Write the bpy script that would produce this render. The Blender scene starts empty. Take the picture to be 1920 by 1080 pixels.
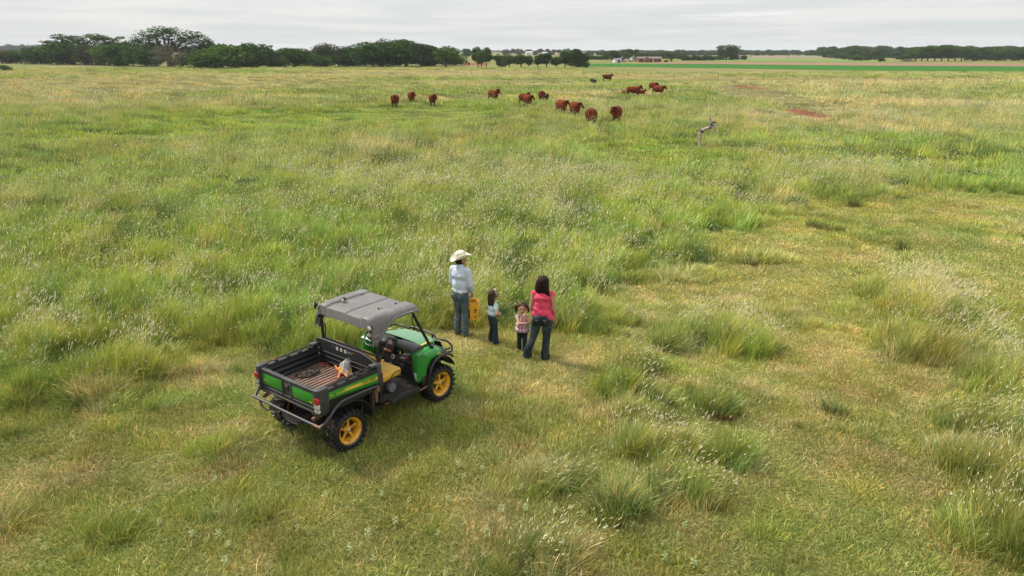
import bpy, bmesh, math, random
import numpy as np
from mathutils import Vector, Matrix, Euler, Quaternion

random.seed(7)
RNG = np.random.default_rng(7)
S = bpy.context.scene
C = S.collection

# ------------------------------------------------------------------ camera
CAM_H = 5.734
F_PX = 1335.9                      # focal length in pixels of the 1920 px wide frame
PITCH = math.atan(445.0 / F_PX)
cam_data = bpy.data.cameras.new('camera')
cam_data.lens = 36.0 * F_PX / 1920.0
cam_data.sensor_width = 36.0
cam_data.clip_end = 20000.0
cam = bpy.data.objects.new('camera', cam_data)
C.objects.link(cam)
cam.location = (0, 0, CAM_H)
cam.rotation_euler = (math.pi / 2 - PITCH, 0, 0)
S.camera = cam

# ------------------------------------------------------------------ sky + sun + exposure
SUN_EL = math.radians(50)
SUN_AZ = math.radians(-62)         # measured from +Y towards +X (negative: from the left)
sun_dir = Vector((math.sin(SUN_AZ) * math.cos(SUN_EL), math.cos(SUN_AZ) * math.cos(SUN_EL), math.sin(SUN_EL)))
world = bpy.data.worlds.new("World")
S.world = world
world.use_nodes = True
wn, wl = world.node_tree.nodes, world.node_tree.links
wn.clear()


def wnode(t, **kw):
    n = wn.new(t)
    for k, v in kw.items():
        setattr(n, k, v)
    return n


def wmath(op, a, b=None, clamp=False):
    n = wnode('ShaderNodeMath', operation=op)
    n.use_clamp = clamp
    for i, v in enumerate((a, b)):
        if v is None:
            continue
        if isinstance(v, (int, float)):
            n.inputs[i].default_value = v
        else:
            wl.new(v, n.inputs[i])
    return n.outputs[0]


def wmap(v, a, b, c, d, interp='LINEAR'):
    n = wnode('ShaderNodeMapRange')
    n.interpolation_type = interp
    wl.new(v, n.inputs[0])
    for i, x in enumerate((a, b, c, d)):
        n.inputs[1 + i].default_value = x
    return n.outputs[0]


wout = wnode('ShaderNodeOutputWorld')
wbg = wnode('ShaderNodeBackground')
wl.new(wbg.outputs[0], wout.inputs[0])
sky = wnode('ShaderNodeTexSky')
sky.sky_type = 'NISHITA'
sky.sun_disc = False
sky.sun_elevation = SUN_EL
sky.sun_rotation = SUN_AZ
sky.altitude = 300
sky.dust_density = 3.0
skys = wnode('ShaderNodeVectorMath', operation='SCALE')
wl.new(sky.outputs[0], skys.inputs[0])
skys.inputs[3].default_value = 0.10
tc = wnode('ShaderNodeTexCoord')
sep = wnode('ShaderNodeSeparateXYZ')
wl.new(tc.outputs['Generated'], sep.inputs[0])
zc = sep.outputs[2]
# the cloud deck: brighter overhead than at the horizon, as overcast skies are
deck = wmap(zc, 0.0, 0.9, 0.86, 1.45, 'LINEAR')
deck2 = wmap(zc, -0.02, 0.12, 0.93, 1.0)
deck = wmath('MULTIPLY', deck, deck2)
# project the view direction on a flat layer so that clouds get narrower towards the horizon
inv = wmath('DIVIDE', 1.0, wmath('ADD', wmath('MAXIMUM', zc, 0.0), 0.035))
px_ = wmath('MULTIPLY', sep.outputs[0], inv)
py_ = wmath('MULTIPLY', sep.outputs[1], inv)
comb = wnode('ShaderNodeCombineXYZ')
wl.new(px_, comb.inputs[0])
wl.new(py_, comb.inputs[1])
nz = wnode('ShaderNodeTexNoise')
wl.new(comb.outputs[0], nz.inputs['Vector'])
nz.inputs['Scale'].default_value = 0.26
nz.inputs['Detail'].default_value = 7
nz.inputs['Roughness'].default_value = 0.55
nz.inputs['Distortion'].default_value = 0.6
soft = wmap(nz.outputs[0], 0.36, 0.66, 0.91, 1.05, 'SMOOTHSTEP')
deck = wmath('MULTIPLY', deck, soft)
# thin bright streaks low over the horizon
map2 = wnode('ShaderNodeMapping')
wl.new(tc.outputs['Generated'], map2.inputs[0])
map2.inputs['Scale'].default_value = (9, 9, 150)
map2.inputs['Location'].default_value = (1.3, 0.4, 0)
nz2 = wnode('ShaderNodeTexNoise')
wl.new(map2.outputs[0], nz2.inputs['Vector'])
nz2.inputs['Scale'].default_value = 1.0
nz2.inputs['Detail'].default_value = 5
nz2.inputs['Roughness'].default_value = 0.6
st = wmap(nz2.outputs[0], 0.52, 0.66, 0.0, 1.0, 'SMOOTHSTEP')
bump = wmath('SUBTRACT', 1.0, wmath('MULTIPLY', wmath('ABSOLUTE', wmath('SUBTRACT', zc, 0.043)), 110.0), True)
side = wmap(sep.outputs[0], -0.02, 0.06, 0.0, 1.0, 'SMOOTHSTEP')
side2 = wmap(sep.outputs[0], 0.30, 0.42, 1.0, 0.0, 'SMOOTHSTEP')
st = wmath('MULTIPLY', wmath('MULTIPLY', st, bump), wmath('MULTIPLY', side, side2))
tint = wnode('ShaderNodeMix', data_type='RGBA')
wl.new(wmap(nz.outputs[0], 0.35, 0.62, 0.0, 1.0), tint.inputs[0])
tint.inputs[6].default_value = (0.93, 0.985, 0.99, 1)
tint.inputs[7].default_value = (1.0, 0.985, 0.965, 1)
vm = wnode('ShaderNodeVectorMath', operation='SCALE')
wl.new(tint.outputs[2], vm.inputs[0])
wl.new(wmath('ADD', deck, wmath('MULTIPLY', st, 0.20)), vm.inputs[3])
mixw = wnode('ShaderNodeMix', data_type='RGBA')
mixw.inputs[0].default_value = 0.93            # how much of the sky the cloud deck covers
wl.new(skys.outputs[0], mixw.inputs[6])
wl.new(vm.outputs[0], mixw.inputs[7])
wl.new(mixw.outputs[2], wbg.inputs[0])
wbg.inputs[1].default_value = 1.0

sd = bpy.data.lights.new('sun', 'SUN')
sd.energy = 5.0
sd.angle = math.radians(6)
sd.color = (1.0, 0.95, 0.87)
sun = bpy.data.objects.new('sun', sd)
C.objects.link(sun)
sun.rotation_euler = sun_dir.to_track_quat('Z', 'Y').to_euler()
sun.location = (0, 0, 60)

S.view_settings.view_transform = 'Standard'
S.view_settings.look = 'None'
S.view_settings.exposure = 0.0
S.view_settings.gamma = 1.0
S.render.engine = 'CYCLES'
S.cycles.max_bounces = 5
S.cycles.transmission_bounces = 4
S.cycles.diffuse_bounces = 2

# ------------------------------------------------------------------ authoring helpers


def gp(px, py, z=0.0):
    """World point on the level z that the photograph shows at pixel (px, py) of 1920x1080."""
    fw = Vector((0, math.cos(PITCH), -math.sin(PITCH)))
    up = Vector((0, math.sin(PITCH), math.cos(PITCH)))
    d = fw * F_PX + Vector((1, 0, 0)) * (px - 960) + up * (540 - py)
    t = (z - CAM_H) / d.z
    return Vector((d.x * t, d.y * t, z))


def px_per_m(x, y, z=0.0):
    return F_PX / (y * math.cos(PITCH) + (CAM_H - z) * math.sin(PITCH))


def tag(o, label=None, cat=None, group=None, kind=None):
    if label: o['label'] = label
    if cat: o['category'] = cat
    if group: o['group'] = group
    if kind: o['kind'] = kind
    return o


def empty(name, loc=(0, 0, 0), rz=0.0, label=None, cat=None, group=None):
    o = bpy.data.objects.new(name, None)
    o.empty_display_size = 0.2
    C.objects.link(o)
    o.location = loc
    o.rotation_euler = (0, 0, rz)
    return tag(o, label, cat, group)


def link_mesh(name, me, mats=None, parent=None, loc=None, rz=None):
    o = bpy.data.objects.new(name, me)
    C.objects.link(o)
    if mats is not None:
        for m in (mats if isinstance(mats, (list, tuple)) else [mats]):
            me.materials.append(m)
    if parent: o.parent = parent
    if loc is not None: o.location = loc
    if rz is not None: o.rotation_euler = (0, 0, rz)
    return o


def copy_tree(o, parent=None):
    c = o.copy()
    C.objects.link(c)
    if parent: c.parent = parent
    for ch in o.children:
        copy_tree(ch, c)
    return c


class NT:
    """tiny node-tree helper"""

    def __init__(s, name):
        s.m = bpy.data.materials.new(name)
        s.m.use_nodes = True
        s.t = s.m.node_tree
        s.t.nodes.clear()
        s.out = s.n('ShaderNodeOutputMaterial')

    def n(s, t, **kw):
        n = s.t.nodes.new(t)
        for k, v in kw.items():
            setattr(n, k, v)
        return n

    def l(s, a, b):
        s.t.links.new(a, b)

    def val(s, sock, v):
        if isinstance(v, (int, float)):
            sock.default_value = v
        elif isinstance(v, (tuple, list)):
            sock.default_value = tuple(v) + ((1,) if len(v) == 3 and len(sock.default_value) == 4 else ())
        else:
            s.l(v, sock)

    def noise(s, scale, detail=4, rough=0.55, vec=None, dist=0.0):
        n = s.n('ShaderNodeTexNoise')
        n.inputs['Scale'].default_value = scale
        n.inputs['Detail'].default_value = detail
        n.inputs['Roughness'].default_value = rough
        n.inputs['Distortion'].default_value = dist
        if vec is not None: s.l(vec, n.inputs['Vector'])
        return n.outputs[0]

    def ramp(s, v, a, b, c=0.0, d=1.0, interp='SMOOTHSTEP'):
        n = s.n('ShaderNodeMapRange')
        n.interpolation_type = interp
        s.l(v, n.inputs[0])
        for i, x in enumerate((a, b, c, d)):
            n.inputs[1 + i].default_value = x
        return n.outputs[0]

    def mix(s, f, a, b, mode='MIX'):
        n = s.n('ShaderNodeMix', data_type='RGBA')
        n.blend_type = mode
        s.val(n.inputs[0], f)
        s.val(n.inputs[6], a)
        s.val(n.inputs[7], b)
        return n.outputs[2]

    def math(s, op, a, b=0.0):
        n = s.n('ShaderNodeMath', operation=op)
        s.val(n.inputs[0], a)
        s.val(n.inputs[1], b)
        return n.outputs[0]

    def obj(s):
        return s.n('ShaderNodeTexCoord').outputs['Object']

    def bsdf(s, col, rough=0.6, metal=0.0, spec=0.5, bump=None, bstr=0.3, bdist=0.01, coat=0.0):
        b = s.n('ShaderNodeBsdfPrincipled')
        s.val(b.inputs['Base Color'], col)
        s.val(b.inputs['Roughness'], rough)
        s.val(b.inputs['Metallic'], metal)
        b.inputs['Specular IOR Level'].default_value = spec
        b.inputs['Coat Weight'].default_value = coat
        if bump is not None:
            bn = s.n('ShaderNodeBump')
            bn.inputs['Strength'].default_value = bstr
            bn.inputs['Distance'].default_value = bdist
            s.l(bump, bn.inputs['Height'])
            s.l(bn.outputs[0], b.inputs['Normal'])
        s.l(b.outputs[0], s.out.inputs[0])
        return b


def mat(name, c, c2=None, scale=6.0, lo=0.45, hi=0.65, rough=0.6, rough2=None, metal=0.0, spec=0.5,
        bscale=None, bstr=0.3, bdist=0.005, coat=0.0, fine=0.12):
    """colour c with patches of c2 (dirt, rust, wear) from object-space noise, fine mottling and bump"""
    t = NT(name)
    oc = t.obj()
    base = t.mix(t.ramp(t.noise(scale * 7 + 11, 3, 0.6, oc), 0.3, 0.7), tuple(x * (1 - fine) for x in c), tuple(min(1, x * (1 + fine)) for x in c))
    r = rough
    if c2 is not None:
        f = t.ramp(t.noise(scale, 6, 0.65, oc, 0.4), lo, hi)
        base = t.mix(f, base, c2)
        if rough2 is not None:
            r = t.ramp(f, 0, 1, rough, rough2, 'LINEAR')
    t.bsdf(base, r, metal, spec, t.noise(bscale, 4, 0.6, oc) if bscale else None, bstr, bdist, coat)
    return t.m


class MB:
    """collects shapes in one bmesh and links them as ONE mesh object"""

    def __init__(s):
        s.bm = bmesh.new()
        s.mi = 0

    def _merge(s, tb, M=None):
        if M is not None:
            bmesh.ops.transform(tb, matrix=M, verts=tb.verts)
        vm = {}
        for v in tb.verts:
            vm[v] = s.bm.verts.new(v.co)
        for f in tb.faces:
            try:
                nf = s.bm.faces.new([vm[v] for v in f.verts])
                nf.material_index = s.mi
            except ValueError:
                pass
        tb.free()

    def box(s, c, d, rot=(0, 0, 0), bev=0.008, seg=2):
        tb = bmesh.new()
        bmesh.ops.create_cube(tb, size=1.0)
        bmesh.ops.scale(tb, vec=d, verts=tb.verts)
        b = min(bev, min(d) * 0.45)
        if b > 0.0005:
            bmesh.ops.bevel(tb, geom=tb.edges[:], offset=b, segments=seg, affect='EDGES', profile=0.5)
        M = Matrix.Translation(Vector(c)) @ Euler(rot).to_matrix().to_4x4()
        s._merge(tb, M)
        return s

    def tube(s, pts, r, n=10, smooth=0, closed=False, cap=True):
        pts = [Vector(p) for p in pts]
        if smooth:
            out = []
            m = len(pts)
            rng_ = range(m if closed else m - 1)
            for i in rng_:
                p0 = pts[(i - 1) % m] if (closed or i > 0) else pts[0] * 2 - pts[1]
                p1, p2 = pts[i], pts[(i + 1) % m]
                p3 = pts[(i + 2) % m] if (closed or i + 2 < m) else p2 * 2 - p1
                for k in range(smooth):
                    t = k / smooth
                    out.append(0.5 * ((2 * p1) + (p2 - p0) * t + (2 * p0 - 5 * p1 + 4 * p2 - p3) * t * t + (3 * p1 - p0 - 3 * p2 + p3) * t ** 3))
            if not closed: out.append(pts[-1])
            if not isinstance(r, (int, float)):
                rr = []
                for i in range(len(out)):
                    q = i / max(1, len(out) - 1) * (len(r) - 1)
                    a = int(min(q, len(r) - 2))
                    rr.append(r[a] + (r[a + 1] - r[a]) * (q - a))
                r = rr
            pts = out
        m = len(pts)
        rs = [r] * m if isinstance(r, (int, float)) else list(r)
        rings = []
        ref = None
        for i, p in enumerate(pts):
            if closed:
                t = (pts[(i + 1) % m] - pts[i - 1]).normalized()
            else:
                t = (pts[min(i + 1, m - 1)] - pts[max(i - 1, 0)]).normalized()
            if ref is None:
                ref = t.orthogonal().normalized()
            ref = (ref - t * ref.dot(t))
            ref = ref.normalized() if ref.length > 1e-6 else t.orthogonal().normalized()
            bi = t.cross(ref)
            rings.append([s.bm.verts.new(p + (ref * math.cos(a) + bi * math.sin(a)) * rs[i]) for a in [2 * math.pi * k / n for k in range(n)]])
        for i in range(m if closed else m - 1):
            a, b = rings[i], rings[(i + 1) % m]
            for k in range(n):
                f = s.bm.faces.new((a[k], a[(k + 1) % n], b[(k + 1) % n], b[k]))
                f.material_index = s.mi
        if cap and not closed:
            s.bm.faces.new(list(reversed(rings[0]))).material_index = s.mi
            s.bm.faces.new(rings[-1]).material_index = s.mi
        return s

    def lathe(s, prof, n=32, M=None, closed=False):
        """prof: (radius, height) pairs turned about local Z, then moved by M"""
        M = M or Matrix()
        rings = []
        for (r, h) in prof:
            if r < 1e-6:
                rings.append([s.bm.verts.new(M @ Vector((0, 0, h)))])
            else:
                rings.append([s.bm.verts.new(M @ Vector((r * math.cos(2 * math.pi * k / n), r * math.sin(2 * math.pi * k / n), h))) for k in range(n)])
        m = len(rings)
        for i in range(m if closed else m - 1):
            a, b = rings[i], rings[(i + 1) % m]
            for k in range(n):
                k2 = (k + 1) % n
                vs = [a[k % len(a)], a[k2 % len(a)], b[k2 % len(b)], b[k % len(b)]]
                u = []
                for v in vs:
                    if v not in u: u.append(v)
                if len(u) > 2:
                    try:
                        s.bm.faces.new(u).material_index = s.mi
                    except ValueError:
                        pass
        return s

    def prism(s, poly, M, depth, bev=0.0):
        """poly in local XY, extruded along local +Z by depth"""
        tb = bmesh.new()
        vs = [tb.verts.new((p[0], p[1], 0)) for p in poly]
        f = tb.faces.new(vs)
        r = bmesh.ops.extrude_face_region(tb, geom=[f])
        bmesh.ops.translate(tb, vec=(0, 0, depth), verts=[e for e in r['geom'] if isinstance(e, bmesh.types.BMVert)])
        bmesh.ops.recalc_face_normals(tb, faces=tb.faces)
        if bev > 0:
            bmesh.ops.bevel(tb, geom=tb.edges[:], offset=bev, segments=2, affect='EDGES', profile=0.5)
        s._merge(tb, M)
        return s

    def sheet(s, grid, thick=0.0):
        """grid: rows of points -> quads; thick > 0 gives it a back and rim"""
        R, Q = len(grid), len(grid[0])
        tb = bmesh.new()
        vs = [[tb.verts.new(Vector(p)) for p in row] for row in grid]
        for i in range(R - 1):
            for j in range(Q - 1):
                tb.faces.new((vs[i][j], vs[i][j + 1], vs[i + 1][j + 1], vs[i + 1][j]))
        bmesh.ops.recalc_face_normals(tb, faces=tb.faces)
        if thick:
            bmesh.ops.solidify(tb, geom=tb.faces[:], thickness=thick)
        s._merge(tb)
        return s

    def sphere(s, c, r, u=12, v=8, rot=(0, 0, 0)):
        tb = bmesh.new()
        bmesh.ops.create_uvsphere(tb, u_segments=u, v_segments=v, radius=1.0)
        rr = (r, r, r) if isinstance(r, (int, float)) else r
        s._merge(tb, Matrix.Translation(Vector(c)) @ Euler(rot).to_matrix().to_4x4() @ Matrix.Diagonal((*rr, 1)))
        return s

    def build(s, name, mats, parent=None, loc=None, rz=None, angle=38, smooth=True):
        me = bpy.data.meshes.new(name)
        bmesh.ops.recalc_face_normals(s.bm, faces=s.bm.faces)
        s.bm.to_mesh(me)
        s.bm.free()
        if smooth:
            me.polygons.foreach_set('use_smooth', [True] * len(me.polygons))
            me.set_sharp_from_angle(angle=math.radians(angle))
        return link_mesh(name, me, mats, parent, loc, rz)


def RotTo(z, origin=(0, 0, 0)):
    """matrix that turns local Z to direction z and moves to origin"""
    q = Vector(z).to_track_quat('Z', 'Y')
    return Matrix.Translation(Vector(origin)) @ q.to_matrix().to_4x4()


def text_mesh(name, body, size, M, m, parent, ext=0.001, space=1.0, shear=0.0):
    cu = bpy.data.curves.new(name, 'FONT')
    cu.body = body
    cu.size = size
    cu.extrude = ext
    cu.space_character = space
    cu.shear = shear
    cu.offset = size * .022
    cu.resolution_u = 3
    tmp = bpy.data.objects.new(name, cu)
    C.objects.link(tmp)
    bpy.context.view_layer.update()
    dg = bpy.context.evaluated_depsgraph_get()
    me = bpy.data.meshes.new_from_object(tmp.evaluated_get(dg))
    bpy.data.objects.remove(tmp)
    me.transform(M)
    me.materials.clear()
    me.name = name
    return link_mesh(name, me, m, parent)


# --- organic bodies: tapered capsules and ellipsoids fused into one continuous skin
def fuse(name, parts, voxel, smooth=4):
    bm = bmesh.new()
    for p in parts:
        tb = bmesh.new()
        if p[0] == 'c':
            _, a, ra, b, rb = p
            for q, r in ((a, ra), (b, rb)):
                q = Vector(q)
                nb = bmesh.ops.create_icosphere(tb, subdivisions=2, radius=r)
                bmesh.ops.translate(tb, vec=q, verts=nb['verts'])
            h = bmesh.ops.convex_hull(tb, input=tb.verts)
            bmesh.ops.delete(tb, geom=[g for g in h['geom_interior'] if isinstance(g, bmesh.types.BMVert)], context='VERTS')
            # faces left inside the hull
            keep = set(g for g in h['geom'] if isinstance(g, bmesh.types.BMFace))
            bmesh.ops.delete(tb, geom=[f for f in tb.faces if f not in keep], context='FACES')
        else:
            _, c, r, rot = p
            bmesh.ops.create_icosphere(tb, subdivisions=3, radius=1.0)
            bmesh.ops.transform(tb, matrix=Matrix.Translation(Vector(c)) @ Euler(rot).to_matrix().to_4x4() @ Matrix.Diagonal((*r, 1)), verts=tb.verts)
        vm = {v: bm.verts.new(v.co) for v in tb.verts}
        for f in tb.faces:
            try:
                bm.faces.new([vm[v] for v in f.verts])
            except ValueError:
                pass
        tb.free()
    bmesh.ops.recalc_face_normals(bm, faces=bm.faces)
    me = bpy.data.meshes.new(name)
    bm.to_mesh(me)
    bm.free()
    o = bpy.data.objects.new(name, me)
    C.objects.link(o)
    r = o.modifiers.new('r', 'REMESH')
    r.mode = 'VOXEL'
    r.voxel_size = voxel
    if smooth:
        sm = o.modifiers.new('s', 'SMOOTH')
        sm.iterations = smooth
        sm.factor = 0.5
    bpy.context.view_layer.update()
    dg = bpy.context.evaluated_depsgraph_get()
    out = bpy.data.meshes.new_from_object(o.evaluated_get(dg))
    bpy.data.objects.remove(o)
    bpy.data.meshes.remove(me)
    out.name = name
    out.materials.clear()
    out.polygons.foreach_set('use_smooth', [True] * len(out.polygons))
    return out


def mesh_co(me):
    a = np.empty(len(me.vertices) * 3, np.float32)
    me.vertices.foreach_get('co', a)
    return a.reshape(-1, 3)


def set_col(me, rgba, name='col'):
    at = me.color_attributes.new(name, 'FLOAT_COLOR', 'POINT')
    at.data.foreach_set('color', np.asarray(rgba, np.float32).ravel())


# value noise for laying out the field (numpy)
def vnoise(x, y, seed=0):
    xi, yi = np.floor(x).astype(np.int64), np.floor(y).astype(np.int64)
    fx, fy = x - xi, y - yi
    fx, fy = fx * fx * (3 - 2 * fx), fy * fy * (3 - 2 * fy)

    def h(a, b):
        n = (a * 374761393 + b * 668265263 + seed * 1442695041) & 0x7fffffff
        n = ((n ^ (n >> 13)) * 1274126177) & 0x7fffffff
        return ((n ^ (n >> 16)) & 0xffff) / 65535.0
    return (h(xi, yi) * (1 - fx) + h(xi + 1, yi) * fx) * (1 - fy) + (h(xi, yi + 1) * (1 - fx) + h(xi + 1, yi + 1) * fx) * fy


def fbm(x, y, seed=0, oct=4):
    v, a, t = 0.0, 1.0, 0.0
    for i in range(oct):
        v = v + a * vnoise(x * 2 ** i + 17.3 * i, y * 2 ** i - 9.1 * i, seed + i)
        t += a
        a *= 0.55
    return v / t


def sstep(x, a, b):
    t = np.clip((x - a) / (b - a), 0, 1)
    return t * t * (3 - 2 * t)

# ================================================================== THE FIELD
# World-space layout of the pasture: grass height, dryness, lushness, seed heads.
SHORT_POLY = [tuple(gp(a, b)[:2]) for a, b in [(-900, 1400), (-300, 790), (0, 752), (150, 725), (330, 668), (470, 640), (600, 655), (720, 620), (850, 612),
    (960, 618), (1060, 600), (1120, 520), (1250, 500), (1320, 450), (1400, 412), (1500, 372), (1600, 378), (1700, 352), (1800, 362), (2100, 345), (3000, 340), (3000, 1400)]]


def poly_sd(x, y, poly):
    """signed distance, positive inside"""
    x, y = np.asarray(x, float), np.asarray(y, float)
    d = np.full(x.shape, 1e9)
    inside = np.zeros(x.shape, bool)
    n = len(poly)
    for i in range(n):
        ax, ay = poly[i]
        bx, by = poly[(i + 1) % n]
        ex, ey = bx - ax, by - ay
        t = np.clip(((x - ax) * ex + (y - ay) * ey) / (ex * ex + ey * ey + 1e-12), 0, 1)
        d = np.minimum(d, np.hypot(x - ax - t * ex, y - ay - t * ey))
        cond = ((ay > y) != (by > y)) & (x < (bx - ax) * (y - ay) / ((by - ay) if abs(by - ay) > 1e-12 else 1e-12) + ax)
        inside ^= cond
    return np.where(inside, d, -d)


# (px, py, half width px, half height px, height, tan, green, seed, gold)
PATCHES = [
    # bright grazed strips
    (620, 222, 330, 20, -.42, -.3, .75, -.6, .1), (850, 215, 130, 14, -.35, -.3, .7, -.5, .1), (400, 250, 200, 16, -.2, -.2, .45, -.3, 0),
    (670, 156, 90, 4, -.35, -.5, .8, -.5, 0), (1240, 152, 190, 4.5, -.35, -.8, 1.0, -.7, 0), (200, 262, 150, 12, -.25, -.2, .5, -.3, 0),
    (1190, 290, 130, 34, -.38, -.2, .75, -.4, .1), (1235, 271, 34, 9, -.1, -.4, 1.1, -.8, 0), (1730, 268, 60, 10, -.1, -.4, .9, -.8, 0),
    (1750, 305, 170, 12, -.35, -.2, .6, -.4, 0), (1860, 345, 120, 25, -.2, -.2, .3, -.3, 0), (60, 345, 80, 22, -.05, -.2, .35, 0, 0),
    (420, 565, 90, 18, -.3, -.1, .6, -.2, .1), (560, 420, 110, 24, .05, -.1, .3, 0, 0), (1200, 420, 120, 30, .1, -.2, .35, 0, 0),
    # dry, pale, golden
    (300, 150, 420, 12, -.15, .8, -.3, -.1, .3), (150, 175, 260, 10, -.1, .7, -.2, .2, .1), (120, 195, 160, 8, .1, .5, -.1, .8, 0),
    (850, 183, 150, 7, -.25, .7, -.2, -.2, .2), (1080, 190, 90, 5, -.1, .9, -.3, .4, 0), (1120, 178, 120, 6, -.1, .6, -.2, .3, 0),
    (1560, 160, 330, 12, 0, .5, -.2, .3, .2), (1700, 195, 260, 16, .1, .5, -.2, .9, 0), (1620, 228, 330, 28, .12, .35, -.2, .9, 0),
    (1480, 190, 90, 22, -.35, .7, -.3, -.4, .6), (1400, 164, 50, 5, -.3, .8, -.5, -.5, .4), (560, 300, 260, 35, .1, .1, 0, .7, 0),
    (700, 330, 240, 40, .1, .05, 0, .7, 0), (130, 400, 200, 50, .05, .2, -.1, .5, .1), (900, 370, 260, 60, .15, 0, 0, .6, 0),
    (1560, 340, 90, 26, .3, .2, -.1, 1.2, 0), (1440, 385, 60, 20, .15, .5, -.2, .5, .2), (60, 640, 90, 50, .1, .3, -.1, .5, .1),
    (1340, 460, 60, 14, -.3, .3, -.2, -.3, .7), (1390, 440, 90, 16, -.3, .2, -.1, -.3, .7), (1400, 520, 220, 50, -.1, .1, 0, -.2, .75),
    (1560, 470, 160, 30, -.05, .2, 0, -.2, .5), (1850, 530, 100, 40, 0, .1, 0, -.2, .5), (1640, 700, 160, 60, -.05, .15, .1, -.2, .8),
    (1480, 780, 160, 60, 0, .1, 0, -.2, .5), (1660, 900, 120, 60, 0, .2, 0, -.2, .4), (1000, 720, 120, 40, 0, .1, 0, -.1, .5),
    (420, 700, 120, 30, 0, .35, 0, -.1, .5), (350, 880, 160, 70, 0, .3, .1, 0, .1), (80, 900, 130, 120, 0, .45, -.1, .1, .2),
    (660, 900, 220, 60, .02, .2, .15, 0, .0), (900, 600, 90, 30, 0, .15, .1, 0, .5), (830, 135, 240, 4.2, -.3, 1.5, -.6, -.6, .7),
    (1240, 145, 160, 4.0, -.3, 1.2, -.5, -.6, .4), (1000, 900, 200, 120, 0, .0, .1, 0, .1),
    (1311, 292, 60, 30, -.3, 0, .3, -.4, 0), (780, 204, 120, 12, -.35, 0, .5, -.5, 0), (1175, 190, 80, 6, -.2, .2, 0, 0, 0),
    (1505, 224, 90, 17, -.6, .4, -.2, -.9, .3), (1560, 214, 40, 6, -.3, .5, -.3, -.5, .2), (1400, 171, 60, 9, -.6, .5, -.2, -.6, .2), (250, 165, 300, 9, -.1, .6, -.4, 0, 0), (1500, 150, 400, 5, -.2, .6, -.4, 0, 0), (700, 140, 300, 4, -.2, .5, -.3, 0, 0),
    # tussocks and tall islands in the grazed turf
    (1690, 560, 75, 26, .62, .0, -.1, .9, 0), (1740, 600, 80, 36, .66, .05, -.1, .9, 0), (1710, 660, 62, 26, .45, -.1, .1, .3, 0), (1815, 690, 70, 34, .6, .1, -.1, .8, 0), (1880, 740, 55, 40, .55, .1, 0, .7, 0),
    (1850, 810, 70, 40, .5, .1, 0, .6, 0), (1870, 900, 80, 60, .5, .2, -.1, .6, 0), (1880, 1010, 90, 60, .45, .25, -.1, .5, 0), (1330, 630, 80, 22, .45, -.1, .2, .7, 0), (1270, 650, 40, 14, .5, -.1, .2, .4, 0), (1400, 660, 70, 22, .45, -.1, .25, .6, 0),
    (1190, 695, 45, 20, .5, 0, .1, .5, 0), (1150, 735, 50, 22, .35, 0, .1, .3, 0), (1215, 745, 60, 20, .3, 0, .1, .2, 0), (1345, 770, 30, 16, .45, 0, .1, .5, 0),
    (1180, 790, 55, 22, .4, 0, .1, .3, 0), (1230, 845, 90, 30, .35, .05, .1, 1.1, 0), (1370, 870, 50, 22, .45, 0, .1, .6, 0), (1270, 920, 90, 34, .45, 0, .15, .3, 0),
    (1150, 950, 50, 26, .45, .1, 0, .3, 0), (1010, 1060, 90, 40, .3, 0, .1, .9, 0), (1010, 900, 70, 24, .25, 0, .1, .2, 0), (60, 745, 60, 26, .4, 0, .3, .1, 0),
    (180, 740, 60, 26, .45, 0, .1, .5, 0), (270, 700, 70, 20, .35, 0, 0, .4, 0), (210, 1000, 60, 30, .2, 0, .3, 0, 0), (420, 850, 70, 40, .16, 0, .3, 0, 0), (1300, 520, 100, 14, .25, 0, .2, .2, 0), (1420, 488, 70, 8, .4, 0, .2, .1, 0),
    (560, 780, 60, 30, .12, -.1, .35, 0, 0), (800, 790, 120, 24, .05, -.3, .25, 0, -.3), (1060, 545, 60, 16, .5, 0, .2, .3, 0), (1150, 600, 40, 12, .35, 0, .2, .3, 0),
]
PW = []
for q in PATCHES:
    c_ = gp(q[0], q[1])
    rx = abs(gp(q[0] + q[2], q[1]).x - gp(q[0] - q[2], q[1]).x) / 2
    ry = (gp(q[0], max(q[1] - q[3], 99)).y - gp(q[0], q[1] + q[3]).y) / 2
    PW.append((c_.x, c_.y, rx, ry) + tuple(q[4:]))

BARE = []                                   # bare red soil: centre, half extents
for a, b, rx_, ry_ in [(1512, 213, 36, 5.5), (1530, 218, 28, 4.0), (1396, 163, 17, 3.0), (1412, 166, 12, 2.2), (1496, 206, 16, 3.2)]:
    c_ = gp(a, b)
    BARE.append((c_.x, c_.y, abs(gp(a + rx_, b).x - c_.x), (gp(a, b - ry_).y - gp(a, b + ry_).y) / 2))


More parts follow.
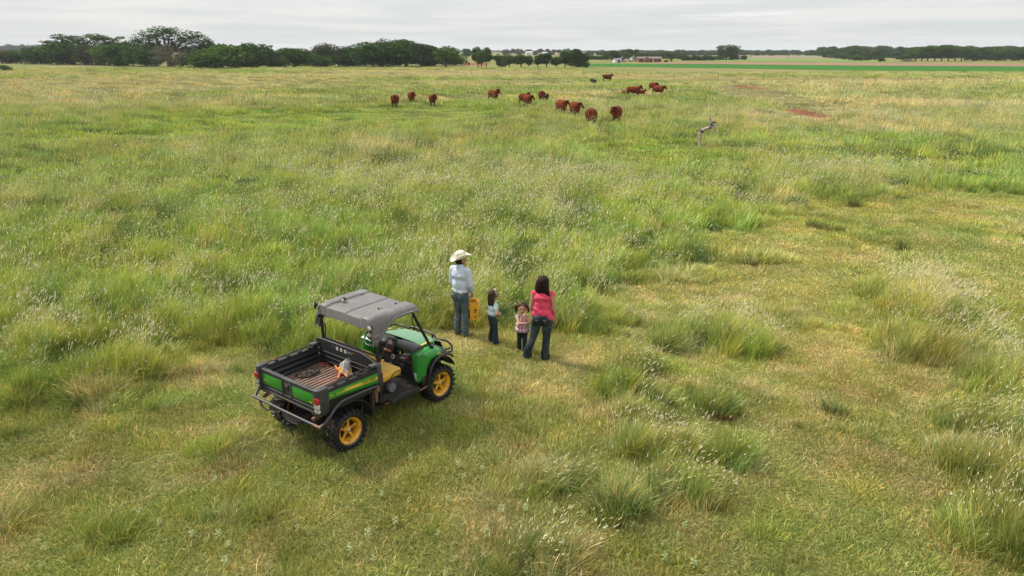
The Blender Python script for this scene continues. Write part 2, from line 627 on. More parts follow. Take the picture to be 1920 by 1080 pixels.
def field(x, y):
    """H height, T tan, G green, S seed heads, A gold short turf, B bare soil"""
    x, y = np.asarray(x, float), np.asarray(y, float)
    sd = poly_sd(x, y, SHORT_POLY)
    wob = (fbm(x * .55, y * .55, 3) - .5) * 3.2
    short = sstep(sd + wob, -.5, .8)
    big = fbm(x * .045, y * .045, 11)
    med = fbm(x * .22, y * .12, 21)
    fine = fbm(x * .9, y * .9, 31)
    H = (1 - short) * (.26 + .46 * med + .50 * (fine - .5)) + short * (.045 + .13 * sstep(fine, .50, .85) + .03 * med)
    spk = fbm(x * 2.3, y * 1.7, 35, 3)
    T = .20 + .9 * (big - .5) + .7 * (med - .5) + short * (.17 + 2.1 * (spk - .5))
    G = .28 - .7 * (big - .5) - .5 * (med - .5)
    Sd = (1 - short) * (.24 + 1.2 * (fbm(x * .13, y * .09, 41) - .42))
    A = short * (.18 + 1.5 * (fbm(x * .35, y * .35, 51) - .42))
    far = sstep(y, 60, 130)
    T = T + .34 * far
    G = G - .12 * far
    H = H * (1 - .42 * far)
    band = fbm(x * .018, y * .11, 61)           # long low swales seen edge-on far away
    T = T + far * 1.7 * (band - .5)
    G = G - far * 1.2 * (band - .5)
    H = H - far * .35 * (band - .5)
    wx = (fbm(x * .25 + 7, y * .25, 71) - .5)
    wy = (fbm(x * .25 - 9, y * .25 + 4, 72) - .5)
    for (cx, cy, rx, ry, h, t, g, s_, a) in PW:
        h, s_ = (h * .84, s_ * .70) if (h > 0 and cy < 34) else (h, s_)
        dx = (x - cx) / rx + wx * 1.1 * min(1, 3 / rx + .35)
        dy = (y - cy) / ry + wy * 1.1 * min(1, 3 / ry + .35)
        w = np.exp(-(dx * dx + dy * dy) * 1.15)
        w = sstep(w, .12, .75)
        H, T, G, Sd, A = H + h * w, T + t * w, G + g * w, Sd + s_ * w, A + a * w
    B = np.zeros_like(x)
    for (cx, cy, rx, ry) in BARE:
        dx = (x - cx) / rx + wx * 1.5
        dy = (y - cy) / ry + wy * 1.2
        B = np.maximum(B, sstep(1.25 - np.hypot(dx, dy), 0, .35))
    H = np.clip(H, .04, .9) * (1 - B)
    return H, np.clip(T, 0, 1), np.clip(G, 0, 1), np.clip(Sd, 0, 1), np.clip(A, 0, 1), B, short


LEAF = np.array((.200, .212, .062))
LUSH = np.array((.222, .268, .050))
TAN = np.array((.352, .288, .146))
GOLD = np.array((.285, .242, .088))
SOIL = np.array((.205, .072, .044))


def grass_col(T, G, A, n=None):
    c = LEAF[None, :] * np.ones((len(T), 1))
    c = c * (1 - G[:, None]) + LUSH * G[:, None]
    a = A[:, None] * .60
    c = c * (1 - a) + GOLD * a
    t = sstep(T, .18, 1.0)[:, None] * .9
    c = c * (1 - t) + TAN * t
    return c


# ---- ground: one sheet to the horizon
NG = 430
u_ = np.linspace(-1, 1, NG)
gx = 10.5 * np.sinh(7.0 * u_)
gy = 14 + 10.5 * np.sinh(7.0 * u_)
X, Y = np.meshgrid(gx, gy)
vx_, vy_ = X.ravel(), Y.ravel()
co = np.zeros((NG * NG, 3), np.float32)
co[:, 0], co[:, 1] = vx_, vy_
ii = np.arange(NG * NG).reshape(NG, NG)
fa = np.stack([ii[:-1, :-1], ii[:-1, 1:], ii[1:, 1:], ii[1:, :-1]], -1).reshape(-1, 4)
gme = bpy.data.meshes.new('ground')
gme.vertices.add(len(co))
gme.vertices.foreach_set('co', co.ravel())
gme.loops.add(fa.size)
gme.loops.foreach_set('vertex_index', fa.ravel())
gme.polygons.add(len(fa))
gme.polygons.foreach_set('loop_start', np.arange(0, fa.size, 4))
gme.update()
H_, T_, G_, S_, A_, B_, sh_ = field(vx_, vy_)
gc = grass_col(T_, G_, A_)
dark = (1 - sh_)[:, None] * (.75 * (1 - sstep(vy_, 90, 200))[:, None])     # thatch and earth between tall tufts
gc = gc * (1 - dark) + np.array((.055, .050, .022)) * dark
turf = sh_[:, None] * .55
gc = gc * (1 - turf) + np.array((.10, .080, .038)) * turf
gc = gc * (1 - .30 * sstep(vy_, 60, 160))[:, None]  # far ground coloured darker in place of the self-shadow of grass
gc = gc * (1 - B_[:, None]) + SOIL * B_[:, None]
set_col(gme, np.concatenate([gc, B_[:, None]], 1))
t = NT('pasture_ground')
att = t.n('ShaderNodeAttribute')
att.attribute_name = 'col'
geo = t.n('ShaderNodeNewGeometry')
pos = geo.outputs['Position']
mp = t.n('ShaderNodeMapping')
t.l(pos, mp.inputs[0])
mp.inputs['Scale'].default_value = (0.35, 1.0, 1.0)
n1 = t.noise(0.9, 6, .65, pos, .3)
n2 = t.noise(9, 5, .7, pos)
n3 = t.noise(.11, 5, .6, mp.outputs[0], .2)
n4 = t.noise(.035, 4, .55, mp.outputs[0])
c1 = t.mix(t.ramp(n1, .35, .68), t.mix(1, att.outputs[0], (.70, .74, .66), 'MULTIPLY'), t.mix(1, att.outputs[0], (1.3, 1.22, 1.2), 'MULTIPLY'))
c2 = t.mix(t.ramp(n3, .40, .66), t.mix(1, c1, (.80, .92, .70), 'MULTIPLY'), t.mix(1, c1, (1.22, 1.12, 1.12), 'MULTIPLY'))
c3 = t.mix(t.math('MULTIPLY', t.ramp(n4, .5, .7), .5), c2, t.mix(1, c2, (.72, 1.0, .62), 'MULTIPLY'))
c4 = t.mix(t.math('MULTIPLY', t.ramp(n2, .38, .7), .5), c3, t.mix(1, c3, (.55, .52, .5), 'MULTIPLY'))
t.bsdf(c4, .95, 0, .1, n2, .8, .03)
ground = link_mesh('ground', gme, t.m)
ground['kind'] = 'structure'


# ---- crop fields beyond the pasture: sheets just above the ground
def field_sheet(name, far_px, near_px, c, z, c2=None, stripes=None, seg=24):
    """strip between two pixel polylines (as seen in the photo) laid on the ground"""
    def interp(pl, k):
        q = k / seg * (len(pl) - 1)
        a = int(min(q, len(pl) - 2))
        f = q - a
        p0, p1 = gp(*pl[a]), gp(*pl[a + 1])
        p = p0.lerp(p1, f)
        return Vector((p.x, p.y, z))
    m = MB()
    grid = []
    for i in range(5):
        grid.append([interp(near_px, k).lerp(interp(far_px, k), i / 4) for k in range(seg + 1)])
    m.sheet(grid)
    t = NT(name)
    pos = t.n('ShaderNodeNewGeometry').outputs['Position']
    mp = t.n('ShaderNodeMapping')
    t.l(pos, mp.inputs[0])
    mp.inputs['Scale'].default_value = (0.25, 1.6, 1)
    nn = t.noise(.12, 5, .65, mp.outputs[0], .3)
    nf = t.noise(1.3, 4, .7, mp.outputs[0])
    b = t.mix(t.ramp(nn, .35, .68), c, c2 or tuple(x * 1.25 for x in c))
    b = t.mix(t.math('MULTIPLY', t.ramp(nf, .4, .7), .35), b, tuple(x * .6 for x in c))
    t.bsdf(b, .95, 0, .1, nf, .5, .1)
    o = m.build(name, t.m, smooth=False)
    o['kind'] = 'structure'
    return o


field_sheet('crop_field', [(1100, 119.5), (1300, 120), (1500, 121.5), (1700, 123.5), (2100, 125.5)], [(1100, 124.5), (1300, 127.5), (1500, 130.6), (1700, 133), (2100, 135)], (.023, .110, .008), .02, (.031, .140, .010))
field_sheet('ploughed_field', [(1225, 116.6), (1400, 117.2), (1600, 118.6), (1800, 119.4), (2100, 120.4)], [(1225, 119.2), (1400, 120.8), (1600, 122.8), (1800, 124), (2100, 125)], (.22, .125, .085), .03, (.27, .165, .11))
field_sheet('pale_field', [(1383, 105.4), (1440, 105.2), (1500, 105.2), (1550, 105.4)], [(1383, 110.3), (1440, 110), (1500, 110), (1600, 111)], (.19, .16, .10), .03, (.22, .19, .12))
field_sheet('young_crop_field', [(1330, 110.6), (1440, 110.4), (1520, 110.4), (1610, 111.6)], [(1330, 114.6), (1440, 114.9), (1520, 115.2), (1700, 116.6)], (.12, .19, .045), .04, (.17, .23, .06))
field_sheet('hay_field', [(868, 103.5), (900, 104), (940, 104.2), (1000, 105)], [(868, 110), (900, 111), (940, 112), (1000, 113)], (.17, .18, .07), .03, (.21, .20, .09))
field_sheet('red_field', [(868, 117.8), (885, 118), (897, 118), (915, 118.5)], [(868, 122), (885, 122.4), (897, 122.4), (915, 122.2)], (.19, .06, .035), .03)


# ================================================================== GRASS (uncountable: instanced tufts)
def worley(x, y, seed):
    """distance to the nearest scattered centre, and that centre's own random numbers"""
    xi, yi = np.floor(x).astype(np.int64), np.floor(y).astype(np.int64)
    best = np.full(x.shape, 9.0)
    r1, r2 = np.zeros(x.shape), np.zeros(x.shape)

    def h(a, b, k):
        n = (a * 374761393 + b * 668265263 + (seed * 31 + k) * 1442695041) & 0x7fffffff
        n = ((n ^ (n >> 13)) * 1274126177) & 0x7fffffff
        return ((n ^ (n >> 16)) & 0xffff) / 65535.0
    for dx in (-1, 0, 1):
        for dy in (-1, 0, 1):
            cx, cy = xi + dx, yi + dy
            sz = .75 + .6 * h(cx, cy, 4)
            d = np.hypot(x - cx - h(cx, cy, 1), y - cy - h(cx, cy, 2)) / sz
            m = d < best
            best = np.where(m, d, best)
            r1 = np.where(m, h(cx, cy, 3), r1)
            r2 = np.where(m, h(cx, cy, 5), r2)
    return best, r1, r2


def grass_mesh(name, kind, k, seed):
    """k = size class: footprint, width and coarseness multiplier"""
    r = np.random.default_rng(seed)
    foot = .17 * k
    if kind == 'turf':
        n, h0, h1, w, lean = 150, .035, .10, .0052, 1.15
    elif kind == 'mid':
        n, h0, h1, w, lean = 130, .10, .27, .0065, .75
    elif kind == 'tall':
        n, h0, h1, w, lean = 150, .28, .62, .0080, .62
    else:
        n, h0, h1, w, lean = 125, .26, .60, .0075, .55
    wk = w * k ** .82
    V, F, COL = [], [], []

    def blade(bx, by, h, width, az, bend, col, seed_a=0.0, segs=(0, .38, .72, 1)):
        dx, dy = math.cos(az), math.sin(az)
        fx = r.uniform(0, 2 * math.pi)
        sx, sy = math.cos(fx), math.sin(fx)
        base = len(V)
        for i, tt in enumerate(segs):
            off = bend * h * tt ** 1.9
            z = h * (tt - .32 * bend * tt ** 2.2)
            wv = width * (1 - tt ** 1.6) * .5 + width * .06
            px, py = bx + dx * off + .10 * h * tt * tt, by + dy * off
            if i < len(segs) - 1:
                V.append((px - sx * wv, py - sy * wv, z))
                V.append((px + sx * wv, py + sy * wv, z))
                COL.extend([(*col, seed_a)] * 2)
            else:
                V.append((px, py, z))
                COL.append((*col, seed_a))
        for i in range(len(segs) - 2):
            b = base + 2 * i
            F.append((b, b + 1, b + 3, b + 2))
        b = base + 2 * (len(segs) - 2)
        F.append((b, b + 1, b + 2))
        return px, py, z

    nc = 3 if kind in ('tall', 'seed') else 6
    cents = r.normal(0, foot * .45, (nc, 2))
    for i in range(n):
        if kind == 'turf':
            bx, by = r.uniform(-foot, foot, 2) * 1.15
        else:
            c_ = cents[r.integers(nc)]
            bx, by = c_ + r.normal(0, foot * .38, 2)
        h = r.uniform(h0, h1) * (1 - .25 * min(1, math.hypot(bx, by) / (foot * 1.6)))
        az = math.atan2(by, bx) + r.normal(0, .9)
        bend = abs(r.normal(0, .45)) * lean + .12
        v = r.uniform(.62, 1.35)
        q = r.random()
        if q < (.22 if kind == 'turf' else .13):
            col = (1.95 * v, 1.60 * v, 1.55 * v)                     # dry blade
        elif q < .42:
            col = (.72 * v, .92 * v, .70 * v)
        else:
            col = (1.0 * v, 1.06 * v, .9 * v)
        blade(bx, by, h, wk * r.uniform(.7, 1.35), az, bend, col)
    if kind == 'seed' or kind == 'tall':
        ns = (15 if k < 3 else 12) if kind == 'seed' else 2
        for i in range(ns):
            bx, by = cents[r.integers(nc)] + r.normal(0, foot * .5, 2)
            h = r.uniform(.52, .84)
            az = r.normal(0.1, .7)
            bend = r.uniform(.12, .42)
            tx, ty, tz = blade(bx, by, h, wk * .45, az, bend, (1.7, 1.5, 1.3))
            L, R_ = r.uniform(.05, .14), (.0034 + .0032 * r.random()) * k ** .68
            d = Vector((math.cos(az) * bend * 1.4 + .25, math.sin(az) * bend * 1.4, 1)).normalized()
            o1, o2 = d.orthogonal().normalized(), d.cross(d.orthogonal().normalized())
            p0 = Vector((tx, ty, tz))
            b = len(V)
            g = r.uniform(.6, 1.25)
            sc = (.60 * g, .54 * g, .34 * g, 1.0)
            V.append(tuple(p0))
            for a in range(3):
                V.append(tuple(p0 + d * L * .45 + (o1 * math.cos(a * 2.094) + o2 * math.sin(a * 2.094)) * R_))
            V.append(tuple(p0 + d * L))
            COL.extend([sc] * 5)
            for a in range(3):
                F.append((b, b + 1 + a, b + 1 + (a + 1) % 3))
                F.append((b + 4, b + 1 + (a + 1) % 3, b + 1 + a))
    me = bpy.data.meshes.new(name)
    me.from_pydata(V, [], F)
    set_col(me, COL)
    me.polygons.foreach_set('use_smooth', [True] * len(me.polygons))
    me.materials.append(M_GRASS)
    return me


t = NT('grass_blades')
ai = t.n('ShaderNodeAttribute')
ai.attribute_type = 'INSTANCER'
ai.attribute_name = 'tint'
av = t.n('ShaderNodeAttribute')
av.attribute_name = 'col'
lf = t.mix(1.0, ai.outputs['Color'], av.outputs['Color'], 'MULTIPLY')
colr = t.mix(av.outputs['Alpha'], lf, av.outputs['Color'])
di = t.n('ShaderNodeBsdfDiffuse')
t.l(colr, di.inputs[0])
tr = t.n('ShaderNodeBsdfTranslucent')
t.l(colr, tr.inputs[0])
gl = t.n('ShaderNodeBsdfGlossy')
gl.inputs['Roughness'].default_value = .45
gl.inputs[0].default_value = (1, 1, 1, 1)
mx = t.n('ShaderNodeMixShader')
t.l(t.math('MULTIPLY', t.math('SUBTRACT', 1.0, av.outputs['Alpha']), .22), mx.inputs[0])
t.l(di.outputs[0], mx.inputs[1])
t.l(tr.outputs[0], mx.inputs[2])
mx2 = t.n('ShaderNodeMixShader')
mx2.inputs[0].default_value = .025
t.l(mx.outputs[0], mx2.inputs[1])
t.l(gl.outputs[0], mx2.inputs[2])
t.l(mx2.outputs[0], t.out.inputs[0])
M_GRASS = t.m

KINDS = ['turf', 'mid', 'tall', 'seed']
NVAR = 3


def tuft_collection(k, tagname):
    col = bpy.data.collections.new(tagname)
    for ki, kind in enumerate(KINDS):
        for v in range(NVAR):
            me = grass_mesh('tuft', kind, k, 100 * ki + v + int(k * 1000))
            o = bpy.data.objects.new('tuft_%d%d' % (ki, v), me)
            col.objects.link(o)
    return col


def scatter_group(coll):
    ng = bpy.data.node_groups.new('scatter', 'GeometryNodeTree')
    ng.interface.new_socket('Geometry', in_out='INPUT', socket_type='NodeSocketGeometry')
    ng.interface.new_socket('Geometry', in_out='OUTPUT', socket_type='NodeSocketGeometry')
    N, L = ng.nodes, ng.links
    gi, go = N.new('NodeGroupInput'), N.new('NodeGroupOutput')
    ci = N.new('GeometryNodeCollectionInfo')
    ci.inputs['Collection'].default_value = coll
    ci.inputs['Separate Children'].default_value = True
    ci.inputs['Reset Children'].default_value = True
    ip = N.new('GeometryNodeInstanceOnPoints')
    ip.inputs['Pick Instance'].default_value = True
    L.new(gi.outputs[0], ip.inputs['Points'])
    L.new(ci.outputs[0], ip.inputs['Instance'])

    def attr(nm, ty):
        a = N.new('GeometryNodeInputNamedAttribute')
        a.data_type = ty
        a.inputs['Name'].default_value = nm
        return a.outputs['Attribute']
    L.new(attr('idx', 'INT'), ip.inputs['Instance Index'])
    L.new(attr('rot', 'FLOAT_VECTOR'), ip.inputs['Rotation'])
    L.new(attr('scl', 'FLOAT_VECTOR'), ip.inputs['Scale'])
    L.new(ip.outputs[0], go.inputs[0])
    return ng


def scatter(name, label, cat, coll, pts, idx, rot, scl, tint):
    me = bpy.data.meshes.new(name)
    n = len(pts)
    me.vertices.add(n)
    me.vertices.foreach_set('co', np.asarray(pts, np.float32).ravel())
    a = me.attributes.new('idx', 'INT', 'POINT'); a.data.foreach_set('value', np.asarray(idx, np.int32))
    a = me.attributes.new('rot', 'FLOAT_VECTOR', 'POINT'); a.data.foreach_set('vector', np.asarray(rot, np.float32).ravel())
    a = me.attributes.new('scl', 'FLOAT_VECTOR', 'POINT'); a.data.foreach_set('vector', np.asarray(scl, np.float32).ravel())
    a = me.attributes.new('tint', 'FLOAT_COLOR', 'POINT'); a.data.foreach_set('color', np.asarray(np.concatenate([tint, np.ones((n, 1))], 1), np.float32).ravel())
    o = link_mesh(name, me)
    md = o.modifiers.new('scatter', 'NODES')
    md.node_group = scatter_group(coll)
    return tag(o, label, cat, kind='stuff')


KEEP_OUT = []      # world (x, y, r): nothing tall grows here (under wheels and feet)


def make_grass():
    classes = [  # k, d0, d1, spacing
        (1.0, 3.5, 17, .165), (1.9, 17, 34, .315), (3.8, 34, 78, .63), (8.0, 78, 300, 1.40)]
    total = 0
    labels = ['short and tussocky grass around the green utility vehicle and the family', 'green grass of the middle pasture behind the family',
              'tall pale-headed grass the red cattle stand in', 'dry tan-green grass of the far pasture before the trees']
    for ci, (k, d0, d1, sp) in enumerate(classes):
        W = .80 * d1 + 5
        nx, ny = int(2 * W / sp), int((d1 * 1.12 - d0 * .88) / sp)
        xs = (np.arange(nx) + .5) * sp - W
        ys = (np.arange(ny) + .5) * sp + d0 * .88
        XX, YY = np.meshgrid(xs, ys)
        x = XX.ravel() + RNG.uniform(-.6, .6, XX.size) * sp
        y = YY.ravel() + RNG.uniform(-.6, .6, XX.size) * sp
        # soft hand-over between size classes
        j = RNG.uniform(.9, 1.1, x.size)
        lo = d0 if ci else 0
        ok = (y * j >= lo) & (y * j < d1) & (np.abs(x) < .78 * y + 4.5)
        if ci == 3:                              # the crop fields carry no pasture grass
            ok &= y < np.where(x > 24, 200, 255)
        x, y = x[ok], y[ok]
        H, T, G, Sd, A, B, sh = field(x, y)
        n = x.size
        cl = vnoise(x / (.34 * k), y / (.34 * k), 77)           # clumping at the tuft scale
        cl2 = fbm(x / (1.1 * k ** .6), y / (1.1 * k ** .6), 78, 3)
        cell = .60 * k ** .46
        wx_, wy_ = .35 * (cl2 - .5), .35 * (fbm(x * .8 + 31, y * .8, 79, 2) - .5)
        wd, w1, w2 = worley(x / cell + wx_, y / (cell * .9) + wy_, 5 + ci)
        mound = np.clip(1.42 - 1.75 * wd, .04, 1.15) * (.50 + .85 * w1)
        Hh = H * (.04 + .26 * cl + .26 * cl2 + 1.10 * mound)
        Hh = np.where(sh > .5, H * (.45 + .5 * cl + .55 * mound), Hh)
        kind = np.where(Hh < .13, 0, np.where(Hh < .27, 1, 2))
        pseed = Sd * (.35 + .9 * (w2 > .45))
        kind = np.where((kind == 2) & (RNG.random(n) < pseed * 1.15), 3, kind)
        kind = np.where((kind == 1) & (RNG.random(n) < pseed * .30), 3, kind)
        # a few lone tussocks and stems in the short turf
        lone = (kind == 0) & (RNG.random(n) < .010 * min(k, 2))
        kind = np.where(lone, 1, kind)
        nominal = np.array((.075, .20, .50, .52))[kind]
        zs = np.clip(Hh / nominal, .55, 1.5)
        zs = np.where(lone, RNG.uniform(.7, 1.2, n), zs)
        xs_ = RNG.uniform(.8, 1.25, n) * np.where(kind == 0, 1.15, 1.0)
        zs = zs * RNG.uniform(.8, 1.2, n)
        keep = B < .4
        for (kx, ky, kr) in KEEP_OUT:
            dd = np.hypot(x - kx, y - ky)
            tall = (kind >= 1) & (dd < kr)
            kind = np.where(tall, 0, kind)
            zs = np.where(dd < kr, np.minimum(zs, .8), zs)
        col = grass_col(T, G, A)
        v = (.42 + .50 * fbm(x / (.8 * k), y / (.8 * k), 91, 3) + .22 * cl + .22 * w2 + .26 * np.clip(mound, 0, 1))[:, None]  # lit mound tops put into the tint: higher mounds lighter, hollows darker
        T = np.clip(T + .38 * (w2 - .5), 0, 1)
        G = np.clip(G + .5 * (w1 - .5), 0, 1)
        col = grass_col(T, G, A)
        hue = RNG.normal(0, .08, (n, 1)) + .28 * (fbm(x / (1.7 * k ** .5), y / (1.7 * k ** .5), 95, 3)[:, None] - .5)
        col = col * v * np.concatenate([1 + hue, np.ones((n, 1)), 1 - hue], 1)
        dryp = (RNG.random(n) < (.05 + .12 * A))[:, None]
        col = np.where(dryp, col * .45 + TAN * .62, col)
        col = np.where((kind == 2)[:, None], col * np.array((.92, .96, .92)), col)
        darkc = ((sh < .5) & (w1 * .6 + cl2 * .8 < .54))[:, None]       # shaded tussock flanks painted into the tint of whole cells
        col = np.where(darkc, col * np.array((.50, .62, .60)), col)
        under = ((sh < .5) & (kind <= 1) & (wd > .55))[:, None]              # shade between the tussocks put into the colour of the low tufts
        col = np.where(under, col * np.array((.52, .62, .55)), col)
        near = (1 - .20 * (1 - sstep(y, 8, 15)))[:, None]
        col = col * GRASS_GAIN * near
        idx = kind * NVAR + RNG.integers(0, NVAR, n)
        rot = np.zeros((n, 3))
        rot[:, 2] = np.where(kind == 0, RNG.uniform(0, 6.28, n), RNG.normal(0, .45, n) + (w1 - .5) * 1.8)
        rot[:, 1] = np.where(kind == 0, 0, RNG.normal(.08, .09, n) + (w2 - .5) * .3)
        rot[:, 0] = np.where(kind == 0, 0, RNG.normal(0, .09, n))
        scl = np.stack([xs_, xs_, zs], 1)
        pts = np.stack([x, y, np.zeros(n)], 1)
        coll = tuft_collection(k, 'tufts_%d' % ci)
        names = ['near_grass', 'meadow_grass', 'tall_grass', 'dry_grass']
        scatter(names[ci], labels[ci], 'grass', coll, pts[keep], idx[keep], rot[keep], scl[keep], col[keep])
        total += int(keep.sum())
    print('grass instances', total)


GRASS_GAIN = 1.47

# ================================================================== TREES
def leaf_mat(name, c1, c2, hue=.12):
    t = NT(name)
    oi = t.n('ShaderNodeObjectInfo')
    av = t.n('ShaderNodeAttribute')
    av.attribute_name = 'col'
    base = t.mix(av.outputs['Color'], c1, c2)
    base = t.mix(t.ramp(oi.outputs['Random'], 0, 1, 0, 1, 'LINEAR'), t.mix(1, base, (1 - hue, 1 - hue * .3, 1 - hue), 'MULTIPLY'), t.mix(1, base, (1 + hue * 1.5, 1 + hue, 1 + hue * .3), 'MULTIPLY'))
    di = t.n('ShaderNodeBsdfDiffuse')
    t.l(base, di.inputs[0])
    tr = t.n('ShaderNodeBsdfTranslucent')
    t.l(base, tr.inputs[0])
    mx = t.n('ShaderNodeMixShader')
    mx.inputs[0].default_value = .25
    t.l(di.outputs[0], mx.inputs[1])
    t.l(tr.outputs[0], mx.inputs[2])
    t.l(mx.outputs[0], t.out.inputs[0])
    return t.m


M_LEAF_DARK = leaf_mat('leaves_dark', (.024, .054, .012), (.085, .150, .034))
M_LEAF_MID = leaf_mat('leaves_mid', (.042, .085, .018), (.120, .185, .044))
M_LEAF_DULL = leaf_mat('leaves_dull', (.050, .062, .030), (.105, .118, .058))
M_LEAF_GREY = leaf_mat('leaves_grey', (.072, .074, .052), (.135, .132, .095))
M_BARK = mat('bark', (.085, .065, .05), (.05, .04, .03), 3, rough=.95, bscale=20, bstr=.6, bdist=.05)
M_BARK_PALE = mat('bark_pale', (.26, .22, .18), (.15, .12, .10), 3, rough=.95)


def crown_mesh(name, lobes, nleaf, size, seed, m, hollow=.55, drop=.25):
    """lobes: (x, y, z, rx, ry, rz). Leaf clumps spread through the outer volume of every lobe."""
    r = np.random.default_rng(seed)
    lob = np.array(lobes, float)
    vol = (lob[:, 3] * lob[:, 4] * lob[:, 5]) ** (2 / 3)
    cnt = (nleaf * vol / vol.sum()).astype(int)
    P, NN, CC = [], [], []
    for li, c in enumerate(cnt):
        d = r.normal(size=(c, 3))
        d /= np.linalg.norm(d, axis=1)[:, None]
        # twiggy bumps on each lobe, with gaps between
        bump = fbm(d[:, 0] * 2.6 + 5 + li * 3.1, d[:, 1] * 2.6 + d[:, 2] * 2.1, seed + li, 3)
        keep = bump > drop + .12 * r.random(c)
        d, bump = d[keep], bump[keep]
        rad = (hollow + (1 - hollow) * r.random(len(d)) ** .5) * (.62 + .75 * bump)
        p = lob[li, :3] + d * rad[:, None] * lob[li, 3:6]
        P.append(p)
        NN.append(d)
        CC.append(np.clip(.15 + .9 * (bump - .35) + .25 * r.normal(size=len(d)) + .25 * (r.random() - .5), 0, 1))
    P, NN, CC = np.concatenate(P), np.concatenate(NN), np.concatenate(CC)
    n = len(P)
    nrm = NN * .6 + r.normal(size=(n, 3)) * .7 + np.array((0, 0, .35))
    nrm /= np.linalg.norm(nrm, axis=1)[:, None]
    a = np.cross(nrm, r.normal(size=(n, 3)))
    a /= np.linalg.norm(a, axis=1)[:, None]
    b = np.cross(nrm, a)
    s = (size * r.uniform(.55, 1.3, n))[:, None]
    k = r.uniform(.35, .8, (n, 1))
    V = np.stack([P - a * s, P - b * s * k + a * s * .1, P + a * s, P + b * s * k - a * s * .15], 1).reshape(-1, 3)
    me = bpy.data.meshes.new(name)
    me.vertices.add(len(V))
    me.vertices.foreach_set('co', V.astype(np.float32).ravel())
    me.loops.add(len(V))
    me.loops.foreach_set('vertex_index', np.arange(len(V)))
    me.polygons.add(n)
    me.polygons.foreach_set('loop_start', np.arange(0, len(V), 4))
    me.update()
    c4 = np.repeat(CC, 4)
    set_col(me, np.stack([c4, c4, c4, np.ones_like(c4)], 1))
    me.materials.append(m)
    return me


def limbs(mb, base, targets, r0, seed, fork_z):
    r = random.Random(seed)
    fork = Vector(base) + Vector((r.uniform(-.2, .2), r.uniform(-.2, .2), fork_z))
    mb.tube([base, Vector(base).lerp(fork, .5) + Vector((.08, 0, 0)), fork], [r0 * 1.25, r0, r0 * .85], 8)
    for tg in targets:
        tg = Vector(tg)
        mid = fork.lerp(tg, .5) + Vector((r.uniform(-.3, .3), r.uniform(-.3, .3), r.uniform(0, .4)))
        mb.tube([fork, mid, tg], [r0 * .6, r0 * .36, r0 * .1], 6, smooth=3)


def bare_branches(mb, p, d, L, rad, depth, r, spread=.55):
    q = p + d * L
    mb.tube([p, p.lerp(q, .5) + Vector((r.uniform(-.05, .05), r.uniform(-.05, .05), 0)) * L, q], [rad, rad * .8, rad * .6], 5)
    if depth == 0: return
    for _ in range(3 if depth > 1 else 2):
        nd = (d + Vector((r.uniform(-1, 1), r.uniform(-1, 1), r.uniform(-.25, .6))) * spread).normalized()
        bare_branches(mb, q, nd, L * r.uniform(.6, .85), rad * .55, depth - 1, r, spread)


TREE = {}
NUM = ['one', 'two', 'three', 'four', 'five', 'six', 'seven', 'eight', 'nine', 'ten', 'eleven', 'twelve', 'thirteen', 'fourteen', 'fifteen', 'sixteen', 'seventeen', 'eighteen', 'nineteen', 'twenty', 'twenty-one', 'twenty-two', 'twenty-three']


def tree_kind(key, name, trunk_me, crown_me, w, h):
    if crown_me is not None:                      # measured size, ignoring stray leaves
        c = mesh_co(crown_me)
        lo, hi = np.percentile(c, 2.0, axis=0), np.percentile(c, 98.5, axis=0)
        w, h = float((hi[0] - lo[0] + hi[1] - lo[1]) / 2), float(hi[2])
    elif trunk_me is not None:
        h = float(mesh_co(trunk_me)[:, 2].max())
    TREE[key] = (name, trunk_me, crown_me, w, h)


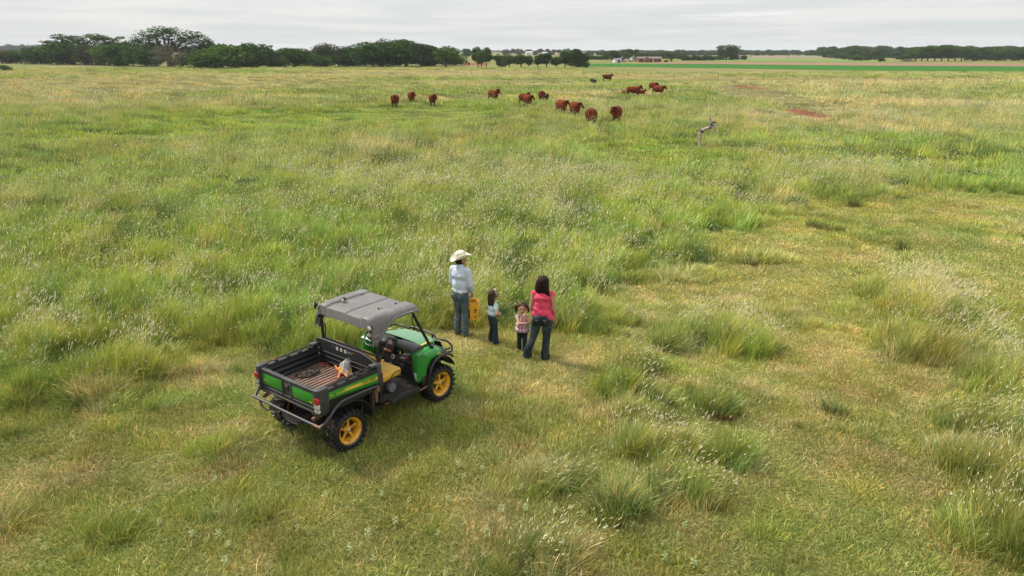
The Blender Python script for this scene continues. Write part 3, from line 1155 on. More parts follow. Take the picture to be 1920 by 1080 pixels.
def make_tree_kinds():
    r = random.Random(3)

    def lobes_round(W, H, z0, n, rl, seed, flat=.85):
        q = random.Random(seed)
        out = []
        for i in range(n):
            a = q.uniform(0, 6.28)
            u = q.random() ** .5
            zz = q.uniform(0, 1)
            rr = u * math.sqrt(max(0, 1 - (zz * 1.1 - .35) ** 2))
            s = rl * q.uniform(.75, 1.25)
            out.append((math.cos(a) * rr * (W / 2 - s * .8), math.sin(a) * rr * (W / 2 - s * .8), z0 + s * .7 + zz * (H - z0 - s * 1.55), s, s, s * flat))
        return out

    def kind(key, name, W, H, z0, n, rl, leaves, size, seed, m, trunk_r, fork, hollow=.5, drop=.25, bark=None, flat=.85):
        lb = lobes_round(W, H, z0, n, rl, seed, flat)
        cm = crown_mesh('crown', lb, leaves, size, seed, m, hollow, drop)
        mb = MB()
        limbs(mb, (0, 0, -.2), [l[:3] for l in lb[::2]], trunk_r, seed, fork)
        o = mb.build('trunk', bark or M_BARK)
        tm = o.data
        bpy.data.objects.remove(o)
        tree_kind(key, name, tm, cm, W, H)

    # dense bushy hedgerow trees with crowns down to the ground
    kind('bush1', 'bushy_tree', 9, 7, 0.0, 17, 1.9, 5200, .27, 11, M_LEAF_DARK, .22, 1.2, .45, .18)
    kind('bush2', 'bushy_tree', 9, 7, 0.0, 20, 1.6, 5200, .26, 12, M_LEAF_MID, .22, 1.2, .45, .20)
    kind('bush3', 'bushy_tree', 9, 7, 0.1, 15, 1.9, 5000, .27, 13, M_LEAF_DULL, .22, 1.2, .45, .22)
    kind('round', 'round_tree', 9, 8, .2, 22, 2.0, 7000, .27, 14, M_LEAF_DARK, .28, 1.6, .45, .15)
    # standards with a visible stem
    kind('stem1', 'field_tree', 6, 7, 1.3, 12, 1.35, 3600, .24, 15, M_LEAF_DARK, .20, 1.9, .4, .25)
    kind('stem2', 'field_tree', 6, 7, 1.1, 11, 1.45, 3600, .24, 16, M_LEAF_MID, .20, 1.7, .4, .25)
    # slender tall trees with tufted tops
    kind('slim', 'slender_tree', 4, 9, 3.2, 7, 1.15, 2200, .25, 17, M_LEAF_DULL, .16, 4.0, .4, .3)
    # big open cottonwood
    kind('cotton', 'spreading_tree', 14, 12, 2.0, 19, 2.2, 6800, .30, 18, M_LEAF_DARK, .40, 2.6, .45, .3)
    # grey half-leafless tree
    kind('grey', 'half_bare_tree', 9, 7, .8, 14, 1.7, 1900, .20, 19, M_LEAF_GREY, .24, 1.2, .5, .3, M_BARK_PALE)
    o = None
    # big open-crowned oak: flat layered lobes on visible limbs with sky between
    q = random.Random(5)
    lb = []
    for (x, y, z, s) in [(-4.9, 0, 7.9, 1.1), (-3.9, .8, 9.6, 1.4), (-3.4, -.6, 7.9, 1.3), (-2.3, .2, 10.9, 1.5), (-1.4, -.5, 9.2, 1.3), (-.6, .4, 11.6, 1.6), (.9, -.3, 11.3, 1.5),
                         (.6, .5, 9.4, 1.2), (2.3, -.4, 9.9, 1.3), (3.5, .3, 10.3, 1.5), (4.6, -.2, 9.1, 1.5), (5.2, .2, 7.8, 1.1), (3.3, .2, 8.2, 1.2), (-6.0, .1, 7.6, .7), (-1.6, 0, 7.4, 1.2), (1.4, .2, 7.6, 1.2), (5.4, 0, 6.9, .7)]:
        lb.append((x, y, z, s * 1.05, s * 1.25, s * 1.0))
        lb.append((x + q.uniform(-1.1, 1.1), y + q.uniform(-.8, .8), z + q.uniform(-.9, .5), s * .5, s * .6, s * .5))
    cm = crown_mesh('crown', lb, 6800, .19, 31, M_LEAF_DARK, .3, .36)
    mb = MB()
    limbs(mb, (0, 0, -.2), [l[:3] for l in lb[::2]], .42, 8, 4.6)
    for a_ in ((5.4, 0, 6.5), (6.6, 0, 7.4), (6.9, .3, 6.2)):
        mb.tube([(1.5, 0, 5.6), (3.6, 0, 6.0), a_], [.16, .1, .03], 5, smooth=3)
    o = mb.build('trunk', M_BARK)
    tree_kind('oak', 'spreading_tree', o.data, cm, 12.5, 12.8)
    bpy.data.objects.remove(o)
    # two-topped open tree (left)
    lb = []
    for (x, y, z, s) in [(-4.6, 0, 6.9, 1.0), (-3.3, .3, 8.6, 1.2), (-2.2, -.3, 7.2, 1.2), (-1.0, .2, 8.1, 1.2), (.0, -.2, 7.0, 1.0), (1.3, .3, 8.5, 1.4), (2.6, -.2, 8.2, 1.3), (3.7, .2, 7.4, 1.1), (5.2, 0, 8.3, .7), (1.2, 0, 6.8, 1.0), (-3.6, 0, 6.2, 1.0), (3.0, 0, 6.3, .9)]:
        lb.append((x, y, z, s, s * 1.2, s * .7))
        lb.append((x + q.uniform(-.8, .8), y, z + q.uniform(-.7, .2), s * .5, s * .6, s * .4))
    cm = crown_mesh('crown', lb, 4300, .19, 37, M_LEAF_DARK, .3, .34)
    mb = MB()
    limbs(mb, (0, 0, -.2), [l[:3] for l in lb[::2]], .34, 9, 3.6)
    o = mb.build('trunk', M_BARK)
    tree_kind('open', 'spreading_tree', o.data, cm, 11, 9.4)
    bpy.data.objects.remove(o)
    # dead tree
    mb = MB()
    rr = random.Random(21)
    mb.tube([(0, 0, -.2), (.1, 0, 2.4), (0, .1, 4.6)], [.26, .2, .16], 8)
    for dd in ((-.7, .1, .7), (.1, .2, 1), (.75, -.1, .65), (-.2, -.3, .9)):
        bare_branches(mb, Vector((0, .1, 4.4)), Vector(dd).normalized(), 1.5, .10, 3, rr)
    o = mb.build('trunk', M_BARK_PALE)
    tree_kind('dead', 'dead_tree', o.data, None, 6, 8.6)
    bpy.data.objects.remove(o)
    # shrub
    lb = lobes_round(2.6, 1.8, 0, 8, .65, 41)
    tree_kind('shrub', 'shrub', None, crown_mesh('foliage', lb, 900, .12, 41, M_LEAF_DARK, .4, .2), 2.6, 1.8)


TREE_COUNT = {}


def put_tree(key, px, base_y, top_y, width_px, label, group=None, cat=None, rz=None, dy=0.0):
    """plants a tree where the photo shows it, sized in metres from its extent"""
    name, tm, cm, w, h = TREE[key]
    p = gp(px, base_y)
    p.y += dy
    p.x *= (p.y / (p.y - dy)) if dy else 1
    s = px_per_m(p.x, p.y)
    # height from the vertical extent
    ang = PITCH + math.atan((top_y - 540) / F_PX)
    hh = CAM_H - p.y * math.tan(ang)
    sw, sh = (width_px / s) / w * (1.14 if base_y > 115 and px < 870 and key not in ('oak', 'open', 'dead') else 1.0), hh / h
    n = TREE_COUNT.get('n', 0)
    TREE_COUNT['n'] = n + 1
    e = empty(name, p, rz if rz is not None else (n * 2.399) % 6.28, label, cat or name.replace('_', ' ').split()[-1], group)
    e.scale = (sw, sw, sh)
    if tm is not None:
        o = bpy.data.objects.new('trunk', tm); C.objects.link(o); o.parent = e
    if cm is not None:
        o = bpy.data.objects.new('crown' if tm is not None else 'foliage', cm); C.objects.link(o); o.parent = e
    return e


def make_trees():
    make_tree_kinds()
    G1 = 'hedgerow trees on the left edge of the pasture'
    place = [
        # key, px, base, top, width, label
        ('bush3', 4, 119, 96, 46, 'bushy tree cut by the left edge of the photo'),
        ('bush2', 40, 119, 96, 48, 'low bushy tree second from the left edge, below a pale strip of field'),
        ('bush1', 78, 120, 90, 52, 'dark bushy tree third from the left end of the hedgerow'),
        ('bush2', 108, 121, 86, 50, 'green bushy tree just left of the two-topped open tree'),
        ('round', 138, 121, 80, 62, 'rounded dark tree under the left part of the two-topped open tree'),
        ('bush3', 172, 122, 86, 50, 'dull green bushy tree below the middle of the two-topped open tree'),
        ('open', 163, 121, 65, 86, 'tall two-topped tree with open tufted crown rising behind the left hedgerow'),
        ('dead', 214, 121, 71, 46, 'bare dead tree standing out above the hedgerow right of the two-topped tree'),
        ('bush2', 205, 123, 87, 52, 'bushy tree in front of the bare dead tree'),
        ('bush1', 240, 124, 82, 56, 'dark bushy tree between the bare dead tree and the great oak'),
        ('bush2', 275, 125, 83, 58, 'bushy tree at the left foot of the great oak'),
        ('oak', 320, 126, 52.5, 96, 'great oak with broad layered crown, highest tree of the hedgerow'),
        ('grey', 326, 128, 86, 64, 'greyish half leafless tree with pale forked limbs in front of the great oak'),
        ('bush1', 366, 126, 88, 48, 'dark bushy tree at the right foot of the great oak'),
        ('stem1', 392, 126, 82, 34, 'dark pointed tree rising a little above its neighbours right of the great oak'),
        ('bush2', 402, 129, 91, 78, 'light green bushy tree standing forward right of the great oak'),
        ('bush2', 440, 128, 86, 70, 'light green broad tree near the middle of the left hedgerow'),
        ('bush1', 482, 127, 84, 60, 'dark broad tree left of the first gap in the hedgerow'),
        ('bush3', 502, 127, 95, 44, 'sloping bushy tree at the left side of the first gap in the hedgerow'),
        ('bush2', 524, 127, 107, 30, 'low bush in the first gap of the hedgerow'),
        ('round', 552, 126, 92, 50, 'rounded tree standing alone right of the first gap in the hedgerow'),
        ('bush2', 588, 126, 101, 42, 'low light green bush filling the second dip of the hedgerow'),
        ('bush3', 606, 124.5, 85, 36, 'dull green tree with a small top knot right of the second dip'),
        ('bush3', 636, 124.5, 87, 54, 'dull olive tree between the second dip and the deep green dome'),
        ('bush1', 668, 124.5, 90, 52, 'dark tree just left of the deep green dome'),
        ('round', 716, 125.5, 82, 82, 'deep green dome-shaped tree, the broadest right of the hedgerow middle'),
        ('bush3', 724, 124, 78, 44, 'dull green tree top showing over the deep green dome'),
        ('round', 762, 124, 77, 62, 'tall dull tree right of the deep green dome'),
        ('bush3', 790, 124, 88, 50, 'olive tree below the tufted open tree'),
        ('slim', 797, 124, 83, 42, 'open tufted tree top above the right part of the hedgerow'),
        ('bush1', 815, 124, 94, 44, 'dark low tree right of the tufted open tree'),
        ('stem2', 836, 127.5, 89, 36, 'lighter tree on a short trunk standing forward near the hedgerow end'),
        ('bush2', 852, 123, 99, 40, 'bushy tree at the right end of the hedgerow'),
    ]
    for i, (k, px, b, tp, w, lab) in enumerate(place):
        put_tree(k, px, b, tp, w, lab, G1, 'tree', rz=0 if k in ('oak', 'open', 'grey') else None)
    G2 = 'standing trees along the field edge in the middle distance'
    mid = [
        ('stem1', 897, 126, 90, 17, 'tall dark twin-topped tree, its left stem'), ('stem1', 911, 125.5, 91, 19, 'tall dark twin-topped tree, its right stem'), ('stem2', 903, 126.5, 96, 20, 'olive tree in front of the twin-topped pair'),
        ('bush3', 939, 126.5, 104, 22, 'dull bush left of the lighter round field tree'), ('stem2', 955, 127, 104, 24, 'lighter round field tree, fifth from the end of the hedgerow'),
        ('stem1', 978, 127, 104, 24, 'dark field tree right of the lighter round one'), ('stem2', 991, 126.5, 105, 16, 'slim field tree before the gap in the field row'),
        ('stem1', 1008, 127, 105, 20, 'small field tree with an arching crown in the gap of the row'), ('stem1', 1026, 127, 101, 26, 'dark broad field tree in the middle of the row'),
        ('stem2', 1044, 127, 107, 18, 'thin-crowned field tree in the middle of the row'), ('stem1', 1060, 127.5, 98, 26, 'tall dark field tree third from the right end of the row'),
        ('round', 1077, 127.5, 94, 30, 'tallest field tree with pale trunks near the right end of the row'), ('bush1', 1094, 127.5, 101, 24, 'dark bushy tree ending the field row on the right')]
    for (k, px, b, tp, w, lab) in mid:
        put_tree(k, px, b, tp, w, lab, G2, 'tree')
    put_tree('round', 875, 107.3, 92, 16, 'round tree alone in the hay field beyond the hedgerow end', None, 'tree')
    put_tree('shrub', 12, 134, 122, 17, 'small dark shrub in the grass at the left edge of the pasture', None, 'shrub')
    put_tree('shrub', 879, 122.5, 116.5, 3.5, 'tiny dark bush in front of the red field', None, 'shrub')
    put_tree('bush3', 531, 102, 93, 15, 'distant blue-green tree seen through the first gap of the hedgerow', None, 'tree')
    # slender row behind the field trees
    G3 = 'slender trees in the far shelter belt'
    for i, px in enumerate([948, 956, 963, 968, 974, 983, 988, 994, 1003, 1012, 1019, 1026, 1033, 1040, 1047, 1054, 1062, 1071, 1080, 1101, 1107, 1113, 1119]):
        put_tree('bush3' if i % 4 == 0 else 'slim', px, 103.6, [93, 95, 91.6, 94, 92, 95.5, 93][i % 7] + (2 if px > 1100 else 0), 9 if i % 4 else 13,
                 'slender dull tree of the far shelter belt, number %s from its left' % NUM[i], G3, 'tree')
    G4 = 'low hedge bushes behind the field trees'
    for i, px in enumerate([922, 930, 938, 946, 957, 968, 978, 1014, 1022, 1110, 1118, 1126, 1134]):
        put_tree('bush1', px, 112, 104.3 + (i % 3) * .7, 15, 'dark low bush in the hedge behind the field trees, %s from its left' % NUM[i], G4, 'bush')
    G5 = 'farmstead trees'
    farm = [('round', 1146, 113.2, 95.5, 26, 'broad dark tree left of the white farm shed'), ('bush1', 1163, 113, 98, 22, 'dark tree behind the white farm shed'), ('stem1', 1180, 113.5, 93, 22, 'tallest farmstead tree right of the white shed'),
            ('stem2', 1174, 114, 98, 16, 'lighter farmstead tree between the shed and the brick house'), ('slim', 1190, 112, 93, 13, 'slender tree top behind the farmstead trees'), ('bush1', 1197, 113, 100, 20, 'dark tree left of the brick house'),
            ('stem2', 1208, 112, 99, 16, 'tree behind the left end of the brick house'), ('bush1', 1219, 111, 101, 17, 'tree behind the middle of the brick house'), ('round', 1244, 110.5, 98.5, 26, 'broad dark tree behind the right end of the brick house'),
            ('bush1', 1262, 110.5, 100, 22, 'dark tree right of the broad farmstead tree'), ('bush1', 1274, 110.5, 102, 14, 'last tree of the farmstead group')]
    for (k, px, b, tp, w, lab) in farm:
        put_tree(k, px, b, tp, w, lab, G5, 'tree')
    for i, px in enumerate([1247, 1251]):
        put_tree('shrub', px, 116.5, 112.8, 5, ['dark shrub at the right corner of the brick house, left one', 'dark shrub at the right corner of the brick house, right one'][i], None, 'shrub')
    put_tree('shrub', 1258.5, 115.8, 109.5, 4, 'small light green shrub standing alone right of the brick house', None, 'shrub')
    G6 = 'orchard bushes between the farmstead and the big cottonwood'
    for i, px in enumerate([1281, 1288, 1295, 1302, 1309, 1316, 1323, 1330, 1337]):
        put_tree('bush1', px, 113.4, 103.6 + (i % 3) * 1.2, 10, 'dark orchard bush left of the big cottonwood, %s in the row' % NUM[i], G6, 'bush')
    put_tree('cotton', 1362, 112.5, 85.6, 42, 'big cottonwood with open crown rising over the far fields', None, 'tree')
    put_tree('bush1', 1350, 112.6, 104, 18, 'dark bush at the left foot of the big cottonwood', None, 'bush')
    put_tree('bush1', 1375, 112.4, 101, 17, 'dark bush at the right foot of the big cottonwood', None, 'bush')
    put_tree('bush1', 1394, 112, 104.6, 13, 'small dark round tree right of the big cottonwood', None, 'tree')
    # right-hand wood: front trees one by one
    G7 = 'front trees of the far wood on the right'
    fr = [('bush1', 1548, 107.5, 101, 14), ('bush2', 1560, 108.5, 101, 14), ('bush1', 1574, 110, 100, 20), ('bush1', 1586, 111.4, 101, 16), ('bush2', 1601, 113.6, 102.6, 18), ('bush2', 1612, 113.8, 104, 14), ('bush1', 1626, 113.2, 105, 14),
          ('round', 1638, 112.6, 96, 20), ('bush1', 1652, 115.4, 106, 13), ('bush1', 1683, 111.4, 105, 9), ('bush1', 1695, 113, 104, 14), ('bush1', 1708, 112, 94, 20), ('stem1', 1716, 114, 91, 22), ('stem2', 1728, 114.4, 90, 22), ('stem1', 1740, 114.6, 89, 22),
          ('stem2', 1752, 114.6, 88.5, 22), ('stem1', 1765, 114.8, 86, 24), ('stem1', 1778, 114.8, 86, 22), ('stem2', 1790, 114.6, 88, 24), ('stem1', 1803, 114.4, 89, 22), ('bush1', 1822, 114.2, 96, 22), ('round', 1840, 114, 90.5, 28), ('bush2', 1856, 113.6, 94, 20),
          ('bush1', 1870, 114, 98, 20), ('stem2', 1884, 113.8, 91, 22), ('bush1', 1897, 113.6, 93, 22), ('round', 1912, 113.6, 92, 24), ('bush2', 1930, 113.6, 92, 24)]
    for i, (k, px, b, tp, w) in enumerate(fr):
        where = 'by the pale fields' if px < 1600 else ('left of the tall grove' if px < 1712 else ('in the tall grove' if px < 1812 else 'right of the tall grove'))
        ordn = ['first', 'second', 'third', 'fourth', 'fifth', 'sixth', 'seventh', 'eighth', 'ninth', 'tenth']
        j = sum(1 for q in fr[:i] if (q[1] < 1600) == (px < 1600) and (q[1] < 1712) == (px < 1712) and (q[1] < 1812) == (px < 1812))
        put_tree(k, px, b, tp, w, '%s tree of the right wood %s, %s from left there' % ('dark' if k in ('bush1', 'round', 'stem1') else 'lighter green', where, ordn[j]), G7, 'tree')
    G8 = 'blue-grey trees far behind the left hedgerow'
    for i, (px, tp, w) in enumerate([(-6, 88, 20), (14, 85.5, 17), (22, 84, 15), (34, 86, 10), (42, 86.5, 11), (51, 84.5, 15), (66, 85, 16), (74, 87.5, 10), (87, 85.5, 13), (98, 86, 12)]):
        put_tree('bush3', px, 101.5, tp, w * 1.3, 'blue-grey tree far behind the left hedgerow, %s from the left' % ['first', 'second', 'third', 'fourth', 'fifth', 'sixth', 'seventh', 'eighth', 'ninth', 'tenth'][i], G8, 'tree')

    # ---- woods on the horizon: masses nobody could count
    coll = bpy.data.collections.new('wood_kinds')
    for k in ('bush1', 'bush3', 'round', 'stem1'):
        o = bpy.data.objects.new('kind_' + k, TREE[k][2])
        coll.objects.link(o)
    r = np.random.default_rng(5)

    def wood(name, label, bands, n, hmin, hmax, wide=1.35):
        P, Sc = [], []
        for (x0, x1, y0, y1) in bands:
            m = int(n * (x1 - x0) / sum(b[1] - b[0] for b in bands))
            for _ in range(m):
                a = gp(r.uniform(x0, x1), r.uniform(y0, y1))
                P.append((a.x, a.y, 0))
                h = r.uniform(hmin, hmax) / 7.0
                Sc.append((h * wide, h * wide, h))
        n_ = len(P)
        me_rot = np.zeros((n_, 3)); me_rot[:, 2] = r.uniform(0, 6.28, n_)
        o = scatter(name, label, 'woodland', coll, P, r.integers(0, 4, n_), me_rot, Sc, np.ones((n_, 3)))
    wood('horizon_woodland', 'blue-grey woodland along the horizon behind the farmstead and pale fields', [(1120, 1560, 101.2, 104.4)], 420, 4.2, 6.6)
    wood('right_woodland', 'dense dark wood covering the horizon on the right behind its front trees', [(1540, 1940, 102.5, 109), (1700, 1940, 104, 110)], 620, 6.0, 9.2)
    wood('left_horizon_woodland', 'faint blue tree line on the horizon between the hedgerow and the shelter belt', [(480, 1130, 97.6, 98.6)], 420, 4.5, 6.8, 2.2)
    wood('left_far_woodland', 'faint far woodland behind the left end of the hedgerow', [(-40, 480, 99.0, 100.5)], 220, 6, 9, 1.8)

# ================================================================== UTILITY VEHICLE
M_PLASTIC = mat('charcoal_plastic', (.028, .028, .031), (.075, .066, .060), 3.5, .45, .75, .55, .8, bscale=120, bstr=.15)
M_ROOF = mat('roof_plastic', (.125, .117, .114), (.175, .162, .153), 2.2, .40, .75, .5, .62, bscale=140, bstr=.12)
M_BLACK = mat('black_frame', (.014, .014, .015), (.05, .042, .036), 5, .55, .8, .4, .8)
M_BEDBLACK = mat('bed_liner', (.011, .0115, .012), (.045, .037, .032), 3, .55, .85, .5, .85, bscale=60, bstr=.2)
M_GREEN = mat('green_paint', (.012, .195, .022), (.045, .20, .04), 2.5, .50, .8, .30, .6, coat=.25)
M_GREENDECAL = mat('green_panel', (.030, .235, .022), (.06, .20, .04), 3, .55, .85, .35, .6)
M_YEL = mat('yellow_decal', (.62, .43, .045), None, rough=.45)
M_SEAT = mat('yellow_vinyl', (.60, .345, .030), (.50, .28, .05), 5, .5, .8, .45, .6, bscale=220, bstr=.15)
M_RIM = mat('yellow_rim', (.66, .335, .018), (.34, .11, .022), 9, .47, .7, .38, .85, coat=.2)
M_TYRE = mat('tyre_rubber', (.009, .009, .010), (.060, .046, .030), 5, .56, .80, .5, .9)
M_MUD = mat('yellow_mud', (.24, .145, .035), (.13, .085, .03), 12, rough=.95, bscale=40, bstr=.5)
M_RUST = mat('rusty_steel', (.185, .078, .048), (.07, .045, .035), 8, .4, .7, .8, .6, bscale=60, bstr=.4)
M_BAR = mat('bumper_tube', (.034, .034, .040), (.36, .15, .09), 2.2, .55, .66, .45, .85)
M_FLOOR = mat('bed_floor', (.155, .100, .078), (.235, .135, .095), 3.0, .40, .62, .85, .7, bscale=30, bstr=.4, fine=.3)
M_DIRTY = mat('dirty_steel', (.018, .015, .013), (.085, .050, .033), 5, .52, .72, .9, bscale=30, bstr=.5)
M_STEP = mat('muddy_step', (.013, .012, .012), (.105, .070, .050), 5.5, .50, .68, .8, .95, bscale=26, bstr=.7)
M_RED = mat('red_lens', (.42, .012, .02), None, rough=.2, coat=.5)
M_WLENS = mat('white_lens', (.50, .46, .38), (.36, .32, .25), 10, rough=.3)
M_STICK = mat('white_sticker', (.62, .60, .56), (.28, .26, .24), 60, .5, .6, rough=.6)
M_ORANGE = mat('orange_paint', (.62, .165, .035), (.35, .11, .05), 9, .5, .7, .5)
M_CHROME = mat('bright_metal', (.55, .55, .55), None, rough=.3, metal=.9)
M_GLASS = mat('gauge_glass', (.30, .28, .26), None, rough=.15, coat=.5)
M_BOOT = mat('grey_rubber', (.13, .135, .14), None, rough=.6)
M_CLEAR = mat('lamp_lens', (.70, .68, .62), None, rough=.12, coat=1)
M_HOOD = mat('hood_green', (.030, .190, .045), (.10, .24, .12), 1.6, .45, .85, .2, .35, coat=.8)

VEH = empty('utility_vehicle', (-3.027, 9.931, 0), .918, 'open green utility vehicle with grey roof, yellow seats and cargo bed, parked in the grass', 'utility vehicle')


def make_wheel(x, y, side, w, R=.335, seed=0):
    """side = -1 right, +1 left (outer face)"""
    r = random.Random(seed)
    M = RotTo((0, side, 0), (x, y, R - .015))          # local +Z points outwards
    rim = MB()
    hw = w / 2
    # rim barrel with rolled lip
    rim.lathe([(.155, -hw * .7), (.160, hw * .1), (.170, hw * .62), (.196, hw * .80), (.212, hw * .86), (.216, hw * .76), (.202, hw * .66), (.182, hw * .5), (.176, -hw * .7)], 40, M, closed=True)
    # hub dish
    rim.lathe([(0, hw * .52), (.040, hw * .54), (.052, hw * .48), (.060, hw * .30), (.060, 0), (0, 0)], 24, M)
    for k in range(5):
        a = k * 2 * math.pi / 5 + .2
        A = M @ Matrix.Rotation(a, 4, 'Z')
        rim.prism([(.045, -.026), (.120, -.019), (.180, -.030), (.180, .030), (.120, .019), (.045, .026)], A @ Matrix.Translation((0, 0, hw * .24)), .026, .005)
        A2 = M @ Matrix.Rotation(a + .63, 4, 'Z')
        rim.lathe([(0, hw * .50), (.007, hw * .50), (.007, hw * .4)], 8, A2 @ Matrix.Translation((.040, 0, .004)))
    wh = rim.build('wheel', M_RIM, VEH)
    hub = MB()
    hub.lathe([(0, hw * .72), (.018, hw * .72), (.026, hw * .66), (.028, hw * .5)], 18, M)
    hub.build('hub_cap', M_CHROME, wh)
    hb = MB()
    hb.lathe([(0, 0), (.150, 0), (.150, -.02), (0, -.02)], 28, M)
    hb.build('brake_drum', M_BLACK, wh)
    ty = MB()
    n = 56
    prof = [(.196, -hw * .72), (.208, -hw * .86), (.235, -hw * .99), (.275, -hw), (.300, -hw * .90), (.311, -hw * .70), (.315, 0), (.311, hw * .70), (.300, hw * .90), (.275, hw), (.235, hw * .99), (.214, hw * .84), (.200, hw * .72)]
    ty.lathe(prof, n, M)
    NL = 22
    for k in range(NL):
        for s_ in (-1, 1):
            a = (k + (.5 if s_ > 0 else 0)) * 2 * math.pi / NL
            A = M @ Matrix.Rotation(a, 4, 'Z')
            # chevron bar on the crown
            ty.prism([(-.021, 0), (.019, 0), (.036, hw * .88 * s_), (-.006, hw * .88 * s_)][::s_], A @ Matrix.Translation((.304, 0, 0)) @ Matrix(((0, 0, 1, 0), (1, 0, 0, 0), (0, 1, 0, 0), (0, 0, 0, 1))), .032, .004)
            # shoulder lug wrapping over the side wall
            ty.box((0, 0, 0), (.062, .034, .024), bev=.005)
            sel = ty.bm.verts[:] if False else None
            ty.bm.verts.ensure_lookup_table()
            new = ty.bm.verts[-_box_verts():]
            B = A @ Matrix.Translation((.286, .020 * s_ + .010, hw * .97 * s_)) @ Matrix.Rotation(-.55 * s_, 4, 'Y')
            for v in new: v.co = B @ v.co
    tyre = ty.build('tyre', M_TYRE, wh)
    return wh, M


_BV = []


def _box_verts():
    if not _BV:
        q = MB()
        q.box((0, 0, 0), (.062, .034, .024), bev=.005)
        _BV.append(len(q.bm.verts))
        q.bm.free()
    return _BV[0]


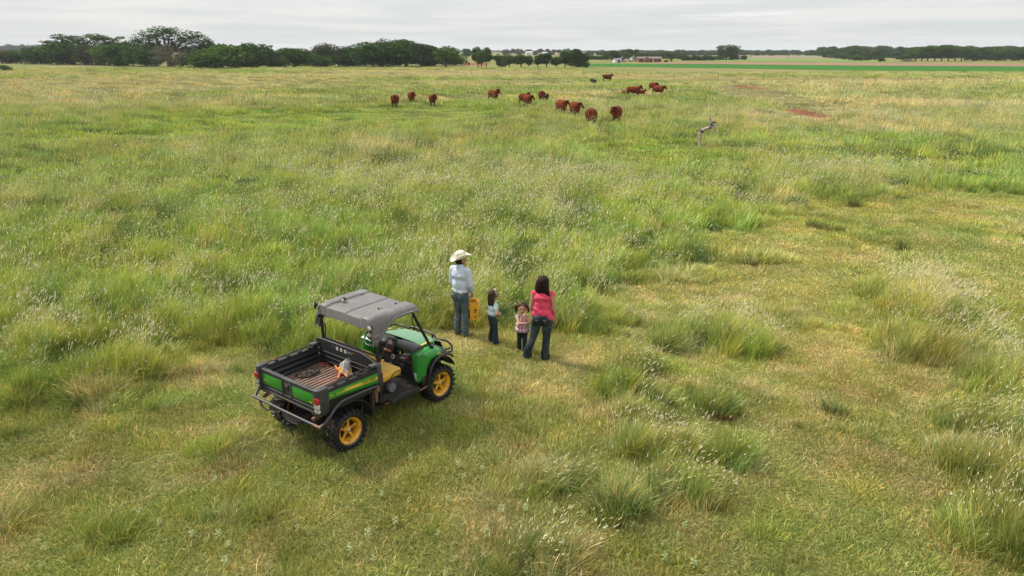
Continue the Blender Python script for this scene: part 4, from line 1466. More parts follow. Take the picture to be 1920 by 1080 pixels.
def build_vehicle():
    V = VEH
    # ---------------- chassis and running gear
    m = MB()
    m.box((1.0, 0, .40), (2.5, .56, .16), bev=.02)
    m.box((.15, 0, .50), (.75, .50, .22), bev=.03)
    m.box((1.0, 0, .335), (1.3, 1.10, .05), bev=.01)
    m.box((.35, .20, .62), (.5, .45, .22), bev=.04)
    for x in (0.0, 2.0):
        m.tube([(x, -.62, .32), (x, .62, .32)], .028, 8)
        for s in (-1, 1):
            m.tube([(x - .18, s * .2, .34), (x, s * .58, .27), (x + .18, s * .2, .34)], .020, 8)
            m.tube([(x - .12, s * .2, .50), (x, s * .56, .42), (x + .12, s * .2, .50)], .018, 8)
            m.tube([(x + .06, s * .48, .32), (x + .03, s * .36, .74)], .026, 8)
    m.build('chassis', M_DIRTY, V)
    for x in (0.0, 2.0):
        for s in (-1, 1):
            m = MB()
            pts = []
            for k in range(60):
                a = k * .52
                z = .42 + k * .0048
                cx = x + .05 - .02 * k / 60
                pts.append((cx + .045 * math.cos(a), s * (.46 - .10 * k / 60) + .045 * math.sin(a), z))
            m.tube(pts, .008, 6)
            m.build('coil_spring', M_BLACK, V)
    for (x, y, s, w, sd_) in ((0, -.645, -1, .28, 1), (0, .645, 1, .28, 2), (2.0, -.655, -1, .26, 3), (2.0, .655, 1, .26, 4)):
        wh, M = make_wheel(x, y, s, w, seed=sd_)
        if x == 0:
            mud = MB()                              # dried mud caught between the tread bars
            r = random.Random(sd_)
            for k in range(26):
                a0 = r.uniform(2.3, 3.9)
                for q in range(1):
                    zz = r.uniform(-.11, .06)
                    A = M @ Matrix.Rotation(a0 + (math.pi if s > 0 else 0), 4, 'Z') @ Matrix.Translation((.316, 0, zz))
                    tb = MB()
                    tb.sphere((0, 0, 0), (.007, r.uniform(.012, .030), r.uniform(.010, .03)), 8, 6)
                    bmesh.ops.transform(tb.bm, matrix=A, verts=tb.bm.verts)
                    mud._merge(tb.bm)
            mud.build('mud_patch', M_MUD, wh)['kind'] = 'stuff'

    # ---------------- cargo bed
    x0, x1, hw, zt, zf = -.45, .65, .70, 1.13, .83
    m = MB()
    m.box(((x0 + x1) / 2, 0, zf - .03), (x1 - x0, 2 * hw - .02, .05), bev=.008)
    for k in range(17):
        y = -hw + .07 + k * (2 * hw - .14) / 16
        m.box(((x0 + x1) / 2 + .01, y, zf + .002), (x1 - x0 - .10, .040, .018), bev=.007)
    m.build('bed_floor', M_FLOOR, V)
    m = MB()
    for s in (-1, 1):
        # ribbed inner wall + outer skin
        prof = [(s * (hw - .02), zf - .03), (s * (hw - .05), zf + .03), (s * (hw - .02), zf + .07), (s * (hw - .045), zf + .12), (s * (hw - .015), zf + .16), (s * (hw - .04), zf + .21), (s * (hw - .02), zf + .25), (s * (hw - .02), zt - .02), (s * (hw + .045), zt - .02), (s * (hw + .055), zt - .05), (s * (hw + .055), zf + .02), (s * (hw + .02), zf - .06), (s * (hw - .02), zf - .06)]
        grid = [[(x, y, z) for (y, z) in prof] for x in (x0 + .02, x1 - .02)]
        m.sheet(grid)
        m.box(((x0 + x1) / 2, s * (hw + .013), zt - .022), (x1 - x0 - .06, .085, .026), bev=.010)
        for xx in (-.17, .05, .27, .46):
            m.box((xx, s * (hw + .01), zt - .002), (.05, .06, .035), bev=.008)
    # front wall (behind the seats)
    pl = [(-.73, zf - .05), (.73, zf - .05), (.73, 1.20), (.66, 1.265), (-.38, 1.265), (-.58, 1.215), (-.73, 1.17)]
    m.prism(pl, Matrix(((0, 0, 1, x1 - .025), (1, 0, 0, 0), (0, 1, 0, 0), (0, 0, 0, 1))), .05, .008)
    for z in (.90, .98, 1.06):
        m.box((x1 - .028, 0, z), (.02, 1.25, .022), bev=.008)
    body = m.build('cargo_bed', M_BEDBLACK, V)
    m = MB()
    m.tube([(x1 - .03, -.72, 1.182), (x1 - .03, -.58, 1.226), (x1 - .03, -.38, 1.272), (x1 - .03, .66, 1.272), (x1 - .03, .73, 1.21)], .011, 8)
    m.build('wall_edge_trim', M_PLASTIC, body)
    # corner towers
    for s in (-1, 1):
        m = MB()
        tb = MB()
        tb.prism([(-.47 - .055, s * (hw - .055)), (-.47 - .065, s * (hw + .0)), (-.47 - .04, s * (hw + .055)), (-.47 + .05, s * (hw + .072)), (-.47 + .135, s * (hw + .066)), (-.47 + .135, s * (hw - .045)), (-.47 + .03, s * (hw - .055))][::s], Matrix.Translation((0, 0, zf - .06)), zt - zf + .105, .014)
        m._merge(tb.bm)
        m.build('bed_corner_post', M_PLASTIC, body)
        m = MB()
        m.box((x1 - .015, s * (hw + .018), 1.0), (.09, .106, .38), bev=.016)
        m.box((x1 - .065, s * (hw + .012), zt + .035), (.17, .10, .05), bev=.014)
        m.build('bed_corner_post', M_PLASTIC, body)
    # side rails
    for s in (-1, 1):
        m = MB()
        m.tube([(x0 + .08, s * (hw + .005), zt + .012), (x0 + .10, s * (hw + .005), zt + .030), (x1 - .15, s * (hw + .005), zt + .045), (x1 - .08, s * (hw + .005), zt + .040)], .0125, 8)
        m.build('side_rail', M_BAR if s > 0 else M_BLACK, body)
    # green side panels with stripe and lettering
    for s in (-1, 1):
        y = s * (hw + .0565)
        m = MB()
        Mx = Matrix(((1, 0, 0, 0), (0, 0, s, y), (0, 1, 0, 0), (0, 0, 0, 1)))
        m.prism([(-.335, .975), (.585, .885), (.606, .91), (.606, 1.045), (-.335, 1.085)], Mx, .006, .0015)
        pan = m.build('side_panel', M_GREENDECAL, body)
        m = MB()
        My = Matrix(((1, 0, 0, 0), (0, 0, s, y + s * .006), (0, 1, 0, 0), (0, 0, 0, 1)))
        m.prism([(-.045, .993), (.598, .945), (.598, .995), (-.045, 1.040)], My, .0015)
        m.build('yellow_stripe', M_YEL, pan)
        if s < 0:
            A = Matrix(((1, .0, 0, .0), (0, 0, -1, y - .0085), (0, 1, 0, 0), (0, 0, 0, 1))) @ Matrix.Translation((.285, .981, 0)) @ Matrix.Rotation(-.072, 4, 'Z')
            text_mesh('lettering', 'JOHN DEERE', .046, A, M_BLACK, pan, .0006, 1.02)
            A = Matrix(((1, .0, 0, .0), (0, 0, -1, y - .0085), (0, 1, 0, 0), (0, 0, 0, 1))) @ Matrix.Translation((-.205, .998, 0)) @ Matrix.Rotation(-.07, 4, 'Z')
            text_mesh('lettering', 'GATOR', .042, A, M_YEL, pan, .0006, 1.02, .3)
            m = MB()
            m.prism([(-.32, 1.022), (-.29, 1.034), (-.255, 1.026), (-.245, 1.018), (-.275, 1.020), (-.29, 1.012), (-.30, 1.020)], My, .0015)
            m.build('emblem', M_YEL, pan)
    # ---------------- tailgate
    xt = x0 - .03
    tg = MB()
    tg.box((xt + .012, 0, (zf + zt) / 2 - .035), (.035, 2 * hw - .10, zt - zf + .05), bev=.008)
    tg.box((xt + .012, 0, zt - .012), (.062, 2 * hw - .10, .035), bev=.010)
    for k in range(17):
        if 6 <= k <= 9: continue
        y = -hw + .10 + k * (2 * hw - .20) / 16
        tg.box((xt + .012, y, zt + .005), (.066, .055, .008), bev=.003)
    tg.box((xt - .006, 0, zf - .045), (.035, 2 * hw - .10, .030), bev=.008)
    tg.box((xt - .010, 0, zf + .025), (.020, 2 * hw - .14, .016), bev=.005)
    for y in (-.63, -.085, .12, .63):
        tg.box((xt - .010, y, .965), (.022, .035, .26), bev=.007)
    tail = tg.build('tailgate', M_PLASTIC, V)
    for (ya, yb) in ((.15, .61), (-.60, -.115)):
        m = MB()
        m.prism([(ya, .905), (yb, .895), (yb, 1.065), (ya, 1.075)], Matrix(((0, 0, -1, xt - .006), (1, 0, 0, 0), (0, 1, 0, 0), (0, 0, 0, 1))), .008, .003)
        p = m.build('green_panel', M_GREENDECAL, tail)
    Mt = Matrix(((0, 0, -1, xt - .0155), (-1, 0, 0, 0), (0, 1, 0, 0), (0, 0, 0, 1)))
    text_mesh('lettering', 'XUV', .050, Mt @ Matrix.Translation((-.58, .955, 0)), M_YEL, tail, .0006, 1.0, .2)
    text_mesh('lettering', '4X4', .040, Mt @ Matrix.Translation((.50, .918, 0)), M_YEL, tail, .0006, 1.0, .2)
    m = MB()
    m.box((xt - .010, .018, 1.005), (.016, .13, .10), bev=.006)
    m.box((xt - .020, .018, 1.005), (.014, .09, .05), bev=.005)
    m.box((xt - .022, .018, 1.01), (.016, .014, .03), bev=.003)
    m.build('tailgate_latch', M_BLACK, tail)
    # tail lamps
    for s in (-1, 1):
        m = MB()
        yc = s * (hw + .018)
        m.box((x0 - .075, yc, 1.015), (.05, .105, .085), bev=.016)
        lamp = m.build('tail_light', M_RED, V)
        m = MB()
        m.box((x0 - .073, yc, .925), (.05, .100, .075), bev=.014)
        m.box((x0 - .068, yc, .850), (.05, .092, .060), bev=.018)
        m.build('white_lens', M_WLENS, lamp)
        for pts_ in ([(x0 - .102, yc - .055, .970), (x0 - .105, yc, .966), (x0 - .102, yc + .055, .972)],
                     [(x0 - .102, yc - .055, .885), (x0 - .105, yc, .882), (x0 - .06, yc + s * .062, .905)],
                     [(x0 - .102, yc - .055, 1.062), (x0 - .105, yc, 1.060), (x0 - .102, yc + .055, 1.066)]):
            m = MB()
            m.tube(pts_, .004, 6)
            m.build('lamp_guard', M_BLACK, lamp)
    # ---------------- tubular rear bumper that runs forward as side guards
    m = MB()
    pts = []
    for s in (1, -1):
        side = [(.60, s * .78, .80), (.50, s * .80, .865), (.15, s * .81, .885), (-.13, s * .82, .895), (-.26, s * .825, .855), (-.42, s * .83, .735), (-.50, s * .82, .675), (-.555, s * .78, .640), (-.565, s * .68, .635)]
        pts += side if s == 1 else side[::-1]
    m.tube(pts, .021, 12, smooth=5)
    m.tube([(-.56, .66, .63), (-.56, .62, .54), (-.56, .53, .505), (-.56, .42, .525), (-.56, .38, .63)], .016, 10, smooth=4)
    m.tube([(-.56, .08, .63), (-.56, .04, .54), (-.56, -.04, .505), (-.56, -.24, .505), (-.56, -.32, .55), (-.56, -.35, .63)], .016, 10, smooth=4)
    m.build('rear_bumper', M_BAR, V)
    for s in (-1, 1):
        m = MB()
        m.box((-.49, s * .60, .69), (.10, .05, .05), bev=.01)
        m.box((-.45, s * .60, .745), (.05, .20, .05), bev=.01)
        m.build('bumper_bracket', M_RUST, V)
    m = MB()
    m.box((-.36, -.02, .50), (.36, .36, .012), bev=.004)
    for k in range(7):
        m.box((-.36, -.17 + k * .05, .512), (.30, .015, .014), bev=.003, rot=(0, 0, .35))
    m.box((-.40, .42, .60), (.22, .12, .02), bev=.004, rot=(0, .3, 0))
    m.box((-.48, -.05, .44), (.25, .06, .06), bev=.008)
    m.tube([(-.58, -.12, .44), (-.60, -.13, .36), (-.57, -.14, .28)], .010, 8)
    m.tube([(-.56, .0, .46), (-.64, .0, .46)], .022, 10)
    m.sphere((-.61, 0, .49), .022)
    m.build('tow_hitch', M_DIRTY, V)
    # rear wheel-arch lining, dirty
    for s in (-1, 1):
        m = MB()
        grid = []
        for k in range(9):
            a = math.radians(100 - k * 13.5)
            grid.append([(0.03 + .44 * math.cos(a), yy, .40 + .38 * max(-.2, math.sin(a))) for yy in (s * .44, s * .60, s * .75)])
        m.sheet(grid, .012)
        m.box((.10, s * .735, .80), (.78, .075, .05), bev=.015)
        m.box((.47, s * .735, .62), (.035, .10, .34), bev=.01, rot=(0, .08, 0))
        m.box((.36, s * .55, .60), (.03, .20, .30), bev=.01)
        m.build('rear_fender', M_DIRTY, V)
    m = MB()
    m.box((.545, -.80, .80), (.07, .05, .09), bev=.02)
    m.box((.52, -.79, .70), (.05, .03, .22), bev=.012)
    m.build('guard_end_bracket', M_RUST, V)

    # ---------------- cabin floor, steps, engine cover
    m = MB()
    m.box((1.22, 0, .455), (.98, 1.28, .04), bev=.008)
    for s in (-1, 1):
        m.box((1.17, s * .68, .450), (.64, .16, .035), bev=.01, rot=(s * .05, 0, 0))
        m.box((1.17, s * .755, .425), (.62, .02, .06), bev=.008)
    m.build('floor_pan', M_STEP, V)
    m = MB()
    m.box((.92, 0, .60), (.40, .98, .28), bev=.03)
    m.box((.74, 0, .78), (.12, 1.32, .36), bev=.02)
    m.box((1.30, .0, .47), (.20, .30, .12), bev=.03)
    m.build('seat_base', M_BLACK, V)
    m = MB()
    m.tube([(1.06, -.40, .56), (1.06, -.57, .56)], .075, 18)
    m.tube([(1.06, -.51, .56), (1.06, -.535, .56)], .082, 18)
    m.build('air_intake', M_BOOT, V)
    # rusty rocker guard tube
    for s in (-1, 1):
        m = MB()
        m.tube([(.80, s * .66, .40), (1.45, s * .72, .385), (1.60, s * .74, .39), (1.68, s * .76, .42)], .018, 8, smooth=4)
        m.build('rocker_guard', M_RUST, V)

    # ---------------- seats
    for s in (-1, 1):
        m = MB()
        tb = MB(); tb.box((0, 0, 0), (.50, .54, .13), bev=.045, seg=4)
        bmesh.ops.transform(tb.bm, matrix=Matrix.Translation((1.01, s * .325, .79)) @ Matrix.Rotation(-.05, 4, 'Y'), verts=tb.bm.verts)
        m._merge(tb.bm)
        seat = m.build('seat', M_SEAT, V)
        m = MB()
        m.tube([(1.255, s * .54, .775), (1.24, s * .60, .80), (1.12, s * .602, .835), (.98, s * .602, .74)], .007, 6, smooth=4)
        m.build('piping', M_BLACK, seat)
        m = MB()
        g = []
        for i in range(9):
            t_ = i / 8
            z = .84 + .40 * t_
            wd = .275 * (1 - .28 * max(0, t_ - .5) ** 1.4 * 2)
            row = []
            for j in range(13):
                v = -1 + 2 * j / 12
                row.append((.845 - .10 * t_ - .035 * (1 - v * v) * 0 + .05 * (1 - abs(v) ** 4) , s * .325 + wd * v, z - .05 * abs(v) ** 3 * t_ ** 3))
            g.append(row)
        m.sheet(g)
        g2 = [[(p[0] - .11 * (1 - (abs(-1 + 2 * j / 12)) ** 6) ** .5 - .004, p[1], p[2] + .004) for j, p in enumerate(row)] for row in g]
        m.sheet(g2)
        for j in range(12):                        # close the top and bottom edges
            for gg, hh in ((g[-1], g2[-1]), (g[0], g2[0])):
                m.bm.faces.new([m.bm.verts.new(Vector(q)) for q in (gg[j], gg[j + 1], hh[j + 1], hh[j])])
        bmesh.ops.remove_doubles(m.bm, verts=m.bm.verts, dist=.0015)
        m.build('backrest', M_SEAT, V, angle=60)
    m = MB()
    m.tube([(.72, -.60, .80), (.70, -.585, 1.10), (.70, -.50, 1.185), (.70, .50, 1.185), (.70, .585, 1.10), (.72, .60, .80)], .014, 8, smooth=4)
    m.build('seat_back_frame', M_BLACK, V)

    # ---------------- roll cage
    m = MB()
    for s in (-1, 1):
        m.tube([(.72, s * .655, .50), (.72, s * .655, 1.20), (.70, s * .635, 1.66), (.74, s * .60, 1.79), (.90, s * .58, 1.815), (1.45, s * .57, 1.80), (1.54, s * .575, 1.755), (1.66, s * .60, 1.50), (1.93, s * .615, .985)], .026, 12, smooth=5)
        m.tube([(1.93, s * .615, 1.02), (1.945, s * .617, .965)], .040, 14)
    m.tube([(.71, -.62, 1.72), (.71, .62, 1.72)], .022, 10)
    m.tube([(1.50, -.57, 1.79), (1.50, .57, 1.79)], .022, 10)
    m.tube([(.72, -.64, 1.25), (.72, .64, 1.25)], .018, 10)
    cage = m.build('roll_cage', M_BLACK, V)
    for s in (-1, 1):
        m = MB()
        m.tube([(1.545, s * .615, 1.70), (1.50, s * .63, 1.62), (1.53, s * .64, 1.50), (1.62, s * .64, 1.375), (1.685, s * .625, 1.41), (1.70, s * .61, 1.43)], .009, 8, smooth=4)
        m.build('grab_handle', M_BLACK, cage)
        m = MB()
        m.tube([(.72, s * .67, 1.50), (.79, s * .69, 1.46), (.80, s * .69, 1.30), (.735, s * .67, 1.16)], .010, 8, smooth=3)
        m.build('grab_handle', M_BLACK, cage)
    # ---------------- roof shell
    NU, NV = 40, 121
    grid = []
    L0, L1 = .655, 1.60

    def drop(X):
        q = (X - L0) / (L1 - L0)
        return .26 * (1 - sstep(q, .0, .50)) + .085 + .05 * max(0, q - .7)

    def top(X, t_):
        a = abs(t_)
        q = (X - L0) / (L1 - L0)
        crown = 1.862 + .012 * (1 - t_ * t_) - .010 * q
        if a < .66:
            y = t_ * .56 / .66 * .995
            z = crown
            z += .022 * sstep(a, .47, .52)                     # raised side beams
            z -= .016 * math.exp(-((a - .475) / .020) ** 2)    # groove beside the beam
            z -= .012 * math.exp(-((t_ + .06) / .018) ** 2)      # groove along the middle
            z -= .010 * (1 if t_ < -.06 else 0) * (1 - sstep(a, .47, .52))
        else:
            th = (a - .66) / .34 * math.pi / 2
            y = math.copysign(.557 + .138 * math.sin(th), t_)
            z = crown + .022 - drop(X) * (1 - math.cos(th)) - .0
        return y, float(z)
    for i in range(NU):
        row = []
        for j in range(NV):
            t_ = -1 + 2 * j / (NV - 1)
            if i < 7:                                   # rear skirt, turned down
                f = 1 - i / 7
                X = L0 + .0
                y, z = top(X + .0, t_)
                K = .205 * (1 - .20 * abs(t_) ** 4) if abs(t_) < .86 else .10
                arch = .05 * (1 - min(1, abs(t_) / .8) ** 2)
                row.append((X - .004 - .042 * f ** .75 + .0, y, z - (K - arch) * f - .012 * (1 - f) * 0))
            else:
                u = (i - 7) / (NU - 8)
                X = L0 + (L1 - L0) * u ** .9
                y, z = top(X, t_)
                nose = sstep(u, .93, 1.0) * .030
                heel = (1 - sstep(u, 0, .10)) * .018
                row.append((X, y, z - float(nose) - float(heel)))
        grid.append(row)
    m = MB()
    m.sheet(grid, .014)
    for s in (-1, 1):
        m.tube([grid[i][0 if s < 0 else -1] for i in range(6, NU)], .021, 10)
    for s in (-1, 1):                                  # lower corner brackets reaching down the posts
        m.prism([(.0, 0), (.095, .04), (.105, -.02), (.080, -.10), (.060, -.165), (.012, -.170), (-.008, -.08)], Matrix(((1, 0, 0, .652), (0, 0, 1, s * .675 - .02), (0, 1, 0, 1.61), (0, 0, 0, 1))), .04, .010)
        m.box((.690, s * .675, 1.600), (.12, .075, .06), bev=.02)
    roof = m.build('roof', M_ROOF, V, angle=50)
    for (x, y) in ((.88, .40), (1.38, .40), (1.42, -.36), (1.08, -.33)):
        m = MB()
        m.lathe([(0, .012), (.018, .010), (.024, 0)], 12, Matrix.Translation((x, y, 1.862)))
        m.box((x + .05, y - .02, 1.864), (.07, .007, .004), bev=.001, rot=(0, 0, .5))
        m.build('roof_bolt', M_BLACK, roof)
    # work lamps
    for (x, y, z, d) in ((.93, .33, 1.915, (-.9, -.15, -.25)), (.60, -.655, 1.765, (-1, -.25, -.1)), (.60, .64, 1.86, (-.8, .5, .1))):
        m = MB()
        A = RotTo(d, (x, y, z))
        m.lathe([(0, -.045), (.025, -.04), (.040, -.015), (.045, .018), (.042, .024)], 20, A)
        m.box((x, y, z - .055), (.02, .03, .05), bev=.005)
        lm = m.build('work_lamp', M_BLACK, V)
        m = MB()
        m.lathe([(.040, .018), (.030, .026), (0, .030)], 20, A)
        m.build('lens', M_CLEAR, lm)

    # ---------------- front body
    # hood sheet: crowned, rising to the cowl
    g = []
    for i in range(9):
        u = i / 8
        X = 1.80 + .40 * u
        row = []
        for j in range(17):
            v = -1 + 2 * j / 16
            hwid = .52 - .06 * u
            row.append((X + .035 * (1 - v * v) * u, v * hwid, 1.045 - .045 * u ** 1.5 + .022 * (1 - v * v) - .02 * abs(v) ** 6))
        g.append(row)
    m = MB()
    m.sheet(g, .012)
    m.box((2.0, 0, .90), (.42, .92, .22), bev=.04)
    hood = m.build('hood', M_HOOD, V, angle=50)
    m = MB()
    m.prism([(1.79, .525), (1.80, .485), (2.06, .468), (2.05, .50)], Matrix.Translation((0, 0, 1.026)), .010, .002)
    m.build('yellow_stripe', M_YEL, hood)
    m = MB()
    m.prism([(1.79, -.525), (1.80, -.485), (2.06, -.468), (2.05, -.50)][::-1], Matrix.Translation((0, 0, 1.026)), .010, .002)
    m.build('yellow_stripe', M_YEL, hood)
    # green fenders: rounded shell over each front wheel down to the floor
    for s in (-1, 1):
        def shell(xa, xb, y_in, y_out, zt_, n=9):
            rows = []
            for k in range(n):
                a = k / (n - 1) * math.pi / 2
                rows.append((y_in + (y_out - y_in) * (math.sin(a)) ** .8, zt_ - .10 * (1 - math.cos(a)) ** 1.2))
            return rows
        m = MB()
        g = []
        prof_x = [(1.575, .985, .70), (1.62, .995, .72), (1.80, 1.005, .73), (1.95, .985, .735), (2.07, .955, .735)]
        for (X, zt_, yo) in prof_x:
            rows = shell(0, 0, .50, yo, zt_)
            # bottom of the skirt: long at the cowl, cut away over the wheel arch
            if X < 1.63: zb = .60
            elif X < 1.7: zb = .60
            else: zb = .86 - .03 * abs(X - 1.95) / .2
            row = [(X, s * y, z) for (y, z) in rows]
            z_last = rows[-1][1]
            for k in range(1, 6):
                row.append((X, s * (yo + .006), z_last + (zb - z_last) * k / 5))
            g.append(row)
        m.sheet(g, .014)
        # rear pillar of the fender, curved down to the floor
        g = []
        for z in (.965, .90, .80, .70, .62, .56, .52):
            q = (.965 - z) / .45
            g.append([(1.60 + .03 * q, s * (.48 - .02 * q), z), (1.545 + .04 * q - .02, s * .56, z), (1.54 - .06 * q ** .7, s * .64, z), (1.56 - .045 * q ** .7, s * .70, z), (1.62, s * .735, z), (1.69 - .01 * q, s * .737, z)])
        m.sheet(g, .012)
        m.sheet([[(X, s * y, zz) for y in (.46, .60, .705)] for (X, zz) in ((1.545, .955), (1.58, .984), (1.66, .992))], .010)
        m.box((1.66, s * .61, .75), (.12, .20, .42), bev=.02)
        fen = m.build('front_fender', M_GREEN, V, angle=60)
        if s < 0:
            A = Matrix(((1, 0, 0, 1.925), (0, 0, -1, -.752), (0, 1, 0, .885), (0, 0, 0, 1)))
            text_mesh('lettering', '825i', .046, A, M_YEL, fen, .0006)
            m = MB()
            m.box((1.492, -.655, .625), (.006, .075, .12), bev=.001, rot=(0, 0, -.35))
            m.build('warning_label', M_STICK, fen)
            m = MB()
            m.box((1.478, -.655, .53), (.006, .075, .075), bev=.001, rot=(0, 0, -.35))
            m.build('black_label', M_BLACK, fen)
        m = MB()
        # black nose cap and arch lining
        g = []
        for (X, zt_, yo) in ((2.07, .957, .737), (2.15, .935, .725), (2.24, .88, .70)):
            rows = shell(0, 0, .40, yo, zt_)
            row = [(X, s * y, z) for (y, z) in rows] + [(X, s * yo, rows[-1][1] - .025)]
            g.append(row)
        m.sheet(g, .014)
        m.build('nose_cap', M_PLASTIC, V, angle=60)
        m = MB()
        g = []
        for k in range(15):
            a = math.radians(188 - k * 12)
            g.append([(2.0 + .40 * math.cos(a), s * yy, .40 + .42 * math.sin(a)) for yy in (.34, .50, .66, .745)])
        m.sheet(g, .012)
        m.box((1.66, s * .66, .40), (.05, .14, .20), bev=.01)
        m.build('wheel_arch', M_BLACK, V)
        m = MB()
        m.tube([(1.655, s * .775, .33), (1.685, s * .78, .52), (1.73, s * .785, .68), (1.82, s * .785, .80), (1.95, s * .785, .852), (2.10, s * .785, .845), (2.22, s * .78, .80), (2.31, s * .77, .73)], [.020, .022, .024, .024, .024, .024, .022, .018], 10, smooth=4)
        m.build('fender_flare', M_BLACK, V)
        m = MB()
        m.box((1.63, s * .735, .53), (.12, .02, .15), bev=.006)
        m.build('mud_flap', M_DIRTY, V)
    m = MB()
    g = []
    for i in range(7):
        u = i / 6
        X = 2.20 + .16 * math.sin(u * math.pi / 2)
        z = .985 - .38 * (1 - math.cos(u * math.pi / 2))
        g.append([(X + .05 * (1 - (v / 8) ** 2), v / 8 * (.52 - .02 * u), z) for v in range(-8, 9)])
    m.sheet(g, .014)
    m.box((2.28, 0, .55), (.14, .90, .26), bev=.03)
    for k in range(5):
        m.box((2.40, 0, .62 + k * .05), (.02, .56, .012), bev=.003)
    m.build('front_grille', M_PLASTIC, V)
    for s in (-1, 1):
        m = MB()
        m.sphere((2.34, s * .46, .74), (.05, .10, .055))
        m.build('headlight', M_CLEAR, V)
    # brush guard
    m = MB()
    m.tube([(2.10, .60, .93), (2.20, .66, .985), (2.30, .60, 1.0), (2.33, .40, .99), (2.335, .34, .97), (2.345, .25, 1.015), (2.36, 0, 1.015), (2.345, -.25, 1.01), (2.335, -.36, .965), (2.33, -.44, .965), (2.35, -.58, .955), (2.36, -.68, .90), (2.33, -.72, .82), (2.24, -.69, .80)], .0185, 10, smooth=5)
    for y in (.22, -.24):
        m.tube([(2.35, y, 1.0), (2.37, y, .85), (2.40, y, .45)], .016, 8)
    m.tube([(2.34, .66, .86), (2.42, .45, .74), (2.44, 0, .72), (2.42, -.45, .74), (2.34, -.66, .84)], .0165, 10, smooth=5)
    m.build('brush_guard', M_BLACK, V)

    # ---------------- dashboard
    m = MB()
    # profile swept across (x, z)
    pf = [(1.80, 1.045), (1.70, 1.065), (1.60, 1.06), (1.545, 1.03), (1.55, .99), (1.63, .93), (1.66, .80), (1.70, .72), (1.80, .70)]
    m.prism(pf, Matrix(((1, 0, 0, 0), (0, 0, -1, .56), (0, 1, 0, 0), (0, 0, 0, 1))), .48, .010)            # left part
    # right: open glove shelf
    pf2 = [(1.80, 1.045), (1.70, 1.062), (1.60, 1.055), (1.555, 1.02), (1.60, .995), (1.76, .985), (1.78, .80), (1.585, .795), (1.575, .765), (1.62, .72), (1.80, .70)]
    m.prism(pf2, Matrix(((1, 0, 0, 0), (0, 0, -1, -.10), (0, 1, 0, 0), (0, 0, 0, 1))), .42, .006)
    m.prism([(1.80, 1.045), (1.70, 1.065), (1.60, 1.06), (1.54, 1.02), (1.555, .80), (1.60, .72), (1.80, .70)], Matrix(((1, 0, 0, 0), (0, 0, -1, -.52), (0, 1, 0, 0), (0, 0, 0, 1))), .045, .010)
    m.box((1.72, 0, .58), (.04, 1.0, .36), bev=.01)
    dash = m.build('dashboard', M_PLASTIC, V)
    m = MB()
    tb = MB(); tb.box((0, 0, 0), (.06, .20, .26), bev=.018)
    bmesh.ops.transform(tb.bm, matrix=Matrix.Translation((1.56, -.03, 1.0)) @ Matrix.Rotation(.45, 4, 'Y'), verts=tb.bm.verts)
    m._merge(tb.bm)
    pod = m.build('gauge_pod', M_BLACK, dash)
    Mp = Matrix.Translation((1.56, -.03, 1.0)) @ Matrix.Rotation(.45, 4, 'Y')
    def pod_part(nm, c, d, mt):
        q = MB(); q.box((0, 0, 0), d, bev=.003)
        bmesh.ops.transform(q.bm, matrix=Mp @ Matrix.Translation(c), verts=q.bm.verts)
        return q.build(nm, mt, dash)
    q = MB()
    q.prism([(-.062, 0), (.062, 0), (.050, .055), (.018, .075), (-.018, .075), (-.050, .055)], Mp @ Matrix(((0, 0, -1, -.031), (1, 0, 0, 0), (0, 1, 0, .015), (0, 0, 0, 1))), .004, .001)
    q.build('gauge', M_GLASS, dash)
    for k in range(5):
        pod_part('switch', (-.034, -.06 + k * .03, -.035), (.012, .018, .03), M_PLASTIC)
    pod_part('warning_label', (-.033, -.012, -.092), (.004, .12, .022), M_ORANGE)
    pod_part('white_label', (-.033, .072, -.092), (.004, .035, .026), M_STICK)
    q = MB(); q.box((1.56, -.07, .80), (.02, .075, .065), bev=.004, rot=(.2, .4, 0)); q.build('meter', M_STICK, dash)
    q = MB(); q.box((1.547, -.07, .805), (.006, .035, .04), bev=.002, rot=(.2, .4, 0)); q.build('meter_face', M_BLACK, dash)
    q = MB(); q.sphere((1.655, -.33, .825), (.06, .065, .022)); q.build('leather_glove', mat('brown_leather', (.19, .085, .045), None, rough=.8, bscale=40, bstr=.5), dash)
    q = MB(); q.box((1.62, -.27, .808), (.05, .12, .010), bev=.003, rot=(0, 0, .3)); q.build('folded_paper', M_STICK, dash)
    # lever, pedal, steering
    q = MB()
    q.tube([(1.48, .02, .47), (1.42, .03, .72)], .009, 8)
    lev = q.build('gear_lever', M_BLACK, V)
    q = MB(); q.sphere((1.42, .03, .745), (.028, .028, .022)); q.build('orange_knob', M_ORANGE, lev)
    q = MB()
    q.box((1.50, -.06, .66), (.05, .06, .10), bev=.012, rot=(0, .4, 0))
    q.build('brake_lever', M_BOOT, V)
    q = MB()
    q.box((1.60, .10, .56), (.02, .07, .10), bev=.006, rot=(0, .5, 0))
    q.build('pedal', M_BLACK, V)
    q = MB()
    q.box((1.60, .30, .56), (.02, .07, .10), bev=.006, rot=(0, .5, 0))
    q.build('pedal', M_BLACK, V)
    q = MB()
    q.box((1.58, -.26, .62), (.05, .12, .20), bev=.03, rot=(0, .35, 0))
    q.build('footrest', M_BLACK, V)
    sc = Vector((1.40, .20, 1.165)); nrm = Vector((-.72, 0, .70)).normalized()
    A = RotTo(nrm, sc)
    q = MB()
    q.tube([A @ Vector((.185 * math.cos(a), .185 * math.sin(a), 0)) for a in [k * 2 * math.pi / 32 for k in range(32)]], .0145, 10, closed=True)
    q.lathe([(0, .012), (.05, .010), (.055, -.01), (0, -.02)], 20, A @ Matrix.Translation((0, 0, -.02)))
